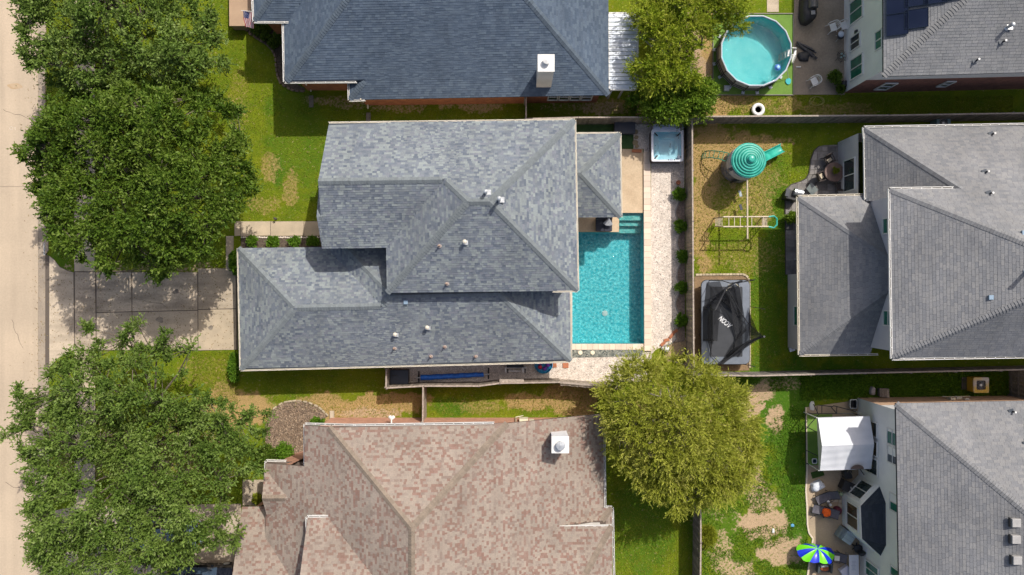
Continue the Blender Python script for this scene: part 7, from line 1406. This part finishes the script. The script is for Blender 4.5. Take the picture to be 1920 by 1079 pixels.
def shrub(px, py, rpx, h, m, label, group=None, seed=1, ry=None, L_=.10, W_=.06, n=None, name='shrub', z0=0.0):
    rng = np.random.default_rng(seed); c = P(px, py, h * .6 + z0); r_ = L(rpx, h * .6); ry_ = L(ry, h * .6) if ry else r_; root = thing(name, label, 'shrub', (c.x, c.y, z0), group); n = n or max(16, int(60 * r_ * ry_ / .25))
    a = rng.uniform(0, 2 * np.pi, n); q = np.sqrt(rng.uniform(0, 1, n)); X = c.x + np.cos(a) * q * r_ * .72; Y = c.y + np.sin(a) * q * ry_ * .72; Z = z0 + h * (.25 + .5 * np.sqrt(1 - q ** 2 * .9)) * rng.uniform(.75, 1.05, n)
    C = np.stack([X, Y, Z], -1); out = nrm(C - np.array([c.x, c.y, z0 + h * .2])); V, rn = leaves(C, out, np.full(n, min(r_, ry_) * .42), 9, 6, L_, W_, rng, .5, 1.0, .8); leaf_object('foliage', V, rn, m, root)
    mb = MB()
    for i in range(0, n, 3): mb.tube([(c.x, c.y, z0), tuple(C[i])], .018, 4, r1=.008)
    mb.build('stem', BARK, root); return root
bl = ['highest shrub of the bed by the long fence', 'second shrub from the top in the bed by the long fence', 'middle shrub of the bed by the long fence', 'fourth shrub down in the bed by the long fence', 'lowest shrub of the bed by the long fence']
for i, ((x, y), l_) in enumerate(zip(((1275, 364), (1277, 425), (1281, 480), (1278, 539), (1278, 600)), bl)): shrub(x, y, 12.5, .75, SHR, 'bright green ' + l_, 'shrubs in the bed by the fence', 30 + i)
for i, (x, l_) in enumerate(((473, 'leftmost round clipped shrub between front path and blue-grey roof'), (511, 'second round clipped shrub from the left along the front path'), (551, 'third round clipped shrub from the left along the front path'), (586, 'shaded clipped shrub nearest the house along the front path'))): shrub(x, 453, 12.5, .7, SHR, l_, 'clipped shrubs along the front path', 40 + i, ry=10.5)
shrub(438, 690, 11, 1.1, SHR, 'upright shrub at the lower left corner of the blue-grey roof', None, 50, ry=38); shrub(440, 492, 12, 1.3, SHR, 'shaded shrub at the upper left corner of the lower blue-grey roof', None, 51, ry=30)
shrub(604, 350, 7, 1.6, SHR, 'thin tall shrub against the front wall beside the lawn', None, 52, ry=24)
shrub(533.5, 847, 18, 1.0, SHR, 'round green shrub at the lower end of the mulch bed', None, 53); shrub(498, 858, 17, 1.2, OAK, 'darker shrub left of the mulch bed under the oak', None, 54, ry=26); shrub(595, 791, 15, .8, SHR, 'small shrub peeking above the red-brown roof corner', None, 55, ry=8); shrub(484, 936, 12, .7, YEL, 'yellow-green shrub beside the small red-brown gable', None, 56, ry=11)
shrub(1326, 1006, 17, .9, YEL, 'spiky yellow-green clump right of the lower fence', None, 57, L_=.3, W_=.03)
shrub(1566, 146, 14, .9, OAK, 'dark potted bush near the white wall corner on the patio', None, 58); shrub(1576, 166, 9, .6, OAK, 'small brownish bush below the potted bush', None, 59)
shrub(1485, 408, 12, .9, LIME, 'pale green plant on the patio under the grey lower roof', None, 60, L_=.16, W_=.05)
c_ = P(1567, 320, .8); shrub(1567, 319, 6.5, .35, YEL, 'small yellow-green potted plant on the round brown table', None, 61, L_=.12, W_=.035, z0=.76, n=10)
for i, (x, y, r_) in enumerate(((482, 55, 12), (498, 68, 10), (512, 82, 10), (524, 70, 12), (500, 48, 12))): shrub(x, y, r_, .6, OAK, ('bed shrub right beside the flag', 'second bed shrub below the flag', 'bed shrub at the bend of the stone edging', 'bed shrub against the navy-roofed brick corner', 'bed shrub tucked under the small navy roof')[i], 'shrubs in the shaded bed by the flag', 70 + i)
# ------------------------------------------------------------------ grass you can see standing: tufts over the lawns
def tufts(name, regions, n, m, h, seed, w_=.035, dens=None):
    rng = np.random.default_rng(seed); Vs = []; R = []
    for poly, k in regions:
        pw = polyP(poly); xs = [p[0] for p in pw]; ys = [p[1] for p in pw]; X = rng.uniform(min(xs), max(xs), k); Y = rng.uniform(min(ys), max(ys), k); ok = in_poly_np(X, Y, pw)
        if dens: ok &= fnoise(X, Y, .9) + (rng.random(len(X)) - .5) * .12 > dens
        X, Y = X[ok], Y[ok]; n_ = len(X); hh = h * rng.uniform(.5, 1.3, n_); a = rng.uniform(0, 2 * np.pi, n_); lean = rng.normal(size=(n_, 2)) * .7
        base = np.stack([X, Y, np.full(n_, -.01)], -1); s = np.stack([np.cos(a), np.sin(a), np.zeros(n_)], -1) * w_ * rng.uniform(.6, 1.5, n_)[:, None]; tip = base + np.stack([lean[:, 0] * hh, lean[:, 1] * hh, hh], -1); mid = (base + tip) / 2 + np.array([0, 0, 1.0]) * (hh * .15)[:, None]
        Vs.append(np.stack([base - s * .3, mid - s, tip, mid + s], 1)); R.append(np.clip(rng.random(n_) * .6 + fnoise(X, Y, 2.0) * .5, 0, 1))
    V = np.concatenate(Vs); return leaf_object(name, V, np.concatenate(R), m, None, 'stuff', (0, 0, 0))
GR = leaf_mat('grass_blade', [(.12, .18, .010), (.18, .22, .012), (.24, .25, .025), (.30, .26, .07)], rough=.7, trans=.15)
GRL = leaf_mat('lush_blade', [(.055, .12, .010), (.085, .17, .012), (.12, .22, .015), (.17, .26, .02)], rough=.7, trans=.15)
tufts('grass', [([(380, -5), (430, -5), (440, 60), (520, 170), (600, 225), (612, 240), (600, 414), (440, 414), (400, 200)], 16000), ([(1292, 236), (1530, 236), (1520, 330), (1473, 360), (1473, 515), (1490, 515), (1495, 690), (1407, 690), (1405, 520), (1300, 514)], 26000),
                ([(500, 700), (1120, 722), (1130, 775), (640, 784), (500, 750)], 15000), ([(1148, 790), (1297, 900), (1297, 1085), (1152, 1085)], 12000), ([(360, 660), (446, 660), (446, 760), (360, 760)], 4000), ([(90, -5), (139, -5), (139, 500), (92, 470)], 8000), ([(1295, 180), (1900, 180), (1900, 214), (1295, 214)], 9000), ([(560, 175), (1180, 195), (1180, 228), (620, 228), (560, 210)], 8000)], 0, GR, .055, 5, w_=.022)
tufts('weeds', [([(1385, 712), (1520, 705), (1610, 712), (1515, 760), (1508, 880), (1512, 980), (1520, 1085), (1315, 1085), (1315, 960), (1400, 930), (1420, 850), (1390, 760)], 40000)], 0, GRL, .08, 6, w_=.03, dens=.50)
tufts('weeds', [([(1500, 700), (1890, 690), (1890, 744), (1500, 750)], 16000)], 0, GRL, .10, 8, w_=.035)

mb = MB(); rr = random.Random(15)
for i in range(1500):
    x, y = (rr.uniform(60, 440), rr.uniform(480, 690)) if i % 3 == 0 else (86 - abs(rr.gauss(0, 22)), rr.uniform(-10, 1090)) if i % 3 == 1 else (rr.uniform(92, 440), rr.uniform(505, 660))
    if x > 88 and not (508 < y < 655): continue
    c = P(x, y, 0); z = -.112 if x < 84 else .034; t = rr.uniform(0, 3.1); l_ = rr.uniform(.03, .06); mb.add([(c.x - l_ * math.cos(t), c.y - l_ * math.sin(t), z), (c.x - l_ * .5 * math.sin(t), c.y + l_ * .5 * math.cos(t), z + .012), (c.x + l_ * math.cos(t), c.y + l_ * math.sin(t), z), (c.x + l_ * .5 * math.sin(t), c.y - l_ * .5 * math.cos(t), z + .006)], [(0, 1, 2, 3)], rr.random())
o = mb.build('fallen_leaves', mat('dry_leaf', (.2, .12, .06), ramp=('L', [(.10, .07, .03), (.22, .14, .06), (.30, .22, .10), (.14, .14, .04)]), rough=.9), origin=(0, 0, 0)); o['kind'] = 'stuff'

CRK = mat('crack_dirt', (.10, .08, .06), rough=.95); rr = random.Random(41)
for (x, y, dx, dy, n, z) in ((4, 205, 8, 3, 9, -.118), (20, 600, 4, 9, 8, -.118), (8, 905, 7, 4, 8, -.118), (255, 560, 9, 2, 9, .031), (150, 620, 4, -7, 5, .031)):
    pts = []
    for i in range(n): pts.append(P(x, y, 0)); x += dx * rr.uniform(.3, 1.4) + rr.uniform(-2, 2); y += dy * rr.uniform(.3, 1.4) + rr.uniform(-2, 2)
    mb = MB()
    for a, b in zip(pts, pts[1:]):
        d = (b - a).normalized(); nn = Vector((-d.y, d.x, 0)) * rr.uniform(.007, .014); mb.add([(a.x - nn.x, a.y - nn.y, z), (b.x - nn.x, b.y - nn.y, z), (b.x + nn.x, b.y + nn.y, z), (a.x + nn.x, a.y + nn.y, z)], [(0, 1, 2, 3)])
    o = mb.build('crack', CRK); o['kind'] = 'structure'
OIL = mat('oil_stain', (.17, .14, .11), (.30, .25, .19), scale=3, rough=.8)
for (x, y, r_) in ((300, 600, 7), (395, 615, 5), (330, 547, 6)):
    c = P(x, y, .03); o = MB().prism([(c.x + r_ * S * (1 + .25 * math.sin(3 * t + x)) * math.cos(t), c.y + r_ * S * (.8 + .2 * math.sin(2 * t + y)) * math.sin(t)) for t in [k * .42 for k in range(15)]], .0305, .033, bottom=False).build('oil_stain', OIL); o['kind'] = 'structure'
